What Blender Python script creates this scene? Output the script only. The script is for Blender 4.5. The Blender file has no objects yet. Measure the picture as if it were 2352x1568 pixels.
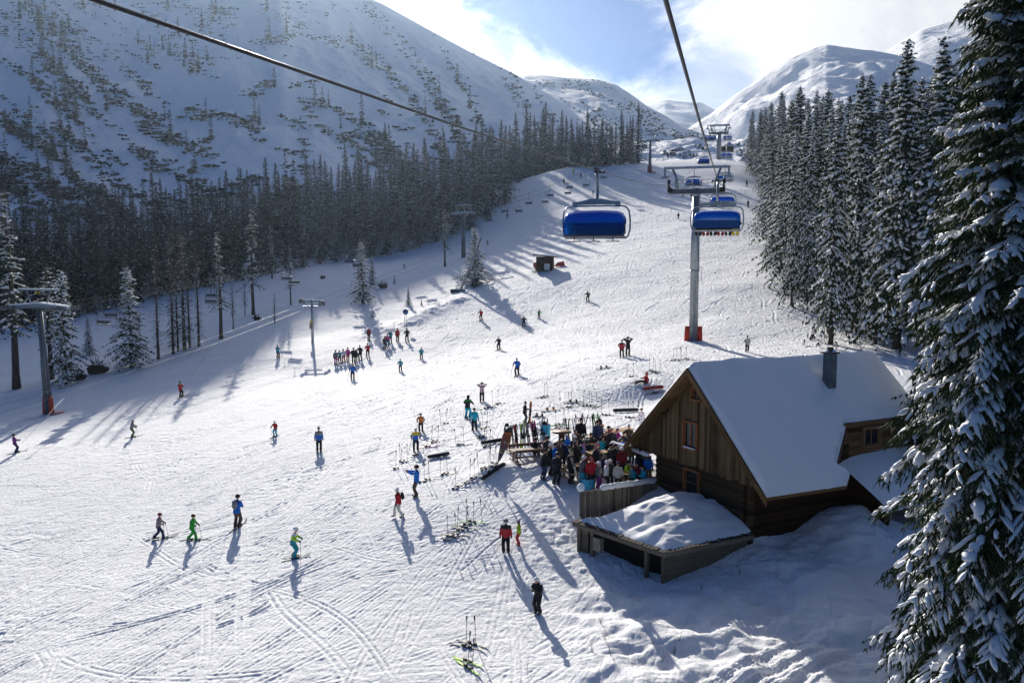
import bpy, math, random, bmesh
import numpy as np
from mathutils import Vector, Matrix, Quaternion, Euler
R = math.radians
scene = bpy.context.scene
C = scene.collection
# ------------------------------------------------------------------ camera
FOC = 1900.0                       # focal length in units of a 2352 wide picture
PITCH = math.atan((784 - 610) / FOC)
cam_d = bpy.data.cameras.new('camera'); cam = bpy.data.objects.new('camera', cam_d); C.objects.link(cam)
cam.location = (0, 0, 0); cam.rotation_euler = (R(90) - PITCH, 0, 0)
cam_d.sensor_width = 36.0; cam_d.lens = 36.0 * FOC / 2352
cam_d.clip_start = 0.1; cam_d.clip_end = 20000
scene.camera = cam
# ------------------------------------------------------------------ light
SUN_AZ, SUN_EL = R(-14.3), R(22.0)
SUN = Vector((math.sin(SUN_AZ) * math.cos(SUN_EL), math.cos(SUN_AZ) * math.cos(SUN_EL), math.sin(SUN_EL)))
sl = bpy.data.lights.new('sun', 'SUN'); sl.energy = 5.0; sl.angle = R(0.53); sl.color = (1.0, 0.94, 0.85)
so = bpy.data.objects.new('sun', sl); C.objects.link(so); so.rotation_euler = SUN.to_track_quat('Z', 'Y').to_euler()
scene.view_settings.view_transform = 'Standard'; scene.view_settings.look = 'None'
scene.view_settings.exposure = 0.60; scene.view_settings.gamma = 1.0
scene.cycles.max_bounces = 6; scene.cycles.diffuse_bounces = 3; scene.cycles.glossy_bounces = 2
scene.cycles.transmission_bounces = 4; scene.cycles.transparent_max_bounces = 6; scene.cycles.volume_bounces = 0
scene.cycles.use_adaptive_sampling = True

world = bpy.data.worlds.new('World'); scene.world = world; world.use_nodes = True
nt = world.node_tree; N = nt.nodes; L = nt.links
for n in list(N): N.remove(n)
def nd(tree, typ, **kw):
    n = tree.nodes.new(typ)
    for k, v in kw.items():
        if k.startswith('i_'):
            key = k[2:]
            key = int(key) if key.isdigit() else key
            n.inputs[key].default_value = v
        else: setattr(n, k, v)
    return n
def math_n(tree, op, a, b=None, clamp=False):
    n = tree.nodes.new('ShaderNodeMath'); n.operation = op; n.use_clamp = clamp
    for i, v in enumerate((a, b)):
        if v is None: continue
        if isinstance(v, (int, float)): n.inputs[i].default_value = v
        else: tree.links.new(v, n.inputs[i])
    return n.outputs[0]
def mapr(tree, v, a, b, c=0.0, d=1.0, smooth=True):
    n = tree.nodes.new('ShaderNodeMapRange'); n.interpolation_type = 'SMOOTHSTEP' if smooth else 'LINEAR'
    tree.links.new(v, n.inputs[0]); n.inputs[1].default_value = a; n.inputs[2].default_value = b
    n.inputs[3].default_value = c; n.inputs[4].default_value = d
    return n.outputs[0]
def mixc(tree, f, a, b):
    n = tree.nodes.new('ShaderNodeMix'); n.data_type = 'RGBA'
    for s, v in ((n.inputs[0], f), (n.inputs[6], a), (n.inputs[7], b)):
        if isinstance(v, (int, float)): s.default_value = v
        elif isinstance(v, tuple): s.default_value = (*v, 1) if len(v) == 3 else v
        else: tree.links.new(v, s)
    return n.outputs[2]
def ray(px, py):
    u = (px - 1176) / FOC; v = (784 - py) / FOC
    d = Vector((u, math.cos(PITCH) + v * math.sin(PITCH), v * math.cos(PITCH) - math.sin(PITCH)))
    return d / d.y
def at(px, py, Y): return ray(px, py) * Y
out = nd(nt, 'ShaderNodeOutputWorld'); bg = nd(nt, 'ShaderNodeBackground')
sky = nd(nt, 'ShaderNodeTexSky', sky_type='NISHITA', sun_disc=False, sun_elevation=SUN_EL, sun_rotation=SUN_AZ)
sky.altitude = 1400; sky.air_density = 1.0; sky.dust_density = 0.3; sky.ozone_density = 2.5
bg.inputs[1].default_value = 1.0
tc = nd(nt, 'ShaderNodeTexCoord')
mp = nd(nt, 'ShaderNodeMapping'); L.new(tc.outputs['Generated'], mp.inputs[0]); mp.inputs['Scale'].default_value = (1, 1, 1.7)
n1 = nd(nt, 'ShaderNodeTexNoise', i_Scale=5.5, i_Detail=9.0, i_Roughness=0.62, i_Distortion=0.5); L.new(mp.outputs[0], n1.inputs['Vector'])
n2 = nd(nt, 'ShaderNodeTexNoise', i_Scale=1.9, i_Detail=5.0, i_Roughness=0.55); L.new(mp.outputs[0], n2.inputs['Vector'])
def angdist(px, py):
    d = ray(px, py).normalized()
    n = nd(nt, 'ShaderNodeVectorMath', operation='DOT_PRODUCT'); L.new(tc.outputs['Generated'], n.inputs[0]); n.inputs[1].default_value = d
    return math_n(nt, 'ARCCOSINE', n.outputs['Value'])
# the gap of blue sky above the saddle, and a thinner gap over the right-hand valley
fb = math_n(nt, 'MULTIPLY', math_n(nt, 'SUBTRACT', n1.outputs[0], 0.5), 0.34)
hole = mapr(nt, math_n(nt, 'ADD', angdist(1345, -75), fb), 0.08, 0.17, 0.05, 1.0)
hole2 = mapr(nt, math_n(nt, 'ADD', angdist(1620, 190), fb), 0.0, 0.085, 0.45, 1.0)
cov = math_n(nt, 'MULTIPLY', math_n(nt, 'MULTIPLY', hole, hole2), mapr(nt, n1.outputs[0], 0.28, 0.5, 0.78, 1.0))
front = mapr(nt, angdist(1500, 100), 0.50, 0.95, 1.0, 0.0)
cov = math_n(nt, 'MULTIPLY', cov, front)
skyc = nd(nt, 'ShaderNodeVectorMath', operation='SCALE'); L.new(sky.outputs[0], skyc.inputs[0]); skyc.inputs['Scale'].default_value = 0.036
tint = mixc(nt, 1.0, skyc.outputs[0], (0.60, 0.88, 1.40)); tint.node.blend_type = 'MULTIPLY'
grey = mapr(nt, angdist(2300, -60), 0.10, 0.42, 0.60, 1.0)
lum = math_n(nt, 'MULTIPLY', grey, mapr(nt, n2.outputs[0], 0.35, 0.65, 0.86, 1.08))
cl = nd(nt, 'ShaderNodeCombineColor'); 
L.new(math_n(nt, 'MULTIPLY', lum, 0.92), cl.inputs[0]); L.new(math_n(nt, 'MULTIPLY', lum, 0.935), cl.inputs[1]); L.new(math_n(nt, 'MULTIPLY', lum, 0.95), cl.inputs[2])
L.new(mixc(nt, cov, tint, cl.outputs[0]), bg.inputs[0]); L.new(bg.outputs[0], out.inputs[0])

# ------------------------------------------------------------------ helpers
MATS = {}
def mat(name, col, rough=0.7, metal=0.0, noise=None, bump=None, spec=0.3, coat=0.0, alpha=None, trans=0.0):
    """noise=(scale, amount) varies the base colour; bump=(scale, strength, distance)"""
    if name in MATS: return MATS[name]
    m = bpy.data.materials.new(name); m.use_nodes = True; t = m.node_tree
    b = t.nodes['Principled BSDF']; b.inputs['Base Color'].default_value = (*col, 1)
    b.inputs['Roughness'].default_value = rough; b.inputs['Metallic'].default_value = metal
    b.inputs['Specular IOR Level'].default_value = spec
    if coat: b.inputs['Coat Weight'].default_value = coat
    if alpha is not None: b.inputs['Alpha'].default_value = alpha
    if trans: b.inputs['Transmission Weight'].default_value = trans
    if noise or bump:
        c = nd(t, 'ShaderNodeTexCoord')
        if noise:
            n = nd(t, 'ShaderNodeTexNoise', i_Scale=noise[0], i_Detail=4.0, i_Roughness=0.6); t.links.new(c.outputs['Object'], n.inputs['Vector'])
            a = noise[1]
            f = mapr(t, n.outputs[0], 0.3, 0.7, 0.0, 1.0, False)
            t.links.new(mixc(t, f, tuple(min(1, x * (1 - a)) for x in col), tuple(min(1, x * (1 + a)) for x in col)), b.inputs['Base Color'])
        if bump:
            n = nd(t, 'ShaderNodeTexNoise', i_Scale=bump[0], i_Detail=5.0, i_Roughness=0.6); t.links.new(c.outputs['Object'], n.inputs['Vector'])
            bp = nd(t, 'ShaderNodeBump', i_Strength=bump[1], i_Distance=bump[2]); t.links.new(n.outputs[0], bp.inputs['Height'])
            t.links.new(bp.outputs[0], b.inputs['Normal'])
    MATS[name] = m
    return m
def tag(o, label=None, cat=None, group=None, kind=None):
    if label: o['label'] = label
    if cat: o['category'] = cat
    if group: o['group'] = group
    if kind: o['kind'] = kind
    return o
def empty(name, loc, rz=0, label=None, cat=None, group=None, scale=1.0):
    o = bpy.data.objects.new(name, None); C.objects.link(o); o.location = loc; o.rotation_euler = (0, 0, rz)
    if scale != 1.0: o.scale = (scale,) * 3
    o.empty_display_size = 0.2
    return tag(o, label, cat, group)
def link(name, me, parent=None, loc=None, rot=None):
    o = bpy.data.objects.new(name, me); C.objects.link(o)
    if parent is not None: o.parent = parent
    if loc is not None: o.location = loc
    if rot is not None: o.rotation_euler = rot
    return o
def np_mesh(name, V, F, mats, smooth=False, mi=None):
    V = np.asarray(V, dtype=np.float32); F = np.asarray(F, dtype=np.int32)
    me = bpy.data.meshes.new(name); k = F.shape[1]
    me.vertices.add(len(V)); me.vertices.foreach_set('co', V.ravel())
    me.loops.add(F.size); me.loops.foreach_set('vertex_index', F.ravel())
    me.polygons.add(len(F)); me.polygons.foreach_set('loop_start', np.arange(0, F.size, k, dtype=np.int32))
    if smooth: me.polygons.foreach_set('use_smooth', np.ones(len(F), dtype=bool))
    if mi is not None: me.polygons.foreach_set('material_index', np.asarray(mi, dtype=np.int32))
    me.update(calc_edges=True); me.validate()
    for m in (mats if isinstance(mats, (list, tuple)) else [mats]): me.materials.append(m)
    return me
class MB:
    def __init__(s): s.v = []; s.f = []; s.m = []; s.sm = []
    def add(s, vs, fs, mi=0, smooth=False):
        b = len(s.v); s.v += [tuple(v) for v in vs]
        for f in fs: s.f.append(tuple(b + i for i in f)); s.m.append(mi); s.sm.append(smooth)
        return s
    def box(s, c, d, rot=None, mi=0, bev=0.0):
        x, y, z = d[0] / 2, d[1] / 2, d[2] / 2
        vs = [Vector((sx * x, sy * y, sz * z)) for sz in (-1, 1) for sy in (-1, 1) for sx in (-1, 1)]
        if rot is not None: vs = [rot @ v for v in vs]
        c = Vector(c)
        return s.add([v + c for v in vs], [(0, 2, 3, 1), (4, 5, 7, 6), (0, 1, 5, 4), (2, 6, 7, 3), (0, 4, 6, 2), (1, 3, 7, 5)], mi)
    def prism(s, poly, z0, z1, mi=0):
        n = len(poly); vs = [(p[0], p[1], z0) for p in poly] + [(p[0], p[1], z1) for p in poly]
        return s.add(vs, [tuple(range(n))[::-1], tuple(range(n, 2 * n))] + [(i, (i + 1) % n, n + (i + 1) % n, n + i) for i in range(n)], mi)
    def slab(s, poly, off, mi=0):
        """3D polygon extruded along vector off"""
        n = len(poly); off = Vector(off); a = [Vector(p) for p in poly]
        return s.add(a + [p + off for p in a], [tuple(range(n))[::-1], tuple(range(n, 2 * n))] + [(i, (i + 1) % n, n + (i + 1) % n, n + i) for i in range(n)], mi)
    def tube(s, pts, r, n=8, mi=0, smooth=True, sq=1.0, cap=True):
        pts = [Vector(p) for p in pts]; m = len(pts)
        rr = list(r) if isinstance(r, (list, tuple)) else [r] * m
        up = Vector((0, 0, 1)); vs = []
        prev = None
        for i, p in enumerate(pts):
            t = (pts[min(i + 1, m - 1)] - pts[max(i - 1, 0)])
            t = t.normalized() if t.length > 1e-9 else up
            ref = up if abs(t.dot(up)) < 0.95 else Vector((1, 0, 0))
            if prev is not None: ref = prev
            a = t.cross(ref)
            if a.length < 1e-6: a = t.cross(Vector((0.3, 1, 0.1)))
            a.normalize(); b = a.cross(t).normalized(); prev = b
            for k in range(n):
                th = 2 * math.pi * k / n
                vs.append(p + a * math.cos(th) * rr[i] + b * math.sin(th) * rr[i] * sq)
        fs = [(i * n + k, i * n + (k + 1) % n, (i + 1) * n + (k + 1) % n, (i + 1) * n + k) for i in range(m - 1) for k in range(n)]
        if cap: fs += [tuple(range(n))[::-1], tuple((m - 1) * n + k for k in range(n))]
        return s.add(vs, fs, mi, smooth)
    def ell(s, c, r3, nu=10, nv=7, rot=None, mi=0, fn=None):
        c = Vector(c); vs = []
        for j in range(nv + 1):
            ph = math.pi * j / nv
            for i in range(nu):
                th = 2 * math.pi * i / nu
                v = Vector((math.sin(ph) * math.cos(th), math.sin(ph) * math.sin(th), math.cos(ph)))
                if fn: v = fn(v)
                v = Vector((v.x * r3[0], v.y * r3[1], v.z * r3[2]))
                if rot is not None: v = rot @ v
                vs.append(c + v)
        fs = []
        for j in range(nv):
            for i in range(nu):
                a, b = j * nu + i, j * nu + (i + 1) % nu
                fs.append((a, a + nu, b + nu, b))
        return s.add(vs, fs, mi, True)
    def build(s, name, mats, parent=None, loc=None, rot=None):
        me = bpy.data.meshes.new(name); me.from_pydata([tuple(v) for v in s.v], [], s.f)
        for m in (mats if isinstance(mats, (list, tuple)) else [mats]): me.materials.append(m)
        me.polygons.foreach_set('material_index', s.m); me.polygons.foreach_set('use_smooth', s.sm); me.update()
        return link(name, me, parent, loc, rot)
def rotto(d, up=(0, 0, 1)):
    return Vector(d).to_track_quat('Y', 'Z').to_matrix()
def copy_tree(o, parent=None):
    c = o.copy(); C.objects.link(c)
    if parent is not None: c.parent = parent; c.matrix_parent_inverse = o.matrix_parent_inverse
    for ch in o.children: copy_tree(ch, c)
    return c
# value noise in numpy
def _h(ix, iy, seed):
    n = (ix.astype(np.int64) * 374761393 + iy.astype(np.int64) * 668265263 + seed * 974711) & 0x7fffffff
    n = ((n ^ (n >> 13)) * 1274126177) & 0x7fffffff
    return ((n ^ (n >> 16)) & 0xffff) / 65535.0
def vn(x, y, seed=0):
    x = np.asarray(x, dtype=np.float64); y = np.asarray(y, dtype=np.float64)
    ix = np.floor(x); iy = np.floor(y); fx = x - ix; fy = y - iy
    fx = fx * fx * fx * (fx * (fx * 6 - 15) + 10); fy = fy * fy * fy * (fy * (fy * 6 - 15) + 10)
    a = _h(ix, iy, seed); b = _h(ix + 1, iy, seed); c = _h(ix, iy + 1, seed); d = _h(ix + 1, iy + 1, seed)
    return (a * (1 - fx) + b * fx) * (1 - fy) + (c * (1 - fx) + d * fx) * fy - 0.5
def fbm(x, y, seed=0, oct=4, g=0.5, l=2.03):
    r = 0; a = 1.0
    for i in range(oct):
        r = r + a * vn(x, y, seed + i * 17); x = x * l + 13.7; y = y * l - 7.1; a *= g
    return r
def sstep(x, a, b):
    t = np.clip((x - a) / (b - a), 0, 1); return t * t * (3 - 2 * t)

# ------------------------------------------------------------------ terrain: heights known at spots, thin-plate surface between them
CP = [(0,1568,32.7),(600,1568,29.8),(1176,1568,28.2),(1600,1568,27.4),(2352,1568,27.2),(-400,1500,36),(2800,1568,28),
 (-250,1100,66),(35,1040,69),(300,1005,75),(415,912,87),(633,1000,68),(733,1035,61),(365,1237,48.2),(442,1240,47.2),(545,1210,46.6),(674,1280,43),
 (915,1187,45.3),(957,1140,45.6),(1162,1268,39.3),(1236,1408,34.6),(955,1033,58.5),(1088,988,57.5),(1107,920,71),(1205,970,60),(1187,862,79.5),
 (1430,818,75),(1715,808,86.5),(1598,770,90.5),(638,822,108),(718,848,103),(810,872,94),(919,853,98),(1145,803,104),(1103,735,124),(1203,750,119),
 (1351,690,125),(1250,622,150),(1060,668,148),(1120,560,205),(1557,502,192),(1568,450,226),(1715,427,226),(1718,475,197),(1295,422,262),(1280,384,280),
 (1500,374,312),(1660,366,322),(1800,395,290),(1750,500,185),(1765,640,118),(1900,790,88),(2060,800,80),(1900,880,66),
 (30,890,104),(125,958,92),(300,845,113),(500,775,126),(630,740,135),(840,690,150),(300,700,162),(500,640,178),(700,612,197),(950,592,215),
 (0,700,172),(0,600,240),(-500,900,110),(-600,700,180),(-700,620,300),(0,570,300),(600,545,300),(1000,470,300),(1180,425,290),(1180,510,225),
 (1250,1103,44.6),(1345,1120,43.4),(1450,1100,43.6),(1450,1020,50.5),(1300,1050,49.5),(1480,960,62),(1385,845,76),(1500,870,69),(1200,1045,51.8),(1130,1090,48.6),
 (1010,1055,54.5),(1050,1230,42.2),(1338,1300,38.9),(1545,1360,36.0),(1715,1262,37.4),(1900,1235,39.2),(2010,1220,41),(1450,1405,34.6),(1800,1450,31.8),(1290,1230,40.6),
 (1560,1040,50),(1700,950,57),
 (2352,800,85),(2352,640,160),(2000,560,230),(2400,560,280),(2000,440,320),(2300,1250,39),(2300,1000,55)]
cp = np.array([tuple(at(*c)) for c in CP])
def tps_fit(P, lam=2.0):
    X, Y, Z = P.T; n = len(P)
    d2 = (X[:, None] - X) ** 2 + (Y[:, None] - Y) ** 2
    K = 0.5 * d2 * np.log(d2 + 1e-9) + np.eye(n) * lam
    A = np.zeros((n + 3, n + 3)); A[:n, :n] = K; A[:n, n] = 1; A[:n, n + 1] = X; A[:n, n + 2] = Y; A[n:, :n] = A[:n, n:].T
    return np.linalg.solve(A, np.concatenate([Z, np.zeros(3)]))
TW = tps_fit(cp, 200.0)
def zbase(x, y):
    x = np.asarray(x, dtype=np.float64); y = np.asarray(y, dtype=np.float64); sh = x.shape; x = x.ravel(); y = y.ravel(); o = np.empty(len(x))
    for i in range(0, len(x), 60000):
        a = x[i:i + 60000, None] - cp[:, 0]; b = y[i:i + 60000, None] - cp[:, 1]; d2 = a * a + b * b
        o[i:i + 60000] = (0.5 * d2 * np.log(d2 + 1e-9)) @ TW[:-3] + TW[-3] + TW[-2] * x[i:i + 60000] + TW[-1] * y[i:i + 60000]
    return o.reshape(sh)
def seg_d(x, y, a, b):
    """distance to segment and position along it"""
    ax, ay = a; bx, by = b; dx, dy = bx - ax, by - ay
    t = np.clip(((x - ax) * dx + (y - ay) * dy) / (dx * dx + dy * dy), 0, 1)
    return np.hypot(x - ax - t * dx, y - ay - t * dy), t
def gauss(x, y, cx, cy, r): return np.exp(-((x - cx) ** 2 + (y - cy) ** 2) / (r * r))
def zmid(x, y):
    """terrain with drifts and banks that things stand on"""
    z = zbase(x, y) + 0.35 * fbm(x / 14, y / 14, 5, 3) * sstep(y, 60, 110)
    # bank left of the beginners' rope, mound of the flag, soft mounds at the hut, drift over the piste on the right
    p = at(1137, 1086, 48.4); z = z + 0.7 * gauss(x, y, p.x, p.y, 1.3)
    d, t = seg_d(x, y, tuple(at(860, 745, 122))[:2], tuple(at(1060, 690, 140))[:2]); z = z + 0.5 * np.exp(-(d / 2.6) ** 2) * (1 + fbm(x / 3, y / 3, 9, 3))
    p = at(1450, 915, 64); z = z - 0.5 * gauss(x, y, p.x, p.y, 2.6) + 0.35 * gauss(x, y, p.x + 1, p.y + 4, 2.2)
    soft = soft_mask(x, y)
    z = z + soft * (0.50 * fbm(x / 2.7, y / 2.1, 21, 3, 0.5) + 0.16 * fbm(x / .8, y / .7, 23, 2, .5) + 0.12)
    p = at(1960, 1235, 40); z = z + 1.0 * gauss(x, y, p.x, p.y, 2.2)
    return z
def soft_mask(x, y):
    # untouched snow below and in front of the hut, down to the picture's lower right
    d = (x - (1.6 + (y - 27) * -0.05)) ; near = sstep(d, 0.0, 2.5) * (1 - sstep(y, 33.0, 37.5))
    hutside = sstep(x, 9, 12) * (1 - sstep(y, 44, 52))
    return np.maximum(near, hutside)
# raster of fine relief: ski tracks, churned snow, boot prints
RX0, RY0, RS = -72.0, 22.0, 0.075; RNX, RNY = int(152 / RS), int(236 / RS)
det = np.zeros((RNY, RNX), dtype=np.float32)
rng = np.random.default_rng(7)
def stamp(x, y, w, depth):
    """groove with raised lips along the polyline x, y"""
    dx = np.gradient(x); dy = np.gradient(y); l = np.hypot(dx, dy) + 1e-9; nx, ny = -dy / l, dx / l
    for o in np.arange(-2.0, 2.01, 0.5):
        h = -math.exp(-o * o * 1.4) + 0.62 * math.exp(-(abs(o) - 1.25) ** 2 * 4.5)
        ix = ((x + nx * o * w - RX0) / RS).astype(int); iy = ((y + ny * o * w - RY0) / RS).astype(int)
        ok = (ix >= 0) & (ix < RNX) & (iy >= 0) & (iy < RNY)
        hh = h * depth * (np.ones_like(x) if np.isscalar(depth) else 1)
        cur = det[iy[ok], ix[ok]]; det[iy[ok], ix[ok]] = cur * 0.55 + (hh[ok] if not np.isscalar(hh) else hh)
def track(x0, y0, ang, length, amp, wl, depth, w=0.085, pair=True, curve=0.0, ph=None):
    n = int(length / (RS * 0.7)); s = np.linspace(0, length, n)
    a = ang + curve * s; 
    x = x0 + np.cumsum(np.sin(a)) * length / n; y = y0 - np.cumsum(np.cos(a)) * length / n
    if amp > 0:
        ph = rng.uniform(0, 6.28) if ph is None else ph
        o = amp * np.sin(2 * math.pi * s / wl + ph) * (0.75 + 0.5 * np.sin(s / 23 + ph)); x = x + o * np.cos(a); y = y + o * np.sin(a)
    fade = np.minimum(1, np.minimum(s, length - s) / 2.0) * (0.55 + 0.45 * np.clip(2.2 * np.sin(s / 3.1 + x0) + 1, 0, 1))
    stamp(x, y, w, depth * fade)
    if pair:
        sp = rng.uniform(0.2, 0.42); stamp(x + sp * np.cos(a), y + sp * np.sin(a), w, depth * fade)
# long straight runs over the left half, drawn down to the lower left
for i in range(3000):
    x0 = rng.uniform(-66, 20); y0 = rng.uniform(30, 150); 
    ang = R(rng.normal(-40, 10)) if x0 < -3 else R(rng.normal(-28, 26))
    track(x0, y0, ang, rng.uniform(5, 26), rng.choice([0, 0.3, 0.8]), rng.uniform(9, 20), rng.uniform(0.012, 0.040), rng.uniform(.05, .085), rng.random() < .75, rng.normal(0, 0.012))
# across-slope traverses
for i in range(240):
    track(rng.uniform(-60, 25), rng.uniform(30, 120), R(rng.choice([-62, 58]) + rng.normal(0, 14)), rng.uniform(4, 18), 0.3, 15, rng.uniform(0.012, 0.03), 0.07, True, rng.normal(0, 0.03))
# carved turns over the upper slope
for i in range(1900):
    y0 = rng.uniform(75, 250); x0 = rng.uniform(-12, 50) * (0.5 + y0 / 200)
    track(x0, y0, R(rng.normal(10, 14)), rng.uniform(8, 42), rng.uniform(0.8, 2.8), rng.uniform(7, 15), rng.uniform(0.03, 0.065) * (0.6 + y0 / 160), rng.uniform(.07, .13) * (0.5 + y0 / 130), rng.random() < .4)
for i in range(90):
    track(rng.uniform(-30, 12), rng.uniform(42, 80), R(rng.normal(-25, 30)), rng.uniform(15, 40), rng.uniform(.3, 1.3), rng.uniform(14, 30), rng.uniform(.02, .04), rng.uniform(.06, .09), True, rng.normal(0, .012))
# a few long clear ones seen in the near field
for (a, b, dd) in (((905, 930, 72), (850, 1200, 46), .05), ((520, 1215, 46), (430, 1568, 30), .05), ((1080, 1230, 42.5), (600, 1400, 36), .05), ((700, 1260, 43.5), (1010, 1330, 38), .04),
                   ((560, 1180, 49), (548, 1500, 32), .03), ((840, 1060, 56), (830, 1260, 43), .045)):
    p = at(*a); q = at(*b); l = math.hypot(q.x - p.x, q.y - p.y)
    track(p.x, p.y, math.atan2(q.x - p.x, p.y - q.y), l, 0.2, l * .8, dd * .55, 0.06, True)
# snowmobile ruts through the soft snow at the lower right
for k, (a, b) in enumerate((((1560, 1575, 27.3), (1835, 1455, 30.5)), ((1625, 1580, 27.0), (1870, 1480, 29.8)), ((1720, 1580, 27.0), (1930, 1500, 29.4)))):
    p = at(*a); q = at(*b); l = math.hypot(q.x - p.x, q.y - p.y) + 6
    track(q.x + (q.x - p.x) * .3, q.y + (q.y - p.y) * .3, math.atan2(p.x - q.x, q.y - p.y), l * 1.2, 0.08, 7, 0.24, 0.22, False)
gx = RX0 + np.arange(RNX) * RS; gy = RY0 + np.arange(RNY) * RS
iy1 = int((66 - RY0) / RS); ix0 = int((-22 - RX0) / RS); ix1 = int((30 - RX0) / RS)
GX, GY = np.meshgrid(gx[ix0:ix1], gy[:iy1])
sub = det[:iy1, ix0:ix1]
def boot_mask(x, y):
    p = at(1300, 1230, 40.5); m = np.exp(-(((x - p.x) / 2.6) ** 2 + ((y - p.y) / 5.5) ** 2))
    p = at(1300, 1060, 48); m = np.maximum(m, 0.55 * np.exp(-(((x - p.x) / 5.0) ** 2 + ((y - p.y) / 5) ** 2)))
    p = at(1420, 1330, 37.2); m = np.maximum(m, np.exp(-(((x - p.x) / 3.2) ** 2 + ((y - p.y) / 1.7) ** 2)))
    p = at(1180, 1380, 36); m = np.maximum(m, 0.35 * np.exp(-(((x - p.x) / 5) ** 2 + ((y - p.y) / 5) ** 2)))
    p = at(1480, 960, 58); m = np.maximum(m, 0.3 * np.exp(-(((x - p.x) / 4) ** 2 + ((y - p.y) / 6) ** 2)))
    return m
bm_ = boot_mask(GX, GY)
pits = np.abs(vn(GX / 0.33, GY / 0.42, 3)) * 2
sub *= (1 - 0.7 * np.clip(bm_ * 1.3, 0, 1)); 
sub += (bm_ * (0.085 * fbm(GX / 0.6, GY / 0.75, 31, 4, 0.6) + 0.06 * (pits - .5))).astype(np.float32)
sm_ = soft_mask(GX, GY)
low = sm_ * (1 - np.clip(bm_, 0, 1))
sub *= (1 - 0.55 * low)
ruts = sub * 0
foot = np.clip(0.30 - np.hypot((GX / 0.55) % 1 - .5, (GY / 0.8) % 1 - .5), 0, 1) * (vn(GX / 1.3, GY / 1.6, 44) > 0.27)
sub += (low * .10 * np.minimum(0, vn(GX / .5, GY / .6, 44) + .22)).astype(np.float32)
# general fine roughness of the packed piste
GX, GY = np.meshgrid(gx, gy[:int((200 - RY0) / RS)])
det[:GX.shape[0]] += (0.020 * fbm(GX / 0.7 + GY * .4, GY / 0.30, 61, 3, 0.7) * (1 + 2.0 * np.clip(vn(GX / 5, GY / 7, 8) * 2, 0, 1)) + 0.05 * np.clip((GY - 70) / 80, 0, 1) * fbm(GX / 2.2 + GY * .2, GY / 1.6, 66, 3, .6)).astype(np.float32)
del GX, GY
def detail(x, y):
    fx = (x - RX0) / RS; fy = (y - RY0) / RS
    ok = (fx > 1) & (fx < RNX - 2) & (fy > 1) & (fy < RNY - 2)
    fx = np.clip(fx, 0, RNX - 2); fy = np.clip(fy, 0, RNY - 2); ix = fx.astype(int); iy = fy.astype(int); fx = fx - ix; fy = fy - iy
    v = (det[iy, ix] * (1 - fx) + det[iy, ix + 1] * fx) * (1 - fy) + (det[iy + 1, ix] * (1 - fx) + det[iy + 1, ix + 1] * fx) * fy
    return np.where(ok, v, 0)
def zg(x, y):
    return float(zmid(np.array([x]), np.array([y]))[0])
def hit(px, py, y0=20.0, y1=420.0):
    """where the sight line through a picture point meets the ground"""
    d = ray(px, py); ys = np.geomspace(y0, y1, 700); z = zmid(d.x * ys, ys); below = (d.z * ys) < z
    i = int(np.argmax(below)) if below.any() else len(ys) - 1
    a, b = ys[max(i - 1, 0)], ys[i]
    for _ in range(12):
        m = (a + b) / 2
        if d.z * m < zg(d.x * m, m): b = m
        else: a = m
    return Vector((d.x * b, b, zg(d.x * b, b)))
# snow material
def snow_mat(name, col=(0.88, 0.885, 0.895), fine=True, rough=0.8, b1=(4.0, 0.5, 0.12), sss=0.0):
    m = bpy.data.materials.new(name); m.use_nodes = True; t = m.node_tree; b = t.nodes['Principled BSDF']
    b.inputs['Base Color'].default_value = (*col, 1); b.inputs['Roughness'].default_value = rough; b.inputs['Specular IOR Level'].default_value = 0.06
    c = nd(t, 'ShaderNodeTexCoord')
    n = nd(t, 'ShaderNodeTexNoise', i_Scale=b1[0], i_Detail=6.0, i_Roughness=0.62); t.links.new(c.outputs['Object'], n.inputs['Vector'])
    bp = nd(t, 'ShaderNodeBump', i_Strength=b1[1], i_Distance=b1[2]); t.links.new(n.outputs[0], bp.inputs['Height']); t.links.new(bp.outputs[0], b.inputs['Normal'])
    if fine:
        mp = nd(t, 'ShaderNodeMapping'); mp.inputs['Rotation'].default_value = (0, 0, R(-20)); mp.inputs['Scale'].default_value = (5.0, 1.6, 1.0); t.links.new(c.outputs['Object'], mp.inputs[0])
        n2 = nd(t, 'ShaderNodeTexNoise', i_Scale=1.0, i_Detail=7.0, i_Roughness=0.7); t.links.new(mp.outputs[0], n2.inputs['Vector'])
        bp2 = nd(t, 'ShaderNodeBump', i_Strength=0.58, i_Distance=0.12); t.links.new(n2.outputs[0], bp2.inputs['Height']); t.links.new(bp.outputs[0], bp2.inputs['Normal']); t.links.new(bp2.outputs[0], b.inputs['Normal'])
        n3 = nd(t, 'ShaderNodeTexNoise', i_Scale=0.35, i_Detail=3.0); t.links.new(c.outputs['Object'], n3.inputs['Vector'])
        t.links.new(mixc(t, mapr(t, n3.outputs[0], .35, .65), tuple(x * .95 for x in col), col), b.inputs['Base Color'])
    return m
M_SNOW = snow_mat('piste_snow')
M_SNOWSOFT = snow_mat('soft_snow', fine=False, b1=(2.2, 0.2, 0.1))
M_MSNOW = snow_mat('mountain_snow', (.93, .935, .95), fine=False, b1=(0.05, 0.75, 10.0))
def grid_faces(nr, nc):
    i = np.arange(nr - 1)[:, None] * nc + np.arange(nc - 1)[None]; i = i.ravel()
    return np.stack([i, i + 1, i + 1 + nc, i + nc], 1)
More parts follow.
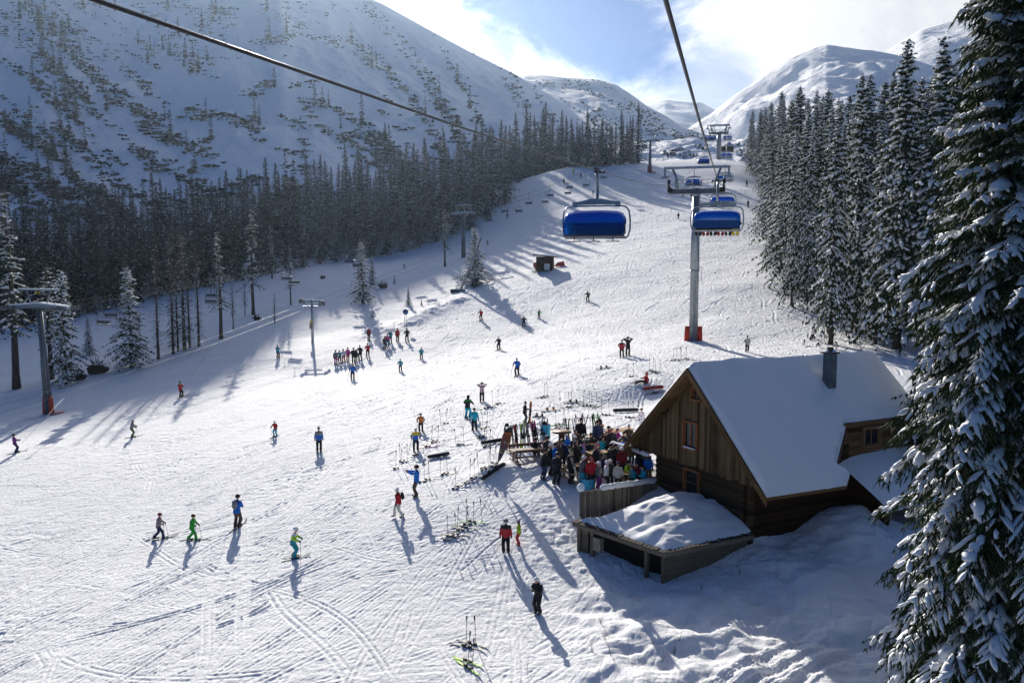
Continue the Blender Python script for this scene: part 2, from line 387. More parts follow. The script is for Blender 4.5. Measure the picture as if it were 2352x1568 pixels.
def polar_sheet(name, u, D, zf, m, kind='structure'):
    U, DD = np.meshgrid(u, D); X = U * DD; Y = DD
    Z = zf(X, Y); V = np.stack([X, Y, Z], -1).reshape(-1, 3)
    o = link(name, np_mesh(name, V, grid_faces(len(D), len(u)), m, True)); o['kind'] = kind
    return o
uu = np.concatenate([np.linspace(-1.1, -0.66, 60)[:-1], np.linspace(-0.66, 0.66, 1180), np.linspace(0.66, 1.1, 60)[1:]])
DD = np.concatenate([np.linspace(4, 24, 60)[:-1], np.geomspace(24, 200, 1250)[:-1], np.geomspace(200, 345, 90)])
polar_sheet('snow_ground', uu, DD, lambda x, y: zmid(x, y) + detail(x, y), M_SNOW)
# ------------------------------------------------------------------ mountains
def prof(pts):
    xs = np.array([p[0] for p in pts], float); ys = np.array([p[1] for p in pts], float)
    def f(u):
        px = u * FOC + 1176; py = np.interp(px, xs, ys)
        v = (784 - py) / FOC; return (v * math.cos(PITCH) - math.sin(PITCH)) / (math.cos(PITCH) + v * math.sin(PITCH))
    return f
ridge = prof([(-1500, -60), (-300, -80), (500, -80), (663, -78), (693, -42), (730, -36), (768, -28), (806, -22), (870, 0), (894, 12), (984, 64), (1084, 120), (1184, 171), (1227, 197), (1284, 232), (1350, 268), (1420, 300), (1500, 328), (1600, 352), (1800, 372)])  # crest heights above the view are shaped to cast shade on the left slope
def z_left(X, Y):
    u = X / Y; e = ridge(u); z0 = zbase(u * 292, np.full_like(u, 292.0)) - 3
    t = (Y - 292) / (740 - 292); top = e * 740
    s = np.clip(t, 0, 1) ** 1.12
    z = z0 + (top - z0) * s
    over = np.clip(t - 1, 0, 1); z = z - over * 160
    n = 1.0 * (1 - np.exp(-np.clip(t, 0, 1) * 6)) * (1 - sstep(t, 0.8, 1.0))
    along = X * 0.8 + Y * 0.35; acr = -X * 0.35 + Y * 0.8
    z = z + n * (15 * fbm(along / 48, acr / 150, 70, 5, .55) + 5 * fbm(X / 22, Y / 40, 75, 4))
    return z
u = np.linspace(-1.05, 0.34, 420); D = np.concatenate([np.linspace(285, 745, 300), np.linspace(750, 1000, 20)])
polar_sheet('mountain_left', u, D, z_left, M_MSNOW)
def z_hill(rp, D0, D1, D2, zb, amp, sc, seed):
    def f(X, Y):
        u = X / Y; e = rp(u); t = (Y - D0) / (D1 - D0); s = np.clip(t, 0, 1) ** 1.0
        z = zb + (e * D1 - zb) * s - np.clip((Y - D1) / (D2 - D1), 0, 1) * 260
        n = (1 - np.exp(-np.clip(t, 0, 1) * 5)) * (1 - sstep(t, 0.85, 1.0)) + 0.12
        return z + n * amp * (fbm((X + Y * .3) / sc, (Y - X * .3) / (sc * 2.2), seed, 5, 0.52))
    return f
r2 = prof([(1000, 240), (1190, 178), (1205, 172), (1250, 173), (1310, 180), (1370, 183), (1410, 195), (1450, 220), (1480, 243), (1520, 263), (1560, 290), (1640, 315), (1800, 335)])
polar_sheet('hill_middle', np.linspace(-0.1, 0.34, 200), np.linspace(420, 1150, 120), z_hill(r2, 420, 950, 1150, 38, 14, 90, 90), M_MSNOW)
r3 = prof([(1300, 300), (1420, 262), (1480, 240), (1520, 228), (1600, 232), (1640, 255), (1720, 300), (1900, 320)])
polar_sheet('far_mountain', np.linspace(0.06, 0.42, 120), np.linspace(1200, 2600, 70), z_hill(r3, 1200, 2300, 2600, 60, 30, 200, 95), M_MSNOW)
r4 = prof([(1400, 360), (1560, 305), (1620, 262), (1680, 214), (1760, 160), (1800, 132), (1850, 110), (1880, 102), (1920, 108), (1980, 112), (2050, 125), (2120, 150), (2500, 230)])
polar_sheet('right_mountain', np.linspace(0.1, 0.8, 260), np.linspace(620, 1700, 200), z_hill(r4, 620, 1500, 1700, 55, 52, 140, 101), M_MSNOW)
r5 = prof([(1800, 250), (1980, 140), (2040, 100), (2090, 66), (2200, 34), (2352, 0), (2700, -60), (3200, -60)])
polar_sheet('upper_right_mountain', np.linspace(0.25, 1.1, 200), np.linspace(1000, 2500, 120), z_hill(r5, 1000, 2200, 2500, 80, 60, 220, 108), M_MSNOW)
# plateau above the piste crest that carries the far lift stations
r6 = prof([(1100, 400), (1480, 338), (1530, 334), (1600, 336), (1700, 326), (1745, 335), (1900, 350), (2500, 370)])
_zp = z_hill(r6, 322, 560, 620, 38, 12, 26, 115)
def z_plateau(X, Y):
    u = X / Y; e = r6(u) ; z0 = zmid(u * np.minimum(Y, 318), np.minimum(Y, 318)) - 0.6; t = np.clip((Y - 318) / 242, 0, 1)
    return z0 + (e * 560 - z0) * t - np.clip((Y - 560) / 60, 0, 1) * 200 + 9 * fbm(X / 34, Y / 50, 115, 5, .55) * sstep(t, 0.02, 0.2)
polar_sheet('upper_plateau', np.linspace(-0.12, 1.0, 300), np.linspace(300, 620, 120), z_plateau, M_MSNOW)
# ------------------------------------------------------------------ spruces
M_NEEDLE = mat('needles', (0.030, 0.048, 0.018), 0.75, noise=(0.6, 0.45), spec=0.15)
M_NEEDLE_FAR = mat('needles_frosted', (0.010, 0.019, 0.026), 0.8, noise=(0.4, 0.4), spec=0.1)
M_NEEDLE_DRY = mat('needles_dry', (0.055, 0.038, 0.022), 0.8, noise=(0.8, 0.4), spec=0.1)
M_BARK = mat('bark', (0.055, 0.040, 0.030), 0.9, noise=(5, 0.4), bump=(14, 0.6, 0.05))
M_TSNOW = snow_mat('branch_snow', (0.86, 0.87, 0.885), False, 0.6, (5.0, 0.35, 0.06))
def sphere_tpl(nu, nv):
    vs = [(0, 0, 1.0)]; fs = []
    for j in range(1, nv):
        ph = math.pi * j / nv
        for i in range(nu): th = 2 * math.pi * (i + .5 * (j % 2)) / nu; vs.append((math.sin(ph) * math.cos(th), math.sin(ph) * math.sin(th), math.cos(ph)))
    vs.append((0, 0, -1.0)); b = len(vs) - 1
    for i in range(nu): fs.append((0, 1 + i, 1 + (i + 1) % nu))
    for j in range(nv - 2):
        for i in range(nu):
            a = 1 + j * nu + i; c = 1 + j * nu + (i + 1) % nu
            fs.append((a, a + nu, c)); fs.append((c, a + nu, c + nu))
    for i in range(nu): fs.append((b, b - nu + (i + 1) % nu, b - nu + i))
    return np.array(vs), np.array(fs)
def spruce(seed, H, Rad, base=0.06, dz=0.55, nb=7, nt=9, tl=0.55, tw=0.16, droop=0.35, snow=0.6, sr=0.16, st=(5, 3), sub=0, gap=0.0, pw=0.85, thin=1.0, trunk_r=None, zmin=-1e9, hang=0.35, shape=None):
    """returns (trunk, crown, snow) meshes; sub>0 puts branchlets on the branches (near trees)"""
    g = np.random.default_rng(seed); P = []; T = []; Wd = []; SC = []; SR_ = []; SD = []; SE = []
    tmb = MB(); r0 = trunk_r or H * 0.0095 + 0.05
    zs = np.linspace(0, H * .985, 14); wob = [(0.02 * H * .3 * math.sin(seed + z / 4.0) * (z / H), 0.02 * H * .3 * math.cos(seed * 2 + z / 5.0) * (z / H), z - (0.6 if z == 0 else 0)) for z in zs]
    tmb.tube(wob, [r0 * (1.35 if i == 0 else 1) * (1 - z / H) ** 0.8 + 0.012 for i, z in enumerate(zs)], 8)
    def tr(z): return np.array([0.006 * H * math.sin(seed + z / 4.0) * (z / H), 0.006 * H * math.cos(seed * 2 + z / 5.0) * (z / H), z])
    z = H * base
    while z < H - 0.25:
        t = (H - z) / (H * (1 - base)); L0 = Rad * (shape(t) if shape else t ** pw * min(1, .55 + t * 4)) * (1 + (.12 if sub else .30) * math.sin(z * 1.7 + seed) * (g.random() < .7)); n = max(3, int(round(nb * (0.55 + 0.45 * t))))
        off = g.uniform(0, 6.28)
        for b in range(n):
            if g.random() < gap * (0.4 + t): continue
            az = off + 6.283 * b / n + g.normal(0, 0.22); Lb = L0 * (g.uniform(0.66, 0.98) if sub else g.uniform(0.62, 1.12)) * (1 + (.06 if sub else .22) * math.sin(az * 2 + seed + z * .35)) + 0.08
            if g.random() < 0.10: Lb *= 0.55
            zb = z + g.uniform(-.4, .4) * dz
            if zb < zmin: continue
            el = 0.42 * (1 - t) - 0.18 * t; dr = droop * (0.35 + t) * g.uniform(0.6, 1.3)
            dh = np.array([math.cos(az), math.sin(az), 0.0]); sd = np.array([-dh[1], dh[0], 0.0]); o = tr(zb)
            def ax(s): return o + dh * (Lb * s) + np.array([0, 0, Lb * (math.tan(el) * s - dr * s * s * (1.25 - .45 * s))])
            m = max(3, int(nt * (0.45 + 0.55 * Lb / Rad)))
            # branch wood
            if sub: tmb.tube([ax(0), ax(.35), ax(.7), ax(1)], [0.035 + .012 * Lb, .03, .02, .008], 4)
            for k in range(m):
                s = (k + g.uniform(0.2, 0.8)) / m * 0.97 + 0.03
                if s < 0.12 and sub == 0: continue
                p = ax(s); tan = ax(min(s + .05, 1.05)) - ax(s - .05); tan /= np.linalg.norm(tan)
                for side in (-1, 1):
                    if g.random() > thin: continue
                    if sub == 0:
                        d = tan * 0.75 + sd * side * g.uniform(0.5, 1.0) + np.array([0, 0, -hang * g.uniform(0.4, 1.6)]); d /= np.linalg.norm(d)
                        ln = tl * (1.15 - 0.5 * s) * g.uniform(0.7, 1.25) * (0.55 + 0.45 * t) * min(1.0, 0.3 + Lb / 1.6)
                        P.append(p); T.append(d * ln); w = np.cross(d, [0, 0, 1.0]) + g.normal(0, .35, 3); Wd.append(w / (np.linalg.norm(w) + 1e-6) * tw * g.uniform(.7, 1.3))
                        if g.random() < 0.5:
                            d2 = np.array([0, 0, -1.0]) + g.normal(0, .3, 3); P.append(p); T.append(d2 * ln * 0.6); w = sd * side + dh * g.normal(); Wd.append(w / np.linalg.norm(w) * tw * 0.9)
                    else:
                        lb = Lb * 0.30 * (1.15 - 0.75 * s) * g.uniform(0.75, 1.2) + 0.12
                        d = tan * 0.8 + sd * side * g.uniform(0.6, 1.0) + np.array([0, 0, -0.25 * g.uniform(0.2, 1.4)]); d /= np.linalg.norm(d)
                        q = max(2, int(lb / sub)); sx = g.normal(0, .06, 3)
                        for j in range(q):
                            u_ = (j + .5) / q; pp = p + d * (lb * u_) + np.array([0, 0, -0.28 * lb * u_ * u_]) + sx * u_
                            for sd2 in (-1, 1):
                                c = np.cross(d, [0, 0, 1.0]); c /= np.linalg.norm(c) + 1e-6
                                dd = d * 0.8 + c * sd2 * g.uniform(.35, .9) + np.array([0, 0, -g.uniform(0.1, 1.1)]); dd /= np.linalg.norm(dd)
                                P.append(pp); T.append(dd * tl * g.uniform(.6, 1.3)); w = np.cross(dd, g.normal(0, 1, 3)); Wd.append(w / (np.linalg.norm(w) + 1e-6) * tw * g.uniform(.7, 1.3))
                        clb = math.sin(s * 7 + b * 2.1 + seed + z * 1.3) * .5 + .5
                        if snow > 0 and g.random() < snow * (0.35 + 1.3 * clb):
                            hl = lb * g.uniform(.28, .48); u2 = g.uniform(.4, .6)
                            SC.append(p + d * (lb * u2) + np.array([0, 0, -0.28 * lb * u2 * u2 + .035])); SD.append(d + [0, 0, -.38 * u2]); SR_.append(0.045 * g.uniform(.6, 1.6) + .04 * lb); SE.append(hl / (SR_[-1] + 1e-6))
                if snow > 0 and s > 0.15:
                    cl = math.sin(s * 9 + b * 2.1 + seed) * .5 + .5
                    if g.random() < snow * (0.55 + .6 * cl) * min(1, .25 + t * 6):
                        SC.append(p + np.array([0, 0, 0.045]) + sd * g.normal(0, .05) * Lb * .3); SD.append(tan + g.normal(0, .12, 3)); SR_.append(sr * g.uniform(.55, 1.25) * (1.15 - .55 * s) * (0.5 + .5 * min(1, t * 1.6)) * (0.75 + .5 * cl)); SE.append(0)
                        if sub == 0 and g.random() < 0.65:
                            sde = g.choice([-1, 1]); SC.append(p + sd * sde * tl * .45 + np.array([0, 0, -.06])); SD.append(sd * sde + tan * .6 + [0, 0, -.35]); SR_.append(sr * g.uniform(.35, .8)); SE.append(0)
        z += dz * g.uniform(.8, 1.2) * (0.55 + 0.45 * t)
    # leader
    for k in range(10):
        P.append(np.array(tr(H - 0.12 * k - .1))); a = g.uniform(0, 6.28); T.append(np.array([math.cos(a) * .25, math.sin(a) * .25, .12]) * (0.3 + k * .07)); Wd.append(np.array([0, 0, tw * .45]))
    P = np.array(P); T = np.array(T); Wd = np.array(Wd); n = len(P)
    # twig = bent diamond of needles (two quads meeting in a ridge line)
    mid = P + T * 0.45; tip = P + T + np.array([0, 0, -1]) * np.linalg.norm(T, axis=1)[:, None] * 0.12
    V = np.stack([P, mid + Wd * .5, tip, mid - Wd * .5], 1).reshape(-1, 3)
    F = np.arange(n * 4).reshape(-1, 4)
    crown = (V, F)
    sn = None
    if SC:
        tv, tf = sphere_tpl(*st); SC = np.array(SC); SD = np.array(SD); SR_ = np.array(SR_); k = len(SC)
        ex = SD / (np.linalg.norm(SD, axis=1)[:, None] + 1e-6); ey = np.cross([0, 0, 1.0], ex); ey /= np.linalg.norm(ey, axis=1)[:, None] + 1e-6; ez = np.cross(ex, ey)
        SE = np.array(SE); el_ = np.where(SE > 0, SE, g.uniform(1.3, 2.3, k)); wi = g.uniform(.75, 1.1, k); he = g.uniform(.42, .75, k)
        loc = tv[None] * (1 + g.normal(0, .22 if sub else .13, (k, len(tv), 1)))
        V2 = SC[:, None] + loc[..., 0:1] * (ex * (SR_ * el_)[:, None])[:, None] + loc[..., 1:2] * (ey * (SR_ * wi)[:, None])[:, None] + loc[..., 2:3] * (ez * (SR_ * he)[:, None])[:, None]
        V2 = V2.reshape(-1, 3); F2 = (tf[None] + (np.arange(k) * len(tv))[:, None, None]).reshape(-1, 3); sn = (V2, F2)
    return tmb, crown, sn
PROTO = {}
def tree_proto(key, needle, *a, **k):
    tmb, cr, sn = spruce(*a, **k)
    t = tmb.build('trunk', M_BARK); tm = t.data; bpy.data.objects.remove(t)
    PROTO[key] = (tm, np_mesh('crown', cr[0], cr[1], needle), np_mesh('snow_load', sn[0], sn[1], M_TSNOW, True) if sn else None, a[1])
def plant(key, name, loc, h, label, cat, group, rz=None, wide=1.0):
    tm, cm, sm, H = PROTO[key]; s = h / H
    e = empty(name, loc, random.uniform(0, 6.28) if rz is None else rz, label, cat, group); e.scale = (s * wide, s * wide, s)
    link('trunk', tm, e); link('crown', cm, e)
    if sm: link('snow_load', sm, e)
    return e
random.seed(4)
for i in range(4):   # dense forest, far
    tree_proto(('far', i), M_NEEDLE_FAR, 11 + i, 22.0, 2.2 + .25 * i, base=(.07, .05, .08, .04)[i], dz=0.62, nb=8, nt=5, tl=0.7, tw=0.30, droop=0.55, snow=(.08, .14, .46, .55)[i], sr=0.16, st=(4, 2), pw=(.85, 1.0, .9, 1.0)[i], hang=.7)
for i in range(3):   # right-hand forest, heavy snow
    tree_proto(('mid', i), M_NEEDLE, 31 + i, 28.0, 4.0 + .35 * i, base=0.15, dz=0.72, nb=8, nt=10, tl=0.95, tw=0.26, droop=0.85, snow=0.74, sr=0.235, st=(5, 3), pw=0.78, hang=.8)
for i in range(3):   # tall bare-stemmed spruces in front of the left forest
    tree_proto(('bare', i), M_NEEDLE, 51 + i, 22.0, 1.55 + .2 * i, base=0.30, dz=0.62, nb=6, nt=6, tl=0.6, tw=0.16, droop=0.5, snow=0.40, sr=0.17, st=(5, 3), thin=.8, pw=0.6, gap=.15)
tree_proto(('dry', 0), M_NEEDLE_DRY, 61, 22.0, 1.5, base=0.12, dz=0.5, nb=6, nt=6, tl=0.45, tw=0.07, droop=0.35, snow=0.10, sr=0.12, st=(4, 2), thin=.8, pw=0.3, gap=.1)
tree_proto(('dry', 1), M_NEEDLE_DRY, 62, 22.0, 1.6, base=0.10, dz=0.42, nb=6, nt=7, tl=0.5, tw=0.09, droop=0.4, snow=0.15, sr=0.12, st=(4, 2), thin=.9, pw=0.35, gap=.1)
for i in range(2):   # compact snow-laden spruces
    tree_proto(('full', i), M_NEEDLE, 71 + i, 13.0, 2.3, base=0.08, dz=0.42, nb=8, nt=8, tl=0.55, tw=0.16, droop=0.45, snow=0.60, sr=0.17, st=(6, 4), pw=0.8, gap=.05)
def zt(x, y): return zg(x, y)
def treeat(key, px, py, top, label, cat='tree', group=None, name='spruce_tree', wide=1.0, D=None):
    p = hit(px, py) if D is None else at(px, py, D)
    r = ray(px, top); h = (r.z * p.y - p.z)
    return plant(key, name, (p.x, p.y, p.z - 0.1), h, label, cat, group, wide=wide)
# --- the single trees along the left edge (pixel foot, pixel top)
FOREL = [
 (('bare',0),38,892,432,1.5,'tall spruce with a bare lower stem at the far left edge'),
 (('bare',1),118,870,600,1.7,'snowy spruce just left of the big grey lift tower'),
 (('full',0),152,882,610,1.0,'snowy spruce right behind the big grey lift tower'),
 (('full',1),205,815,720,1.0,'young green spruce by the root plate of a fallen tree'),
 (('full',0),302,845,603,1.25,'broad snow laden spruce standing free right of the two stacked chairs'),
 (('bare',2),322,820,715,1.0,'thin young spruce tucked behind the broad snow laden one'),
 (('dry',0),364,824,560,1.0,'leafless grey stem left of the brown spruce group'),
 (('dry',1),398,812,545,1.0,'brown half dead spruce, leftmost of the close pair'),
 (('dry',0),409,806,600,1.0,'slim dead stem between the two brown spruces'),
 (('dry',1),424,803,528,1.2,'tallest brown half dead spruce of the group'),
 (('dry',0),436,798,590,1.0,'slim dead stem right of the tallest brown spruce'),
 (('dry',0),457,795,560,1.0,'dark straight stem at the right end of the brown group'),
 (('bare',0),508,778,527,1.4,'snowy spruce with a long bare stem beside the paired lift chairs'),
 (('bare',1),536,757,630,1.0,'small sparse spruce right of the long bare stem'),
 (('bare',2),582,722,475,1.3,'tall spruce with one side bare in front of the forest band'),
 (('bare',1),563,725,640,1.1,'short sparse spruce left of the tall one sided spruce'),
 (('dry',0),631,742,668,1.6,'short broken dead stump tree with bare branches'),
 (('bare',0),668,700,560,1.1,'spruce behind the pair of lift chairs in mid slope'),
 (('bare',2),625,640,520,1.2,'dark spruce with a visible stem at the lower edge of the forest'),
 (('full',0),832,695,548,1.15,'snowy dark spruce standing left of the young saplings'),
 (('full',1),855,655,585,1.0,'smaller snowy spruce behind the dark one'),
 (('full',1),938,700,652,1.0,'young spruce sapling beside the snow bank'),
 (('full',0),906,652,628,1.0,'tiny spruce sapling above the snow bank'),
 (('full',1),855,728,702,1.0,'tiny spruce at the foot of the snow bank'),
 (('bare',1),1022,612,470,1.4,'dark spruce with bare foot left of the lift pylon'),
 (('full',0),968,700,683,1.0,'lowest tiny sapling on the bright snow edge'),
]
for key, px, py, top, w, lab in FOREL:
    treeat(key, px, py, top, lab, wide=w)
treeat(('full', 1), 1090, 652, 521, 'snow laden spruce standing alone beside the leaning steel pylon', wide=1.75)
# --- left forest band (countable, but alike)
G_L = 'spruces in the dark forest band left of the piste'
lab_l = 'snow dusted spruce in the dense dark forest band between piste and mountain'
low = prof  # picture-space outlines of the band: foot line and crown line
xs_f = [-40, 120, 300, 480, 640, 800, 900, 1000, 1080, 1150, 1200, 1280, 1380, 1475]
foot = [760, 745, 700, 660, 628, 600, 590, 560, 530, 485, 410, 386, 384, 374]
tops = [470, 455, 440, 415, 395, 375, 350, 320, 300, 280, 268, 262, 280, 292]
cnt = 0
SEGS = ['at the far left behind the grey tower', 'above the brown spruces', 'above the slim tow mast', 'left of the lone pylon', 'beside the snowy knoll', 'at the thin upper end']
for k in range(196):
    px = -30 + 1500 * (k + random.uniform(-.45, .45)) / 196.0
    fy = np.interp(px, xs_f, foot); ty = np.interp(px, xs_f, tops)
    layer = k % 5; back = layer / 4.0
    py = fy - (fy - ty) * (0.02 + 0.30 * back) * (0.35 if px > 1190 else 1)
    if px > 1190: py = fy - 1 - 3 * back
    p = hit(px, py)
    if p.y > 318: p = Vector((p.x / p.y * 318, 318, zg(p.x / p.y * 318, 318)))
    h = random.uniform(17, 24) * (1.0 + 0.0 * back)
    want = (ray(px, ty + random.gauss(6, 20)).z * p.y - p.z)
    h = min(max(want, 14), 29) if back > .2 else random.uniform(15, 23)
    seg = min(5, int((px + 30) / 250)); sl_ = SEGS[seg]
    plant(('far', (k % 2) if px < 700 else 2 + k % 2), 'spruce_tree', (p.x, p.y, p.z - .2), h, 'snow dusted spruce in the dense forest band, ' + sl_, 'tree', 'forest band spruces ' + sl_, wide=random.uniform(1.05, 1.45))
# --- forest on the right: outline of feet and tops
G_R = 'snow covered spruces in the forest right of the piste'
lab_r = 'snow covered spruce in the forest on the right edge of the piste'
RT = [(1745,405,232),(1752,400,262),(1770,420,222),(1728,395,250),(1722,380,262),(1785,440,215),(1800,455,240),(1812,480,236),(1760,440,250),(1830,500,210),(1845,520,235),(1790,500,290),
 (1768,560,300),(1780,610,330),(1800,620,305),(1818,590,250),(1860,560,205),(1878,560,230),(1815,650,310),(1845,640,270),(1895,600,200),(1935,640,195),(1985,640,175),(2015,660,185),
 (2180,560,150),(2230,600,130),(2280,560,110),(2150,620,160),(2060,620,200),(2095,600,190),(2330,600,140)]
for k in range(36):
    px = 1760 + 420 * random.random() ** 1.2; 
    py = random.uniform(np.interp(px, [1760, 1900, 2180], [430, 520, 560]), np.interp(px, [1760, 1810, 1900, 2180], [560, 660, 720, 760])); top = np.interp(px, [1740, 1860, 1950, 2180], [270, 215, 195, 120]) + random.gauss(30, 28)
    RT.append((px, py, top + (py - 560) * .35 if py > 560 else top))
for i, (px, py, top) in enumerate(RT):
    sl_ = ['at its far upper end', 'halfway up the slope edge', 'towards the hut'][0 if py < 480 else 1 if py < 600 else 2]; treeat(('mid', random.randrange(3)), px + random.uniform(-6, 6), py, top + random.gauss(0, 14), 'snow covered spruce of the forest right of the piste, ' + sl_, group='right forest spruces ' + sl_, wide=random.uniform(.75, 1.3))
RF = [(('mid',0),1818,704,300,.62,'first slender spruce with a bare foot at the forest corner beside the piste'),
 (('mid',1),1853,712,285,.62,'second slender snow covered spruce in from the forest corner'),
 (('mid',1),1908,790,232,.8,'foremost snow covered spruce with a long bare trunk behind the hut roof'),
 (('mid',2),1962,762,165,.85,'dark snowy spruce whose trunk stands right of the foremost one'),
 (('mid',0),1940,752,250,.7,'narrow spruce just behind the foremost bare trunk'),
 (('mid',2),2060,800,82,1.0,'tallest pointed snowy spruce left of its twin against the cloudy peak'),
 (('mid',0),2135,810,80,1.05,'tall pointed snowy spruce between its twin and the giant foreground spruce'),
 (('mid',1),2010,790,330,.7,'lower snowy spruce leaning on the two tall pointed ones')]
for key, px, py, top, w, lab in RF: treeat(key, px, py, top, lab, wide=w)
# --- near giant spruces at the right edge
def near_tree(key, X, Y, ztop, label, rz=0, wide=1.0):
    z0 = zg(X, Y); return plant(key, 'spruce_tree', (X, Y, z0 - .3), ztop - z0, label, 'tree', None, rz=rz, wide=wide)
tree_proto(('near', 0), M_NEEDLE, 81, 33.0, 4.95, base=0.10, dz=0.40, nb=9, nt=18, tl=0.34, tw=0.07, droop=0.52, snow=0.58, sr=0.23, st=(8, 5), sub=0.14, pw=0.52, zmin=2.0)
near_tree(('near', 0), 15.5, 25.2, 16.5, 'giant snow laden spruce filling the right edge of the view', 0.6, 0.90)
tree_proto(('near', 1), M_NEEDLE, 83, 28.0, 4.6, base=0.10, dz=0.48, nb=8, nt=11, tl=0.46, tw=0.11, droop=0.6, snow=0.45, sr=0.27, st=(7, 4), sub=0.30, pw=0.75, zmin=4.0)
near_tree(('near', 1), 23.8, 43.0, 11.5, 'big snowy spruce directly behind the giant one at the hut corner', 1.6, 1.0)
# --- scrub and small trees on the mountain flank
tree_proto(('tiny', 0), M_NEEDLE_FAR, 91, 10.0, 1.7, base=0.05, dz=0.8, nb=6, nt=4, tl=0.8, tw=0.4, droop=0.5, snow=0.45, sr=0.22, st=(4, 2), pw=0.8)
g = np.random.default_rng(5)
def zlm(x, y): return float(z_left(np.array([x]), np.array([y]))[0])
cntm = 0
def hit_m(px, py):
    d = ray(px, py); ys = np.linspace(300, 740, 300); z = z_left(d.x * ys, ys); b = d.z * ys < z
    if not b.any(): return None
    y = ys[int(np.argmax(b))]; return Vector((d.x * y, y, zlm(d.x * y, y)))
def dens(px, py):
    # streaks that run down to the right, thick at the lower left, thin towards the ridge
    a = px + py * 0.9; c = py - px * 0.55
    n = fbm(np.array([px * .7 / 48 - py / 90]), np.array([(py - px * (.55 + .25 * math.sin(px / 170.0))) / 34.0]), 201, 5, .68)[0]
    base = 0.22 * math.exp(-((px - 40) / 130) ** 2) * (1 if py < 520 else .4) + 0.10 * math.exp(-((px - 330) / 260) ** 2) + 0.03
    base -= 0.10 * max(0, 1 - py / 130.0) * (1 if px > 200 else 0.2)
    return n + base
spots = []
tries = 0
while len(spots) < 5600 and tries < 160000:
    tries += 1
    px = g.uniform(-20, 1480); py = g.uniform(5, 520)
    d = dens(px, py)
    if d > 0.15 + 0.26 * g.random() ** .7: spots.append((px, py, d))
V = []; F = []; nb_ = 0; Vs = []; Fs = []
tv, tf = sphere_tpl(5, 3)
trees_m = []
for px, py, d in spots:
    p = hit_m(px, py)
    if p is None: continue
    if len(trees_m) < 150 and px < 1150 and g.random() < (0.05 if px > 170 else 0.12): trees_m.append(p); continue
    s = g.uniform(0.25, 0.95) * (0.7 + d) * (0.7 if py < 150 else 1.0)
    for q in range(5):
        o = np.array([p.x + g.normal(0, s * 1.5), p.y + g.normal(0, s), p.z + s * .45 * g.uniform(0, 1)])
        tvv = tv * (1 + g.normal(0, .3, (len(tv), 1))) * [s * g.uniform(.7, 1.3), s * .8, s * g.uniform(.35, .8)] + o
        V.append(tvv); F.append(tf + nb_); nb_ += len(tv)
    if g.random() < .55:
        o = np.array([p.x + g.normal(0, s * .6), p.y - s * .3, p.z + s * .75]); Vs.append(tv * [s * .9, s * .7, s * .3] * (1 + g.normal(0, .2, (len(tv), 1))) + o); Fs.append(tf + len(tv) * len(Fs))
tag(link('dwarf_pine_scrub', np_mesh('dwarf_pine_scrub', np.concatenate(V), np.concatenate(F), mat('scrub', (0.03, 0.034, 0.038), .9, noise=(.3, .4)))), 'dark dwarf pine scrub in slanting patches over the snowy mountain flank', 'scrub', None, 'stuff')
tag(link('scrub_snow', np_mesh('scrub_snow', np.concatenate(Vs), np.concatenate(Fs), M_TSNOW, True)), 'snow caps lying on the dwarf pine scrub of the mountain flank', 'snow', None, 'stuff')
TV = []; TF = []; tn = 0
for i, p in enumerate(trees_m):
    if i >= 4:
        cmv = PROTO[('tiny', 0)][1]; a_ = np.empty(len(cmv.vertices) * 3, dtype=np.float32); cmv.vertices.foreach_get('co', a_); a_ = a_.reshape(-1, 3); hs = random.uniform(.6, 1.5); a_ = a_ * [hs * random.uniform(.8, 1.3), hs, hs * 1.1] + np.array([p.x, p.y, p.z - .5]); TV.append(a_); TF.append(np.arange(len(a_)).reshape(-1, 4) + tn); tn += len(a_); continue
    plant(('tiny', 0), 'spruce_tree', (p.x, p.y, p.z - .5), random.uniform(7, 14), 'small dark spruce scattered on the snowy mountain flank', 'tree', 'small spruces scattered on the mountain flank', wide=random.uniform(.9, 1.5))
tag(link('distant_spruces', np_mesh('distant_spruces', np.concatenate(TV), np.concatenate(TF), M_NEEDLE_FAR)), 'many small dark spruces scattered far up the snowy mountain flank', 'trees', None, 'stuff')
# scrub on the middle hill and stunted trees on the upper plateau
def scat(zf, box, n, th, sc, seed, y0, y1, name, lab, kx=1.0):
    V = []; F = []; c = 0; k = 0; g = np.random.default_rng(seed)
    while c < n and k < n * 40:
        k += 1; px = g.uniform(box[0], box[2]); py = g.uniform(box[1], box[3])
        if fbm(np.array([px / 50]), np.array([(py - px * .5) / 18]), seed, 4, .6)[0] < th: continue
        d = ray(px, py); ys = np.linspace(y0, y1, 160); b = d.z * ys < zf(d.x * ys, ys)
        if not b.any(): continue
        y = ys[int(np.argmax(b))]; p = (d.x * y, y, d.z * y); s = sc * g.uniform(.5, 1.4)
        V.append(tv * (1 + g.normal(0, .3, (len(tv), 1))) * [s, s, s * g.uniform(.5, kx)] + p); F.append(tf + c * len(tv)); c += 1
    if c: tag(link(name, np_mesh(name, np.concatenate(V), np.concatenate(F), MATS['scrub'])), lab, 'scrub', None, 'stuff')
scat(z_hill(r2, 420, 950, 1150, 38, 14, 90, 90), (1230, 185, 1620, 330), 700, .12, 1.3, 303, 425, 945, 'rock_scrub', 'dark rocky scrub on the steep flank of the middle hill')
scat(z_plateau, (1480, 330, 1780, 366), 150, .02, .7, 304, 318, 555, 'stunted_bushes', 'stunted frosted bushes on the plateau above the piste', 1.5)
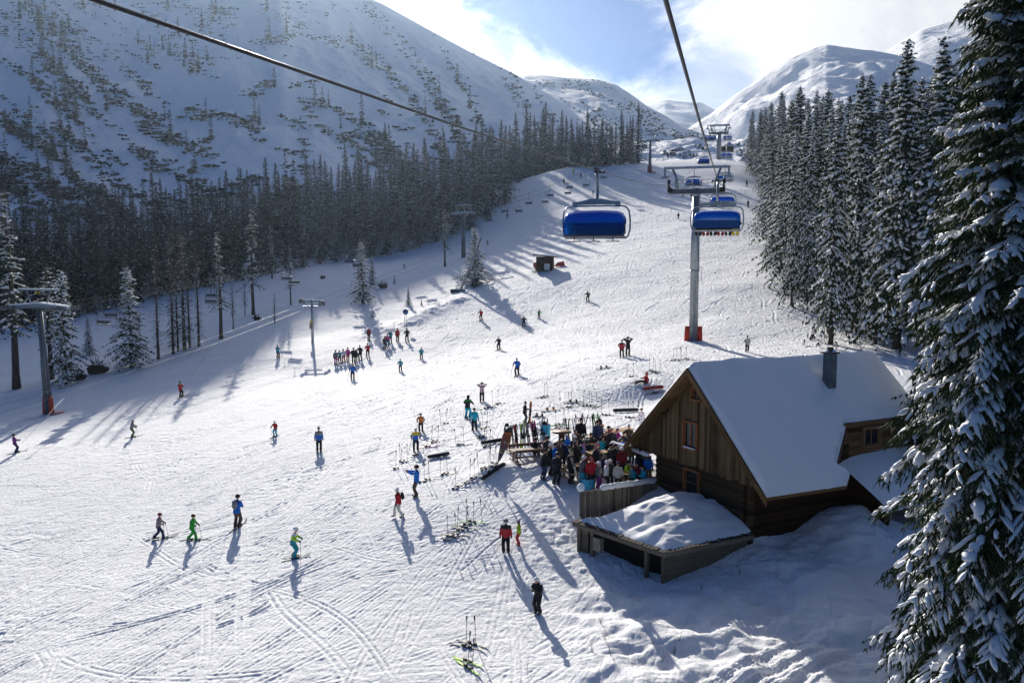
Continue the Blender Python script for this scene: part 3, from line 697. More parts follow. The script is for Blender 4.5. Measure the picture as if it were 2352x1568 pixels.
# ------------------------------------------------------------------ wood
def wood_mat(name, c1, c2, axis='z', w=0.18, rough=0.85, dark=0.35):
    m = bpy.data.materials.new(name); m.use_nodes = True; t = m.node_tree; b = t.nodes['Principled BSDF']; b.inputs['Roughness'].default_value = rough
    b.inputs['Specular IOR Level'].default_value = 0.12
    c = nd(t, 'ShaderNodeTexCoord'); sp = nd(t, 'ShaderNodeSeparateXYZ'); t.links.new(c.outputs['Object'], sp.inputs[0])
    # boards: plank index from one axis, grain stretched along the other
    if axis == 'z': a = math_n(t, 'ADD', sp.outputs[0], sp.outputs[1]); sc = (14, 14, 1.1)
    else: a = sp.outputs[2]; sc = (1.1, 1.1, 16)
    q = math_n(t, 'DIVIDE', a, w); fl = math_n(t, 'FLOOR', q); fr = math_n(t, 'FRACT', q)
    wn = nd(t, 'ShaderNodeTexWhiteNoise', noise_dimensions='1D'); t.links.new(fl, wn.inputs['W'])
    mp = nd(t, 'ShaderNodeMapping'); mp.inputs['Scale'].default_value = sc; t.links.new(c.outputs['Object'], mp.inputs[0])
    n = nd(t, 'ShaderNodeTexNoise', i_Scale=1.0, i_Detail=6.0, i_Roughness=0.65); t.links.new(mp.outputs[0], n.inputs['Vector'])
    n2 = nd(t, 'ShaderNodeTexNoise', i_Scale=0.8, i_Detail=3.0); t.links.new(c.outputs['Object'], n2.inputs['Vector'])
    f = math_n(t, 'ADD', math_n(t, 'MULTIPLY', n.outputs[0], 0.7), math_n(t, 'MULTIPLY', wn.outputs[0], 0.55))
    f = mapr(t, math_n(t, 'ADD', f, math_n(t, 'MULTIPLY', n2.outputs[0], .3)), 0.42, 1.05, 0, 1, False)
    col = mixc(t, f, c1, c2)
    gap = mapr(t, math_n(t, 'ABSOLUTE', math_n(t, 'SUBTRACT', fr, 0.5)), 0.43, 0.5, 1.0, 1 - dark)
    mul = nd(t, 'ShaderNodeVectorMath', operation='SCALE'); t.links.new(col, mul.inputs[0]); t.links.new(gap, mul.inputs['Scale'])
    t.links.new(mul.outputs[0], b.inputs['Base Color'])
    bp = nd(t, 'ShaderNodeBump', i_Strength=0.7, i_Distance=0.03); t.links.new(math_n(t, 'ADD', gap, math_n(t, 'MULTIPLY', n.outputs[0], .3)), bp.inputs['Height']); t.links.new(bp.outputs[0], b.inputs['Normal'])
    MATS[name] = m; return m
W_BOARD = wood_mat('weathered_boards', (0.035, 0.022, 0.012), (0.21, 0.14, 0.07), 'z', 0.19)
W_LOG = wood_mat('dark_log_wall', (0.018, 0.011, 0.006), (0.085, 0.05, 0.026), 'x', 0.26, dark=.6)
W_DARK = wood_mat('red_brown_wall', (0.022, 0.010, 0.005), (0.050, 0.022, 0.010), 'x', 0.22)
W_RAKE = wood_mat('rake_timber', (0.08, 0.045, 0.02), (0.20, 0.115, 0.05), 'x', 3.0, dark=0)
W_FRAME = mat('window_timber', (0.25, 0.085, 0.025), 0.6, noise=(6, .25))
W_GREY = wood_mat('grey_timber', (0.09, 0.075, 0.055), (0.27, 0.23, 0.175), 'z', 0.22, dark=.5)
W_GREYH = wood_mat('grey_beam', (0.07, 0.055, 0.04), (0.24, 0.20, 0.15), 'x', 1.5, dark=0)
W_LIGHT = mat('bench_wood', (0.36, 0.21, 0.09), 0.6, noise=(3, .25))
W_RED = mat('red_brown_wood', (0.13, 0.055, 0.03), 0.6, noise=(3, .3))
GLASS = mat('window_glass', (0.012, 0.014, 0.018), 0.12, spec=0.35)
STEEL = mat('galvanised_steel', (0.30, 0.33, 0.36), 0.45, 0.75, noise=(1.5, .18))
DKSTEEL = mat('dark_steel', (0.10, 0.115, 0.13), 0.5, 0.6, noise=(2, .2))
BLACK = mat('black_rubber', (0.012, 0.012, 0.014), 0.6)
BLACKC = mat('black_cloth', (0.016, 0.017, 0.021), 0.8)
STONE = mat('foundation_stone', (0.10, 0.09, 0.085), 0.95, noise=(3, .5), bump=(5, .6, .05))
def lumps(mb, pts, r, n=7, jit=.3, mi=0, rnd=random):
    """snow rounded over an edge"""
    for i in range(len(pts) - 1):
        a, b = Vector(pts[i]), Vector(pts[i + 1]); k = max(1, int((b - a).length / (r * 1.1)))
        for j in range(k):
            p = a.lerp(b, (j + .5) / k); q = (b - a).normalized()
            mb.ell(p + Vector((0, 0, rnd.uniform(-.1, .1) * r)), (r * 2.3, r * rnd.uniform(.92, 1.08), r * rnd.uniform(.85, 1 + jit * .4)), 8, 5, rotto(q).to_4x4().to_3x3() @ Matrix.Rotation(R(90), 3, 'Z'), mi)
# ------------------------------------------------------------------ the mountain hut
S = 1.08
HO = Vector((8.14 * S, 38 * S, 0)); HA = math.atan2(.454, .891)
hut = empty('mountain_hut', (HO.x, HO.y, zg(HO.x, HO.y)), HA, 'dark wooden mountain hut with steep snow covered roof and chimney beside the crowded terrace', 'hut')
hz0 = zg(HO.x, HO.y)
def hl(a, w, z): return Vector((a * S, -w * S, z * S - hz0))      # hut coordinates: along the ridge, towards the right eave, height below the camera
def hpart(mb, name, m): return mb.build(name, m, hut)
AP, SL = -4.55, 0.925
def rz(w): return AP - SL * abs(w)
def roof_slab(mb, side, poly, t0, t1, mi=0):
    vs = [hl(a, w * side, rz(w) + t0) for a, w in poly] + [hl(a, w * side, rz(w) + t1) for a, w in poly]
    n = len(poly); f = [tuple(range(n)), tuple(range(2 * n - 1, n - 1, -1))] + [(i, n + i, n + (i + 1) % n, (i + 1) % n) for i in range(n)]
    if side > 0: f = [q[::-1] for q in f]
    mb.add(vs, f, mi)
right = [(0, 0), (12.5, 0), (12.5, 3.0), (7.05, 3.0), (4.75, 4.5), (5.25, 4.85), (4.6, 5.25), (0, 5.2)]
left = [(0, 0), (12.5, 0), (12.5, 5.7), (0, 5.75)]
mb = MB(); roof_slab(mb, 1, right, -0.30, -0.16); roof_slab(mb, -1, left, -0.30, -0.16); roof = hpart(mb, 'roof', W_RAKE)
# snow blanket with rounded borders, a sagging crest and soft undulation
def inpoly(a, w, poly):
    c = False; j = len(poly) - 1
    for i in range(len(poly)):
        if (poly[i][1] > w) != (poly[j][1] > w) and a < (poly[j][0] - poly[i][0]) * (w - poly[i][1]) / (poly[j][1] - poly[i][1]) + poly[i][0]: c = not c
        j = i
    return c
def edge_d(a, w, poly):
    m = 9
    for i in range(len(poly)):
        p, q = poly[i], poly[(i + 1) % len(poly)]
        if abs(p[1]) < 1e-6 and abs(q[1]) < 1e-6: continue
        d, _ = seg_d(np.array(a), np.array(w), p, q); m = min(m, float(d))
    return m
def snow_roof(side, poly):
    mb = MB(); na, nw = 84, 46; idx = {}; am = 12.5; wm = max(p[1] for p in poly) + .001
    for j in range(nw + 1):
        for i in range(na + 1):
            a = am * i / na; w = wm * j / nw
            if not inpoly(min(max(a, .02), 12.48), min(max(w, .002), wm - .06), poly): continue
            e = edge_d(a, w, poly); th = 0.34 * (1 - math.exp(-(e + .02) / 0.16)) + 0.08 * float(vn(a / 2, w / 2, 3)) + 0.05 * float(vn(a / .7, w / 1.1, 5)) * (1 + 2 * math.exp(-e / .3)) + 0.10 * math.exp(-((a - 2.6 - w * .55) / .9) ** 2) * min(1, e) - .16
            if w < .35: th += -.10 * (1 - w / .35) ** 2
            idx[(i, j)] = len(mb.v); mb.v.append(tuple(hl(a, w * side, rz(w) + th * 1.05)))
    top = len(mb.v)
    for (i, j), k in idx.items():
        q = [(i, j), (i + 1, j), (i + 1, j + 1), (i, j + 1)]
        if all(t in idx for t in q):
            f = tuple(idx[t] for t in q); mb.f.append(f if side < 0 else f[::-1]); mb.m.append(0); mb.sm.append(True)
    roof_slab(mb, side, poly, -0.15, -0.125)
    return mb
m1 = snow_roof(1, right); m2 = snow_roof(-1, left); b = len(m1.v); m1.v += m2.v; m1.f += [tuple(b + i for i in f) for f in m2.f]; m1.m += m2.m; m1.sm += m2.sm
m1.build('roof_snow', M_SNOWSOFT, roof)
# rake boards and purlin ends
for side, wend in ((1, 5.25), (-1, 5.8)):
    mb = MB(); p0 = hl(-0.03, 0, AP - .16); p1 = hl(-0.03, wend * side, rz(wend) - .16)
    mb.slab([p0, p1, p1 - Vector((0, 0, .34)), p0 - Vector((0, 0, .34))], (-0.07, 0, 0)); mb.build('rake_board', W_RAKE, roof)
    mb = MB(); p0 = hl(.05, 0, AP - .36); p1 = hl(.05, (wend - .3) * side, rz(wend - .3) - .36)
    mb.slab([p0, p1, p1 - Vector((0, 0, .2)), p0 - Vector((0, 0, .2))], (.14, 0, 0)); mb.build('rafter', W_RAKE, roof)
mb = MB()
for w in (-5.0, -2.6, 0, 2.4, 4.4):
    mb.box(hl(.45, w, rz(w) - .46), (1.0, .2, .2))
mb.build('purlin_end', W_RAKE, roof)
# gable of vertical boards
GZ = -9.45; g0 = .8
def gable_pts(a): return [hl(a, -4.95, rz(4.95) - .30), hl(a, 0, AP - .30), hl(a, 3.62, rz(3.62) - .30), hl(a, 3.62, GZ + .05), hl(a, -4.95, GZ - .05)]
mb = MB(); mb.slab(gable_pts(g0), (.12, 0, 0)); gable = hpart(mb, 'gable_wall', W_BOARD)
mb = MB(); rnd = random.Random(3)
w = -4.9
while w < 3.55:                                     # each board a little proud or shy of its neighbour, ends uneven
    ztop = rz(abs(w + .09)) - .5; zb = GZ - .05 + rnd.uniform(-.10, .04)
    if ztop - zb > .15: mb.box(hl(g0 - rnd.uniform(.015, .05), w + .09, (ztop + zb) / 2), (.05, .165 * S, (ztop - zb) * S))
    w += .178
mb.build('board', W_BOARD, gable)
# lower log walls
mb = MB(); mb.box(hl(7.1, -.3, (GZ - 13.2) / 2), (12.3 * S, 6.3 * S, (13.2 + GZ) * S - .02)); logs = hpart(mb, 'log_wall', W_LOG)
mb = MB()
for k in range(11):                                 # squared logs standing proud, with crossing ends at the corner
    z = GZ - .16 - k * .27
    mb.box(hl(.93, -.28 + rnd.uniform(-.02, .02), z), (.07 + rnd.uniform(0, .03), 6.42 * S, .235 * S))
    mb.box(hl(.86, 2.92, z - .10), (.22, .2, .17))
mb.build('log', W_LOG, logs)
mb = MB(); mb.box(hl(.9, 3.62 - .3, (GZ - 12.2) / 2), (.26, .22, (12.2 + GZ) * S)); mb.build('corner_post', W_LOG, logs)
mb = MB(); mb.box(hl(4.05, 3.0, (-12.35 + -8.4) / 2), (6.3 * S, .12, 3.95 * S)); side = hpart(mb, 'side_wall', W_DARK)
mb = MB()
for k in range(15): mb.box(hl(4.05, 3.07, -8.5 - k * .265), (6.25 * S, .06, .24 * S))
mb.build('cladding_board', W_DARK, side)
mb = MB(); mb.box(hl(4.3, 2.9, -13.1), (7.2 * S, .5, 1.6 * S)); hpart(mb, 'foundation', STONE)
# windows: frame, sash, glass, sill with snow
def window(parent, c, wd, ht_, nrm='a', mull=1, tr=0, snow=True, m=None):
    """c = hut coordinates of the centre on the wall face; faces -a (gable) or +w (side)"""
    m = m or W_FRAME; mb = MB(); c = hl(*c); wd *= S; ht_ *= S
    def bx(u, z, du, dz, out, dp, B=None, mi=0):
        B = B if B is not None else mb
        if nrm == 'a': B.box(c + Vector((-out, -u, z)), (dp, du, dz), None, mi)
        else: B.box(c + Vector((u, -out, z)), (du, dp, dz), None, mi)
    f = .09
    for sg in (-1, 1): bx(sg * (wd / 2 + f / 2), 0, f, ht_ + 2 * f, .05, .16)
    bx(0, ht_ / 2 + f / 2, wd, f, .05, .158); bx(0, -ht_ / 2 - f / 2, wd + .12, f, .08, .22)
    o = mb.build('window', m, parent); s = MB(); fs = .055
    for sg in (-1, 1): bx(sg * (wd / 2 - fs / 2), 0, fs, ht_, .0, .08, s)
    for sg in (-1, 1): bx(0, sg * (ht_ / 2 - fs / 2), wd - 2 * fs, fs, .0, .078, s)
    for k in range(mull): bx(-wd / 2 + wd * (k + 1) / (mull + 1), 0, .07, ht_ - 2 * fs, .0, .074, s)
    for k in range(tr): bx(0, -ht_ / 2 + ht_ * (k + 1) / (tr + 1), wd - 2 * fs, .05, .0, .07, s)
    s.build('sash', m, o) if False else s.build('sash', m, o)
    gl = MB(); bx(0, 0, wd - .02, ht_ - .02, -.02, .03, gl); gl.build('pane', GLASS, o)
    if snow:
        sn = MB(); bx(0, -ht_ / 2 + .03, wd * .9, .05, .12, .12, sn); sn.build('sill_snow', M_SNOWSOFT, o)
    return o
window(gable, (g0 - .07, -.55, -8.05), .92, 1.22)
window(gable, (g0 - .07, -.15, -6.0), .62, .48, mull=0, snow=False)
window(logs, (.84, -.55, -10.35), .98, 1.15, mull=0, tr=1)
# porch beam with snow at the terrace corner
mb = MB(); mb.box(hl(.55, -5.2, -9.75), (.22, 3.3 * S, .2)); 
for w in (-3.9, -6.7): mb.box(hl(.6, w, -10.7), (.14, .14, 1.75 * S))
porch = hpart(mb, 'porch_beam', W_GREYH)
mb = MB(); lumps(mb, [hl(.5, -6.8, -9.60), hl(.5, -5.6, -9.58)], .13); lumps(mb, [hl(.5, -5.4, -9.58), hl(.5, -3.7, -9.6)], .12); mb.build('beam_snow', M_SNOWSOFT, porch)
mb = MB(); mb.ell(hl(.1, -4.65, -9.18), (.16, .2, .16)); mb.build('beam_end_snow', M_SNOWSOFT, roof)
# wing on the right with its window, and the lean-to roof below it
mb = MB(); mb.box(hl(9.8, 2.95, -9.6), (9.0 * S, .12, 4.4 * S)); wing = hpart(mb, 'wing_wall', wood_mat('wing_boards', (0.05, .026, .012), (.20, .11, .05), 'x', .24, dark=.6))
mb = MB()
for k in range(8): mb.box(hl(9.8, 3.04, -7.55 - k * .3), (9.0 * S, .07, .27 * S))
mb.build('cladding_board', W_LOG if False else MATS['wing_boards'], wing)
window(wing, (8.6, 3.12, -8.15), 1.05, .8, 'w', 1, 0, False, mat('pine_frame', (.23, .12, .05), .6))
mb = MB(); mb.slab([hl(7.02, 3.0, rz(3.0) - .18), hl(4.72, 4.52, rz(4.5) - .18), hl(4.72, 4.52, rz(4.5) - .42), hl(7.02, 3.0, rz(3.0) - .42)], (.06, -.05, 0)); mb.build('valley_board', mat('valley_board', (.10, .03, .015), .7), roof)
mb = MB(); mb.slab([hl(6.6, 3.0, -9.35), hl(14.5, 3.0, -9.35), hl(14.5, 5.9, -10.9), hl(6.9, 5.9, -10.9)], (0, 0, .14)); lean = hpart(mb, 'lean_to_roof', W_DARK)
mb = MB(); na, nw = 30, 14
for j in range(nw + 1):
    for i in range(na + 1):
        a = 6.55 + 7.9 * i / na; w = 3.0 + 3.0 * j / nw; e = min(i, nw - j, na - i) / 4.0
        mb.v.append(tuple(hl(a, w, -9.3 - .534 * (w - 3) + .10 + .32 * (1 - math.exp(-e * 1.6)) + .05 * float(vn(a, w, 8)))))
for j in range(nw):
    for i in range(na): k = j * (na + 1) + i; mb.f.append((k, k + na + 1, k + na + 2, k + 1)); mb.m.append(0); mb.sm.append(True)
mb.build('roof_snow', M_SNOWSOFT, lean)
mb = MB(); mb.slab([hl(7.0, 3.02, -9.4), hl(7.0, 5.5, -10.75), hl(7.0, 5.5, -13.2), hl(7.0, 3.02, -13.2)], (.12, 0, 0)); hpart(mb, 'lean_to_wall', W_DARK)
# chimney
mb = MB(); mb.box(hl(7.5, 1.5, -5.4), (.54, .44, 2.3 * S)); ch = mb.build('chimney', mat('chimney_metal', (.13, .15, .16), .55, .4, noise=(2, .3)), roof)
mb = MB(); mb.box(hl(7.5, 1.5, -4.22), (.78, .62, .09)); mb.box(hl(7.5, 1.5, -4.06), (.26, .22, .26)); mb.build('chimney_cap', mat('cap_stone', (.10, .095, .09), .9), ch)
mb = MB(); lumps(mb, [hl(7.25, 1.5, -4.15), hl(7.42, 1.4, -4.14)], .09); lumps(mb, [hl(7.6, 1.62, -4.15), hl(7.8, 1.5, -4.14)], .1); mb.build('cap_snow', M_SNOWSOFT, ch)
# basement shed under the mounded snow in front of the gable
LF, RF_, RB, LB = (-5.4, -.62), (-3.85, 3.6), (.75, 3.38), (.75, -1.0)
def wall_seg(mb, p, q, z0, z1, t=.1):
    a0 = hl(p[0], p[1], z0); b0 = hl(q[0], q[1], z0); d = (b0 - a0).normalized(); n = Vector((-d.y, d.x, 0)) * t
    mb.slab([a0, b0, b0 + Vector((0, 0, (z1 - z0) * S)), a0 + Vector((0, 0, (z1 - z0) * S))], n)
def lerp2(p, q, t): return (p[0] + (q[0] - p[0]) * t, p[1] + (q[1] - p[1]) * t)
mb = MB(); wall_seg(mb, RF_, RB, -13.9, -11.95); wall_seg(mb, LF, LB, -13.6, -11.6); wall_seg(mb, lerp2(LF, RF_, 0.0), lerp2(LF, RF_, .10), -13.7, -11.55); wall_seg(mb, lerp2(LF, RF_, .97), RF_, -13.9, -11.75)
shed = hpart(mb, 'shed_wall', W_GREYH)
mb = MB(); wall_seg(mb, lerp2(LF, LB, .10), lerp2(RF_, RB, .10), -14.3, -11.75); mb.build('interior_shade_sheet', mat('shade_black', (.008, .006, .005), .9), shed)  # near-black sheet set close behind the front, painting the darkness inside the shed
mb = MB()
for t in (.005, .17, .80, .985):
    p = lerp2(LF, RF_, t); mb.box(hl(p[0] - .05, p[1], -12.7), (.17, .17, 2.2 * S), Matrix.Rotation(R(20), 3, 'Z'))
mb.build('post', W_GREYH, shed)
mb = MB(); e0 = hl(LF[0] - .22, LF[1] - .3, -11.42); e1 = hl(RF_[0] - .25, RF_[1] + .25, -11.62); e2 = hl(RB[0], RB[1] + .35, -11.62)
mb.slab([e0, e1, e1 - Vector((0, 0, .24)), e0 - Vector((0, 0, .24))], (.09, 0.03, 0)); mb.slab([e1, e2, e2 - Vector((0, 0, .22)), e1 - Vector((0, 0, .22))], (0, .09, 0)); mb.build('eaves_beam', W_GREYH, shed)
mb = MB(); rnd = random.Random(8)
for k in range(26):
    p = e0.lerp(e1, (k + .5) / 26); mb.box(p + Vector((.16, 0, .05 + rnd.uniform(-.015, .015))), (.62, .17, .035), Matrix.Rotation(R(20), 3, 'Z') @ Matrix.Rotation(R(-4), 3, 'Y'))
for k in range(22):
    p = e1.lerp(e2, (k + .5) / 22); mb.box(p + Vector((0, .16, .05 + rnd.uniform(-.015, .015))), (.17, .6, .035))
mb.build('shingle', BLACK if False else mat('dark_shingle', (.04, .03, .025), .9, noise=(5, .4)), shed)
mb = MB(); c = hl(*lerp2(LF, RF_, .24), -12.15); mb.box(c + Vector((-.05, 0, 0)), (.3, .42, .62), Matrix.Rotation(R(20), 3, 'Z')); mb.build('meter_box', mat('pale_box', (.24, .21, .16), .8, noise=(2, .3)), shed)
# snow mound on the shed: quad patch with a lumpy crown
mb = MB(); n = 56
for j in range(n + 1):
    for i in range(n + 1):
        s_, t_ = i / n, j / n; p = lerp2(lerp2(LF, RF_, s_), lerp2(LB, RB, s_), t_)
        q = (p[0] - .22 * (1 - t_) * (1 if t_ < .99 else 0), p[1] + .28 * (s_ > .5) * (2 * s_ - 1) - .25 * (s_ < .5) * (1 - 2 * s_))
        e = min(s_ * 5, (1 - s_) * 5, t_ * 5.5); edge = 1 - math.exp(-e * 1.9)
        crown = .34 + .60 * math.exp(-((s_ - .30) / .36) ** 2) * math.exp(-((t_ - .72) / .45) ** 2) + .12 * t_
        lump = .26 * float(fbm(np.array([q[0] / 1.1 + q[1] * .35]), np.array([q[1] / .62]), 55, 3, .45)[0])
        mb.v.append(tuple(hl(q[0], q[1], -11.48 - .16 * s_ + edge * (crown + lump))))
for j in range(n):
    for i in range(n): k = j * (n + 1) + i; mb.f.append((k, k + 1, k + n + 2, k + n + 1)); mb.m.append(0); mb.sm.append(True)
m_ = len(mb.v); 
mb.build('mound_snow', M_SNOWSOFT, shed)
mb = MB(); mb.box(hl(6.2, 4.1, -12.45), (1.5, .1, .75), Matrix.Rotation(R(-14), 3, 'Y') @ Matrix.Rotation(R(20), 3, 'Z'))
o = mb.build('plank', W_RAKE); o.matrix_world = hut.matrix_basis; o.location = hut.location; o.rotation_euler = hut.rotation_euler
tag(o, 'loose brown plank sticking out of the snow below the dark side wall', 'plank')
# ------------------------------------------------------------------ terrace fence
fe = empty('plank_fence', (0, 0, 0), 0, 'weathered plank fence topped with snow between the terrace and the shed roof', 'fence')
fa, fb_ = at(1334, 1130, 39.4), at(1503, 1108, 44.2)
mb = MB(); rnd = random.Random(5); nP = 17; rail = MB(); snw = MB()
for k in range(nP):
    t = (k + .5) / nP; p = fa.lerp(fb_, t); g = zg(p.x, p.y); dd = (fb_ - fa); ang = math.atan2(dd.y, dd.x)
    top = p.z + rnd.uniform(-.03, .03); bot = min(g - .1, top - 1.25)
    mb.box(((p.x), p.y, (top + bot) / 2), (dd.xy.length / nP * .86, .035, top - bot), Matrix.Rotation(ang, 3, 'Z'))
for t in (0.0, .42, 1.0):
    p = fa.lerp(fb_, t); mb.box((p.x + .03, p.y - .06, p.z - .5), (.15, .13, 1.35), Matrix.Rotation(ang, 3, 'Z'))
mb.build('plank', W_GREY, fe)
for dz in (-.16, -.95):
    c = fa.lerp(fb_, .5); rail.box((c.x - .03, c.y + .05, c.z + dz), ((fb_ - fa).length, .06, .12), Matrix.Rotation(ang, 3, 'Z') @ Matrix.Rotation(math.atan2(fa.z - fb_.z, dd.xy.length), 3, 'Y'))
rail.build('rail', W_GREYH, fe)
lumps(snw, [fa.lerp(fb_, .28) + Vector((0, 0, .10)), fa.lerp(fb_, .62) + Vector((0, 0, .12)), fb_ + Vector((0, 0, .12))], .15, rnd=rnd); snw.ell(fa + Vector((0, 0, .22)), (.2, .2, .22))
snw.build('top_snow', M_SNOWSOFT, fe)
# thin weeds poking through the snow at the lower right
random.seed(12)
for k, (px, py) in enumerate([(1360, 1495), (1390, 1470), (1402, 1500), (1500, 1480), (1520, 1520), (1548, 1500), (1610, 1355), (1785, 1325), (1700, 1320), (1210, 1540), (1560, 1470), (1380, 1430)]):
    p = hit(px, py); mb = MB(); 
    for q in range(random.randint(3, 6)):
        a = random.uniform(0, 6.28); h = random.uniform(.25, .6); l = random.uniform(.1, .3)
        mb.tube([p + Vector((0, 0, -.05)), p + Vector((math.cos(a) * l * .4, math.sin(a) * l * .4, h * .6)), p + Vector((math.cos(a) * l, math.sin(a) * l, h))], [.006, .005, .003], 3)
    tag(mb.build('dry_weed', mat('weed', (.07, .045, .03), .9)), 'thin dry weed stalks poking through the soft snow at the lower right', 'weed', 'dry weeds in the soft snow')
# ------------------------------------------------------------------ chairlifts
ROPE = mat('wire_rope', (0.055, 0.055, 0.06), 0.45, 0.7, bump=(30, .5, .01))
PAD = mat('orange_pad', (0.50, 0.045, 0.02), 0.7)
BLUE = bpy.data.materials.new('blue_bubble'); BLUE.use_nodes = True; t = BLUE.node_tree; b = t.nodes['Principled BSDF']
b.inputs['Base Color'].default_value = (0.0, 0.20, 0.62, 1); b.inputs['Roughness'].default_value = 0.12; b.inputs['Specular IOR Level'].default_value = .6; b.inputs['Coat Weight'].default_value = .15
tr = nd(t, 'ShaderNodeBsdfTransparent'); tr.inputs[0].default_value = (.03, .36, .80, 1); tl_ = nd(t, 'ShaderNodeBsdfTranslucent'); tl_.inputs[0].default_value = (.0, .48, 1.0, 1)
a1 = nd(t, 'ShaderNodeAddShader'); mx = nd(t, 'ShaderNodeMixShader', i_0=.55); mx2 = nd(t, 'ShaderNodeMixShader', i_0=.28)
t.links.new(b.outputs[0], mx2.inputs[1]); t.links.new(tl_.outputs[0], mx2.inputs[2]); t.links.new(mx2.outputs[0], mx.inputs[1]); t.links.new(tr.outputs[0], mx.inputs[2]); _c = nd(t, 'ShaderNodeTexCoord'); _z = nd(t, 'ShaderNodeSeparateXYZ'); t.links.new(_c.outputs['Object'], _z.inputs[0]); t.links.new(mapr(t, _z.outputs[2], -2.52, -2.42, .86, .45), mx.inputs[0]); t.links.new(mx.outputs[0], t.nodes['Material Output'].inputs[0])
SEATB = mat('blue_upholstery', (0.01, 0.055, 0.20), .5); SEATG = mat('grey_shell', (0.50, 0.49, 0.45), .5)
LIFT_ANG = math.atan2(.258, 1.0)                      # bearing of the big lift, clockwise from straight ahead
def rope_x(D, side): return (19.8 + .258 * (D - 90)) + side * 2.77
RZ = [(-60, 1.0), (0, 2.1), (8, 2.55), (20, 3.2), (38, 4.35), (52, 5.3), (70, 6.7), (90, 8.6), (105, 10.6), (150, 17.2), (210, 28.5), (262, 41.6), (300, 48.5), (340, 53.5), (400, 58)]
def rope_z(D): return float(np.interp(D, [a for a, _ in RZ], [b for _, b in RZ]))
def big_rope(side, lab):
    pts = [Vector((rope_x(D, side), D, rope_z(D))) for D in list(np.linspace(-50, 90, 60)) + list(np.linspace(94, 262, 40)) + list(np.linspace(268, 400, 14))]
    mb = MB(); mb.tube(pts, .027, 8); tag(mb.build('haul_rope', ROPE), lab, 'cable')
big_rope(-1, 'thick steel lift rope crossing the upper left of the view, carrying downhill blue chairs')
big_rope(1, 'thick steel lift rope coming in at the top right of centre towards the nearest tower')
def section():
    return [(-.30, -2.50), (-.34, -2.25), (-.20, -2.02), (.15, -1.90), (.60, -1.93), (.98, -2.10), (1.20, -2.45), (1.22, -2.80), (1.12, -3.02)]
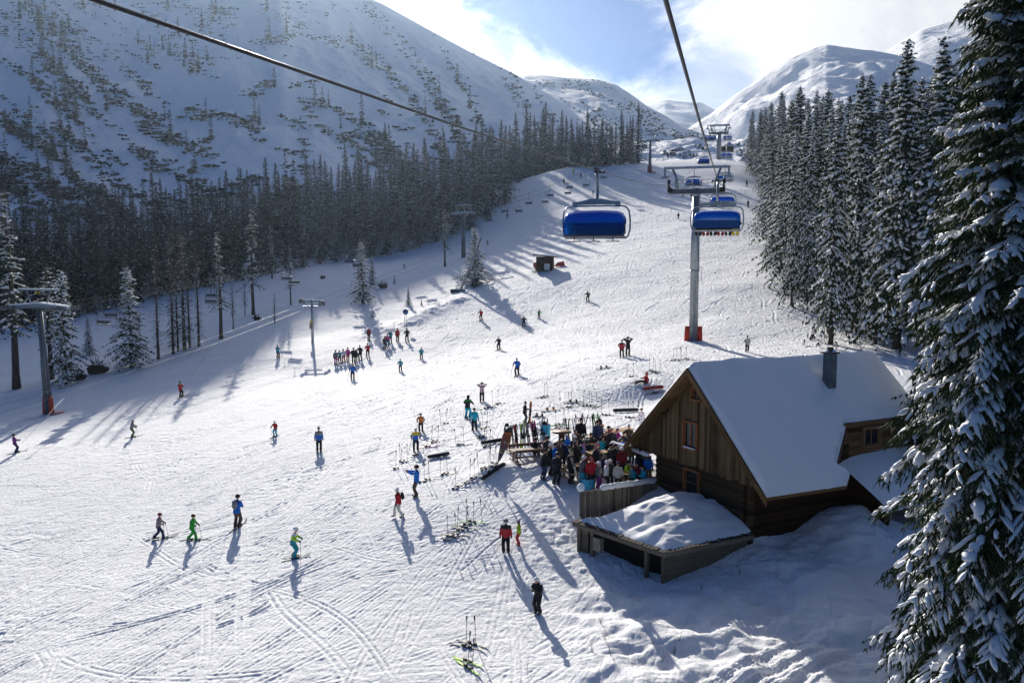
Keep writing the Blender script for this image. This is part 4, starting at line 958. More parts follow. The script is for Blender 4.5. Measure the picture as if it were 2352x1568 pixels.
def make_bubble_chair(name, lab, grp, back_m, detail=True):
    e = empty(name, (0, 0, 0), 0, lab, 'chairlift chair', grp)
    mb = MB(); mb.box((0, 0, -.02), (.16, .62, .16)); mb.box((0, .36, .06), (.12, .16, .2)); mb.box((0, -.36, .06), (.12, .16, .2)); mb.tube([(-.32, 0, -.05), (.12, 0, -.05)], .045, 6); mb.ell((-.34, 0, -.05), (.08, .08, .08), 6, 4)
    mb.build('grip', DKSTEEL, e)
    mb = MB(); mb.tube([(0, 0, -.08), (0, -.06, -.35), (0, -.30, -.65), (0, -.36, -.95), (0, -.20, -1.25), (0, .0, -1.40)], [.075, .07, .07, .075, .08, .085], 8); mb.build('hanger', STEEL, e)
    mb = MB(); mb.slab([(-1.15, .03, -1.56), (1.15, .03, -1.56), (1.15, .03, -1.48), (.25, .03, -1.28), (-.25, .03, -1.28), (-1.15, .03, -1.48)], (0, -.07, 0)); 
    for sx in (-1, 1): mb.box((sx * 1.0, 0, -1.55), (.2, .16, .26))
    mb.build('yoke', STEEL, e)
    mb = MB(); fr = [(0, 0, -1.62), (1.15, 0, -1.62), (1.40, 0, -1.68), (1.54, 0, -1.86), (1.60, .0, -2.3), (1.58, -.06, -2.75), (1.50, .05, -3.05), (1.42, .1, -3.12)]
    mb.tube(fr, .042, 7); mb.tube([(-x, y, z) for x, y, z in fr], .042, 7); mb.tube([(-1.45, .1, -3.12), (1.45, .1, -3.12)], .05, 6); mb.build('frame', STEEL, e)
    mb = MB(); sec = section(); nx = 22; n = len(sec); cy, cz = .45, -2.5; vs = []
    for s_ in (0, 1):
        for i in range(nx + 1):
            u = -1 + 2 * i / nx; k = (1 - abs(u) ** 7) ** .5 if abs(u) < 1 else 0; k = .55 + .45 * k
            for (y, z) in sec: vs.append((u * 1.42, cy + (y - cy) * k * (1 - .018 * s_), cz + (z - cz) * (k if z > cz else 1) * (1 - .018 * s_) + .06 * (1 - u * u) * (z > -2.3)))
    m_ = (nx + 1) * n; fs = []
    for i in range(nx):
        for j in range(n - 1):
            a = i * n + j; fs.append((a, a + 1, a + n + 1, a + n)); fs.append((m_ + a, m_ + a + n, m_ + a + n + 1, m_ + a + 1))
    for i in range(nx):
        a = i * n; fs.append((a, a + n, m_ + a + n, m_ + a)); a = i * n + n - 1; fs.append((a, m_ + a, m_ + a + n, a + n))
    mb.add(vs, fs, 0, True); 
    bub = mb.build('bubble', BLUE, e)
    mb = MB(); tub = [(x, y, z) for x, (y, z) in [(0, s) for s in sec]]
    for u in (-1.36, 1.36): mb.tube([(u, cy + (y - cy) * .62, cz + (z - cz) * (.62 if z > cz else 1)) for y, z in sec], .022, 5)
    mb.tube([(-1.4, 1.0, -3.02), (1.4, 1.0, -3.02)], .03, 6); mb.build('bubble_rim', DKSTEEL, bub)
    mb = MB(); mb.box((0, -.02, -2.62), (2.76, .10, .62), Matrix.Rotation(R(-8), 3, 'X')); mb.build('backrest', back_m, e)
    for k in range(6):
        mb = MB(); mb.box(((k - 2.5) * .455, .30, -3.00), (.43, .46, .10)); mb.build('seat', BLACK, e)
    mb = MB(); mb.box((0, .24, -3.075), (2.8, .56, .045)); mb.build('seat_shell', SEATG, e)
    if detail:
        mb = MB(); mb.tube([(-1.38, .12, -2.5), (-1.3, .72, -2.62), (1.3, .72, -2.62), (1.38, .12, -2.5)], .022, 6)
        for x in (-.9, 0, .9): mb.tube([(x, .72, -2.62), (x, .8, -3.3)], .02, 5); mb.tube([(x - .32, .82, -3.3), (x + .32, .82, -3.3)], .022, 5)
        mb.build('safety_bar', BLACK, e)
    return e
def place_chair(src, first, D, side, lab):
    e = src if first else copy_tree(src)
    e.location = (rope_x(D, side), D, rope_z(D) - .03)
    e.rotation_euler = (0, 0, -LIFT_ANG + (math.pi if side < 0 else 0)); e['label'] = lab
    return e
GCH = 'blue bubble chairs of the big lift'
cA = make_bubble_chair('bubble_chair', '', GCH, BLACK); place_chair(cA, True, 39.4, -1, 'nearest empty chair with closed blue bubble hanging left of the tower, facing the camera')
for D, lab in ((151, 'second downhill chair with blue bubble, framed by the tower head'), (209, 'third downhill blue bubble chair against the upper piste'), (268, 'downhill blue bubble chair left of the second tower, just above the crest'), (330, 'farthest downhill blue bubble chair beyond the crest')):
    place_chair(cA, False, D, -1, lab)
cB = make_bubble_chair('bubble_chair', '', GCH, SEATG); place_chair(cB, True, 103.5, 1, 'second uphill chair with blue bubble and pale back, just above the nearest uphill one')
cC = make_bubble_chair('bubble_chair', '', GCH, SEATB); CH1 = place_chair(cC, True, 52, 1, 'nearest uphill chair with blue bubble full of riders, in front of the tower mast')
for D, lab in ((160, 'third uphill blue bubble chair beside the sheaves of the tower'), (221, 'fourth uphill chair with pale back, low against the upper piste'), (281, 'fifth uphill blue bubble chair right of the second tower mast'), (338, 'farthest uphill blue bubble chair over the upper lift station')):
    place_chair(cB, False, D, 1, lab)
def text_mesh(s, size, name, m, parent, loc, rot, depth=.004):
    cu = bpy.data.curves.new(name, 'FONT'); cu.body = s; cu.size = size; cu.extrude = depth; cu.align_x = 'CENTER'; cu.align_y = 'CENTER'
    t_ = bpy.data.objects.new('t', cu); C.objects.link(t_); dg = bpy.context.evaluated_depsgraph_get(); me = bpy.data.meshes.new_from_object(t_.evaluated_get(dg)); bpy.data.objects.remove(t_)
    me.materials.clear(); me.materials.append(m); return link(name, me, parent, loc, rot)
def sheaves(mb, x, y0, z, n, gap=.42, r=.2):
    mb.box((x, y0, z), (.09, n * gap * .98, .16))
    for k in range(n):
        y = y0 + (k - (n - 1) / 2) * gap; mb.tube([(x - .16, y, z + .05), (x - .05, y, z + .05)], r, 12, smooth=False)
def big_tower(name, X, Y, zb, zt_, s, lab, num=None, pads=True):
    e = empty(name, (X, Y, zb), -LIFT_ANG, lab, 'lift tower'); h = zt_ - zb
    mb = MB(); mb.tube([(0, 0, -.5), (0, 0, h * .45), (0, 0, h * .45 + .02), (0, 0, h - .9)], [.47 * s, .45 * s, .50 * s, .38 * s], 20); 
    mb.tube([(0, 0, h * .45 + .0), (0, 0, h * .45 + .16)], .52 * s, 20); mb.tube([(0, 0, h - 1.15), (0, 0, h - .85)], .46 * s, 20); pole = mb.build('pole', STEEL, e)
    mb = MB()
    for k in range(int(h / .45)): mb.tube([(.46 * s, 0, .6 + k * .4), (.62 * s, 0, .6 + k * .4)], .012, 4)
    mb.box((.62, 0, h * .40), (.35, .4, .05)); mb.tube([(.75, 0, h * .40), (.75, 0, h * .48), (.5, 0, h * .48)], .03, 5); mb.build('ladder', STEEL, pole)
    mb = MB(); mb.box((0, 0, h - .66), (5.6 * s, .55, .5)); mb.slab([(-.75, -.33, h - .9), (.75, -.33, h - .9), (.3, -.33, h - .35), (-.3, -.33, h - .35)], (0, .66, 0)); arm = mb.build('crossarm', DKSTEEL, e)
    mb = MB(); mb.box((0, 0, h - .38), (5.2 * s, .5, .07)); mb.box((0, 0, h + 1.99), (6.9 * s, .26, .07)); mb.box((0, 0, h - .14 - .2), (.6, .6, .14)); mb.build('arm_snow', M_SNOWSOFT, arm)
    mb = MB(); mb.box((0, 0, h + 1.85), (7.0 * s, .3, .22)); 
    for sx in (-1, 1):
        mb.tube([(sx * 1.85 * s, 0, h - .4), (sx * 2.1 * s, 0, h + .7), (sx * 2.5 * s, 0, h + 1.75)], .14, 6); mb.box((sx * 3.35 * s, 0, h + 1.35), (.22, .25, .9)); mb.box((sx * 3.15 * s, 0, h + .95), (.95, .7, .13)); mb.box((sx * 3.4 * s, 0, h + .78), (.75, .8, .2))
    mb.build('gantry', STEEL, e)
    for sx in (-1, 1):
        mb = MB(); sheaves(mb, sx * 2.87 * s + .1, 0, h - .22, 8); mb.box((sx * 2.75 * s, 0, h - .55), (.55, 1.1, .45)); mb.box((sx * 2.9 * s, .0, h + .35), (.3, .4, .5)); mb.build('sheave_train', BLACK if sx < 0 else BLACK, e)
    mb = MB()
    for y in (-.45, .45):
        for x in (-1.9, -1.2, -.4, .4, 1.2, 1.9): mb.tube([(x * s, y, h - .5), (x * s, y, h + .55)], .022, 4)
        for x0, x1 in ((-1.9, -.4), (.4, 1.9)):
            for z in (.2, .55): mb.tube([(x0 * s, y, h + z), (x1 * s, y, h + z)], .02, 4)
    for x in (-2.2, -2.0, 2.0, 2.3): mb.box((x * s, .1, h + .15), (.16, .3, 1.15))
    mb.build('railing', STEEL, e)
    if num: text_mesh(num, .34, 'number', BLACK, arm, (0, -.35, h - .6), (R(90), 0, 0))
    if pads:
        for sx in (-1, 1):
            mb = MB(); mb.tube([(sx * .62, 0, -.1), (sx * .62, 0, 1.65)], [.24, .2], 10, sq=1.6); mb.build('pad', PAD, e)
        mb = MB(); mb.tube([(.1, .9, -.5), (.1, .9, .1)], [1.3, 1.15], 14, sq=.5); mb.build('fallen_net', mat('pink_net', (.55, .22, .22), .9), e)
    return e
b0 = hit(1599, 768); tx, ty = rope_x(90, 0), 90.0
big_tower('lift_tower', tx, ty, zg(tx, ty) - .1, rope_z(90), 1.0, 'nearest round steel lift tower with red pads, standing behind the hut roof', '13')
big_tower('lift_tower', rope_x(262, 0), 262, 33.5, rope_z(262), 1.0, 'second tower of the big lift at the crest of the piste', None, False)
big_tower('lift_tower', rope_x(318, 0), 318, 40, rope_z(318) - .2, 1.0, 'third tower of the big lift, close behind the second one', None, False)
# ---- old four seat lift through the left forest gap
LA = Vector((-52.6, 92, -4.7)); LB_ = Vector((-11.1, 190, 11.6)); LC_ = Vector((42.7, 260, 38.2)); LD_ = Vector((78, 372, 54))
def line4(t_pts, off, sag=2.0):
    pts = []
    for a, b in zip(t_pts[:-1], t_pts[1:]):
        d = (b - a); n = Vector((-d.y, d.x, 0)).normalized() * off
        for k in range(20): u = k / 20; pts.append(a.lerp(b, u) + n - Vector((0, 0, 4 * sag * u * (1 - u))))
    pts.append(t_pts[-1]); return pts
LZ = LA + (LA - LB_) * .8; LZ.z = -19
for off, w_ in ((2.3, 'left'), (-2.3, 'right')):
    mb = MB(); mb.tube(line4([LZ, LA, LB_, LC_, LD_], off), .022, 5); tag(mb.build('haul_rope', ROPE), 'thin rope of the old lift through the forest gap, %s one of the two' % ('farther' if w_ == 'left' else 'nearer'), 'cable')
def make_quad_chair():
    e = empty('quad_chair', (0, 0, 0), 0, '', 'chairlift chair', 'open four seat chairs of the old lift')
    mb = MB(); mb.box((0, 0, 0), (.1, .4, .14)); mb.tube([(0, 0, 0), (0, 0, -.9), (0, 0, -1.5)], .035, 6); mb.build('hanger', DKSTEEL, e)
    mb = MB(); fr = [(0, 0, -1.5), (.85, 0, -1.5), (1.0, 0, -1.62), (1.06, .05, -2.1), (1.08, .0, -2.6), (1.0, .3, -2.78)]; mb.tube(fr, .032, 5); mb.tube([(-x, y, z) for x, y, z in fr], .032, 5); mb.build('frame', DKSTEEL, e)
    mb = MB(); mb.box((0, .18, -2.75), (2.02, .48, .07)); mb.build('seat', BLACK, e)
    mb = MB(); mb.box((0, -.06, -2.42), (2.0, .05, .42)); mb.build('backrest', DKSTEEL, e)
    mb = MB(); mb.box((0, .18, -2.69), (1.9, .42, .05)); mb.build('seat_snow', M_SNOWSOFT, e)
    return e
qc = make_quad_chair(); first = True
def at_px(a, b, px, off, sag=2.0):
    best = None
    for k in range(400):
        u = k / 400; d = (b - a); n = Vector((-d.y, d.x, 0)).normalized() * off; p = a.lerp(b, u) + n - Vector((0, 0, 4 * sag * u * (1 - u)))
        e_ = abs(1176 + FOC * p.x / (p.y * math.cos(PITCH) - p.z * math.sin(PITCH)) - px)
        if best is None or e_ < best[0]: best = (e_, p, d)
    return best[1], best[2]
QC = [(LA, LB_, 250, 2.3, 'upper of the two stacked chairs beside the big grey tower'), (LA, LB_, 235, -2.3, 'lower of the two stacked chairs beside the big grey tower'), (LA, LB_, 485, 2.3, 'upper of the two stacked chairs between brown spruces and long bare stem'), (LA, LB_, 482, -2.3, 'lower of the two stacked chairs between brown spruces and long bare stem'),
 (LA, LB_, 658, 2.3, 'left chair of the pair over the shaded slope'), (LA, LB_, 675, -2.3, 'right chair of the pair over the shaded slope'), (LA, LB_, 803, 2.3, 'left chair of the pair before the dark snowy spruce'), (LA, LB_, 822, -2.3, 'right chair of the pair before the dark snowy spruce'),
 (LA, LB_, 928, 2.3, 'left chair of the pair at the forest edge below the pylon'), (LA, LB_, 950, -2.3, 'right chair of the pair at the forest edge below the pylon'),
 (LB_, LC_, 1122, -2.3, 'lowest chair above the knoll, right beside the pylon'), (LB_, LC_, 1160, 2.3, 'second chair up the shaded knoll, on the farther rope'), (LB_, LC_, 1191, -2.3, 'second chair up the shaded knoll, on the nearer rope'), (LB_, LC_, 1215, 2.3, 'third chair up the shaded knoll, on the farther rope'),
 (LB_, LC_, 1252, -2.3, 'third chair up the shaded knoll, on the nearer rope'), (LB_, LC_, 1264, 2.3, 'chair left of the blue bubble hanger, farther rope'), (LB_, LC_, 1304, -2.3, 'chair directly above the nearest blue bubble, nearer rope'), (LB_, LC_, 1308, 2.3, 'chair directly above the nearest blue bubble, farther rope'), (LB_, LC_, 1346, -2.3, 'chair hidden behind the hanger of the nearest blue chair'),
 (LB_, LC_, 1384, 2.3, 'chair right of the hanger near the crest, farther rope'), (LB_, LC_, 1387, -2.3, 'chair right of the hanger near the crest, nearer rope'), (LB_, LC_, 1421, 2.3, 'small chair at the crest below the far forest end'), (LB_, LC_, 1452, -2.3, 'small far chair left of the crest tower')]
for a, b, px, off, lab in QC:
    p, d = at_px(a, b, px, off); e = qc if first else copy_tree(qc); first = False
    e.location = p; e.rotation_euler = (0, 0, math.atan2(d.y, d.x) - math.pi / 2 + (math.pi if off > 0 else 0)); e['label'] = 'open chair, ' + lab
def quad_tower(P, zb, d, s, lab, pad=False, lean=(0, 0), aw=1.0):
    e = empty('lift_tower', (P.x, P.y, zb), math.atan2(d.y, d.x) - math.pi / 2, lab, 'lift tower'); h = P.z - zb
    mb = MB(); lx, ly = lean; mb.tube([(lx, ly, -.4), (lx * .5, ly * .5, h * .5), (lx * .48, ly * .48, h * .52), (0, 0, h)], [.42 * s, .36 * s, .33 * s, .27 * s], 16); pole = mb.build('pole', DKSTEEL, e)
    mb = MB()
    for x in (-.2, .2): mb.tube([(lx + x + .35, ly - .45, .5), (x + .35, -.35, h)], .025, 4)
    for k in range(int(h / .4)): u = k * .4 / h; mb.tube([(lx * (1 - u) + .15, ly * (1 - u) - .4, .5 + k * .4), (lx * (1 - u) + .55, ly * (1 - u) - .4, .5 + k * .4)], .014, 4)
    mb.build('ladder', STEEL, pole)
    mb = MB(); mb.slab([(-2.9 * aw, -.2, h - .05), (-.5, -.2, h + .05), (.5, -.2, h + .05), (2.9 * aw, -.2, h - .05), (2.9 * aw, -.2, h + .2), (.4, -.2, h + .5), (-.4, -.2, h + .5), (-2.9 * aw, -.2, h + .2)], (0, .45, 0)); arm = mb.build('crossarm', STEEL, e)
    mb = MB(); [mb.slab([(sx * .3, -.24, h + .5), (sx * 2.95 * aw, -.24, h + .2), (sx * 2.95 * aw, -.24, h + .36), (sx * .3, -.24, h + .66)][::sx], (0, .5, 0)) for sx in (-1, 1)]; mb.box((0, 0, h + 2.12), (3.9 * aw, .3, .1)); mb.build('arm_snow', M_SNOWSOFT, arm)
    mb = MB(); mb.box((0, 0, h + 2.0), (4.0 * aw, .16, .16)); 
    for sx in (-1, 1): mb.tube([(sx * 1.2, 0, h + .4), (sx * 1.9, 0, h + 2.0)], .07, 5); mb.tube([(sx * 2.5, 0, h + .5), (sx * 1.6, 0, h + 1.2)], .05, 5)
    mb.build('gantry', STEEL, e)
    mb = MB(); mb.box((-.3, -.12, h + 1.72), (.3, .05, .34)); mb.box((.3, -.12, h + 1.72), (.2, .05, .3)); mb.build('sign_plate', mat('yellow_sign', (.55, .38, .02), .6), arm)
    for sx in (-1, 1):
        mb = MB(); sheaves(mb, sx * 2.35 * aw, 0, h - .05, 10 if aw > 1 else 8, .48, .21 * (1.2 if aw > 1 else 1)); mb.build('sheave_train', DKSTEEL, e)
    if pad:
        for sx in (-1, 1):
            mb = MB(); mb.tube([(lx + sx * .5, ly - .1, -.1), (lx + sx * .5, ly - .1, 1.9)], [.3, .22], 9); mb.build('pad', PAD, e)
        mb = MB(); mb.tube([(lx + 1.2, ly + .3, -.4), (lx + 1.2, ly + .3, .12)], [1.2, 1.0], 12, sq=.6); mb.build('fallen_net', mat('pink_net', (.55, .22, .22), .9), e)
    return e
pb = hit(127, 957); quad_tower(LA, pb.z, LB_ - LA, 1.08, 'big grey lift tower with ladder and orange pads at the left edge', True, (1.1, -.3), 1.55)
quad_tower(LB_, zg(LB_.x, LB_.y), LB_ - LA, 1.2, 'snow topped lift tower behind the lone spruce on the knoll')
quad_tower(LC_, zg(LC_.x, LC_.y), LC_ - LB_, 1.2, 'dark lift tower with orange base at the crest left of the blue chairs', True)
quad_tower(Vector((97, 440, 58)), 49, LC_ - LB_, 1.2, 'distant lift tower with broad head beside the far hut on the plateau')
# leaning pylon of the rope tow with its concrete foot, counterweight box and pulley
e = empty('leaning_pylon', tuple(hit(1057, 668)), 0, 'leaning steel pylon with ladder rungs standing on a dark block before the lone spruce', 'pylon')
L0 = e.location; topP = at(1106, 545, L0.y + .5) - L0
mb = MB(); mb.tube([(0, 0, 0), tuple(topP)], [.25, .17], 10); mb.build('mast', STEEL, e)
mb = MB()
for k in range(24): p = topP * ((k + 1) / 26); mb.box(p + Vector((-.36, -.05, 0)), (.22, .06, .05))
mb.build('rung', M_SNOWSOFT, e)
mb = MB(); mb.box((-.4, 0, -.2), (2.6, 1.2, .9)); mb.build('foot_block', mat('dark_block', (.05, .045, .04), .9, noise=(2, .3)), e)
mb = MB(); mb.box((-.4, 0, .3), (2.5, 1.1, .12)); mb.build('foot_snow', M_SNOWSOFT, e)
p = hit(1090, 660); e = empty('counterweight_box', tuple(p), 0, 'black box on two legs at the foot of the lone spruce', 'box')
mb = MB(); mb.box((0, 0, 1.0), (1.35, .8, 1.5)); mb.box((0, 0, .1), (.6, .5, .6)); mb.build('housing', mat('black_box', (.02, .02, .022), .6), e); mb = MB(); mb.box((0, 0, 1.8), (1.3, .75, .1)); mb.build('top_snow', M_SNOWSOFT, e); mb = MB(); mb.tube([(-.5, -.45, -.2), (-.5, -.45, 3.2)], .05, 5); mb.tube([(.0, -.45, -.2), (.0, -.45, 3.6)], .05, 5); mb.build('leg', STEEL, e)
# rope tow (T-bar) tower, ropes and sticks
T0 = hit(718, 786); D0 = T0.y
TT = at(717, 686, D0)
e = empty('tow_tower', tuple(T0), R(-16), 'slim snow rimmed tow lift mast with pulleys and yellow box left of the ski class', 'lift tower'); h = TT.z - T0.z
mb = MB(); mb.tube([(0, 0, -.3), (0, 0, h * .55), (0, 0, h)], [.2, .17, .13], 10); mb.build('pole', STEEL, e)
mb = MB(); mb.tube([(.28, -.1, .4), (.28, -.1, h - .6)], .022, 4); 
for k in range(int(h / .4) - 1): mb.tube([(.1, -.1, .6 + k * .4), (.28, -.1, .6 + k * .4)], .012, 4)
mb.build('ladder', STEEL, e)
mb = MB(); mb.box((0, 0, h - .35), (3.3, .16, .2)); mb.box((-.2, 0, h - 1.1), (2.4, .14, .16)); mb.tube([(-1.4, 0, h - .4), (-.6, 0, h - 1.1)], .05, 5); mb.build('crossarm', STEEL, e)
mb = MB(); mb.box((0, 0, h - .2), (3.2, .18, .09)); mb.ell((0, 0, h + .05), (.2, .2, .16)); mb.build('arm_snow', M_SNOWSOFT, e)
for sx in (-1, 1):
    for dy in (-.45, .45):
        mb = MB(); mb.tube([(sx * 1.6, dy, h - .35 - .3 * (sx > 0)), (sx * 1.6 + .1, dy, h - .35 - .3 * (sx > 0))], .38, 14); mb.build('pulley', DKSTEEL, e)
mb = MB(); mb.box((-.05, -.22, h * .48), (.3, .12, .4)); mb.build('yellow_box', mat('yellow_sign', (.55, .38, .02), .6), e); mb = MB(); mb.box((-.05, -.24, h * .38), (.42, .2, .8)); mb.build('control_box', mat('pale_box', (.24, .21, .16), .8), e)
TR = [at(-60, 965, 66), at(145, 905, 77), at(487, 792, 95), at(696, 712, D0), at(1000, 600, 140), at(1104, 552, 146)]
for off, wh in ((0, 'nearer'), (2.6, 'farther')):
    mb = MB(); mb.tube([p + Vector((-off * .9, off * .5, 0)) for p in TR], .014, 4); tag(mb.build('tow_rope', ROPE), 'thin overhead rope of the tow lift running up the left edge, %s strand' % wh, 'cable')
TOWROPE = TR
# small service hut, snow gun and warning sheet in mid piste
p = hit(1252, 621); sC = p.y / 150.0; e = empty('ticket_hut', tuple(p), R(-12), 'small dark service hut with a snow covered flat roof in the middle of the piste', 'hut', scale=1.0)
mb = MB(); mb.box((0, 0, 1.2), (2.9, 2.4, 2.6)); wl = mb.build('wall', W_DARK, e); mb = MB(); mb.box((0, 0, 2.62), (4.0, 3.3, .18), Matrix.Rotation(R(5), 3, 'Y')); rf = mb.build('roof', W_LOG, e); mb = MB(); mb.box((0, 0, 2.78), (3.9, 3.2, .16), Matrix.Rotation(R(5), 3, 'Y')); mb.build('roof_snow', M_SNOWSOFT, rf)
mb = MB(); mb.box((.55, -1.26, .65), (1.0, .08, 1.15)); mb.build('white_panel', mat('white_panel', (.55, .56, .57), .6), wl); mb = MB(); mb.box((-.5, -1.24, 1.5), (.8, .06, .8)); mb.build('window', GLASS, wl)
p = hit(1232, 624); e = empty('snow_gun', tuple(p), 0, 'red and white snow gun parked against the left wall of the service hut', 'snow gun')
mb = MB(); mb.tube([(-.45, 0, 1.2), (-.1, .0, 1.25), (.5, 0, 1.2)], [.5, .55, .42], 12); mb.build('barrel', mat('gun_red', (.42, .04, .03), .5), e); mb = MB(); mb.tube([(-.6, 0, 1.18), (-.44, 0, 1.2)], .58, 12); mb.build('ring', mat('white_panel', (.55, .56, .57), .6), e)
mb = MB(); mb.box((0, 0, .5), (.5, .4, .5)); mb.tube([(-.9, -.3, .05), (.9, -.3, .05)], .08, 5); mb.tube([(-.9, .3, .05), (.9, .3, .05)], .08, 5); mb.build('sledge', DKSTEEL, e)
p = hit(1283, 612); mb = MB(); mb.slab([(-.9, 0, 0), (1.2, 0, .1), (1.0, 0, 1.0), (-.2, 0, .75)], (0, .12, 0)); o = mb.build('safety_net', mat('red_net', (.55, .08, .08), .9)); o.location = p; tag(o, 'slumped red safety net on the right side of the service hut', 'safety net')
# huts on the far plateau
for (px, py, D, w_, hh, lab) in ((1553, 358, 400, 8, 4.0, 'distant timber hut with snowy roof on the plateau above the piste'), (1668, 352, 430, 6, 5.5, 'distant upper lift station with grey roof behind the blue chairs')):
    p = at(px, py, D); e = empty('distant_hut', tuple(p), R(20), lab, 'hut')
    mb = MB(); mb.box((0, 0, hh * .25), (w_, w_ * .7, hh * .7)); mb.build('wall', W_DARK, e); mb = MB(); mb.slab([(-w_ * .6, -w_ * .45, hh * .55), (0, -w_ * .45, hh), (w_ * .6, -w_ * .45, hh * .55)], (0, w_ * .9, 0)); mb.build('roof', mat('grey_roof', (.3, .33, .38), .8), e)
# ------------------------------------------------------------------ people
def ik(a, b, l1, l2, hint):
    a, b = Vector(a), Vector(b); d = b - a; L_ = min(d.length, (l1 + l2) * .998)
    if d.length > L_: b = a + d.normalized() * L_; d = b - a
    x = (l1 * l1 - l2 * l2 + L_ * L_) / (2 * L_); h = math.sqrt(max(0, l1 * l1 - x * x)); u = d.normalized(); hv = Vector(hint); hv = (hv - u * hv.dot(u)); hv.normalize()
    return a + u * x + hv * h, b
# pose: hip height, forward lean (deg), hip shift, ankles (x,y) left/right, wrists (x,y,z) left/right; the figure faces +Y
POSES = {
 'stand': dict(hip=.93, lean=3, an=((-.12, .0), (.12, .03)), wr=((-.30, .06, .82), (.30, .10, .84))),
 'poles': dict(hip=.88, lean=12, an=((-.14, -.02), (.14, .06)), wr=((-.30, .38, 1.02), (.30, .40, 1.04))),
 'crouch': dict(hip=.74, lean=28, an=((-.17, -.02), (.15, .10)), wr=((-.38, .40, .92), (.40, .34, .98))),
 'stride': dict(hip=.88, lean=8, an=((-.10, -.30), (.12, .32)), wr=((-.24, .32, 1.0), (.22, .30, 1.05))),
 'walk': dict(hip=.91, lean=5, an=((-.09, -.24), (.11, .26)), wr=((-.34, .16, .86), (.36, -.10, .88))),
 'phone': dict(hip=.92, lean=6, an=((-.12, .02), (.13, -.02)), wr=((-.10, .32, 1.20), (.12, .31, 1.18)), el=(-.6, -.2, -1), nod=.06),
 'photo': dict(hip=.93, lean=-2, an=((-.11, .0), (.12, .04)), wr=((-.14, .48, 1.44), (.10, .50, 1.46)), el=(0, 0, -1)),
 'head': dict(hip=.93, lean=2, an=((-.12, .0), (.14, .03)), wr=((-.16, .16, 1.62), (.18, .15, 1.60)), el=(-1, .1, 0)),
 'hips': dict(hip=.92, lean=2, an=((-.15, .0), (.15, .03)), wr=((-.22, .04, .98), (.22, .04, .98)), el=(-1, -.3, 0)),
 'tow': dict(hip=.90, lean=-5, an=((-.12, .06), (.12, .10)), wr=((-.14, .34, 1.08), (.20, .36, 1.20))),
 'carry': dict(hip=.93, lean=4, an=((-.13, .0), (.13, .05)), wr=((-.28, .12, .84), (.30, .34, 1.22))),
 'bend': dict(hip=.88, lean=42, an=((-.14, -.05), (.14, .05)), wr=((-.20, .55, .72), (.20, .55, .74))),
 'sit': dict(hip=.47, lean=10, an=((-.14, .42), (.14, .40)), wr=((-.18, .42, .78), (.20, .40, .80)), sit=True),
 'ride': dict(hip=.47, lean=0, an=((-.13, .40), (.13, .42)), wr=((-.18, .36, .80), (.20, .36, .80)), sit=True),
 'ground': dict(hip=.14, lean=-6, an=((-.18, .78), (.20, .80)), wr=((-.30, -.12, .12), (.28, .30, .42)), sit=True, anz=.08),
 'lean': dict(hip=.93, lean=14, an=((-.13, .0), (.13, -.06)), wr=((-.24, .42, 1.02), (.24, .44, 1.02))),
}
def skel(P):
    J = {}; hp = Vector((0, 0, P['hip'])); ln = R(P['lean']); up = Vector((0, math.sin(ln), math.cos(ln)))
    if P['lean'] > 20: hp = hp - Vector((0, .14, 0))
    J['pel'] = hp; J['waist'] = hp + up * .16; J['chest'] = hp + up * .40; J['nb'] = hp + up * .52
    fw = Vector((0, math.cos(ln), -math.sin(ln)))
    J['neck'] = hp + up * .585; J['head'] = J['neck'] + up * .125 + Vector((0, .025 + P.get('nod', 0), 0)); 
    if P['lean'] > 20: J['head'] = J['neck'] + Vector((0, .07, .10))
    J['crown'] = J['head'] + Vector((0, .0, .075)); J['face'] = J['head'] + Vector((0, .05, -.01)); J['nose'] = J['head'] + Vector((0, .112, -.015))
    anz = P.get('anz', .10)
    for i, s in enumerate((-1, 1)):
        k = 'LR'[i]; J['hip' + k] = hp + Vector((s * .095, 0, -.04)); a = P['an'][i]
        kn, an = ik(J['hip' + k], (a[0], a[1], anz), .42, .42, (s * .15, 1, .35 if P.get('sit') else .1)); J['kn' + k] = kn; J['an' + k] = an; J['toe' + k] = an + Vector((0, .12, -.03))
        J['sh' + k] = hp + up * .50 + Vector((s * .185, 0, 0)); h = P.get('el', (-.7, -.6, -.5)); el, wr = ik(J['sh' + k], P['wr'][i], .285, .255, (h[0] * -s if s > 0 else h[0], h[1], h[2])); 
        J['el' + k] = el; J['wr' + k] = wr; d = (wr - el).normalized(); J['pm' + k] = wr + d * .06
    return J
SK = {}
def torso(mb, pts, rx, ry, n=16):
    """oval tube whose wide axis stays level"""
    X = Vector((1, 0, 0)); vs = []; m = len(pts)
    for i, p in enumerate(pts):
        t = (pts[min(i + 1, m - 1)] - pts[max(i - 1, 0)]).normalized(); Y = t.cross(X).normalized()
        for k in range(n): th = 2 * math.pi * k / n; vs.append(p + X * (math.cos(th) * rx[i]) + Y * (math.sin(th) * ry[i]))
    fs = [(i * n + k, i * n + (k + 1) % n, (i + 1) * n + (k + 1) % n, (i + 1) * n + k) for i in range(m - 1) for k in range(n)] + [tuple(range(n))[::-1], tuple((m - 1) * n + k for k in range(n))]
    mb.add(vs, fs, 0, True)
def limb(mb, pts, r, n=10):
    mb.tube(pts, r, n)
    for p, q in zip(pts, r): mb.ell(p, (q, q, q), n, 6)
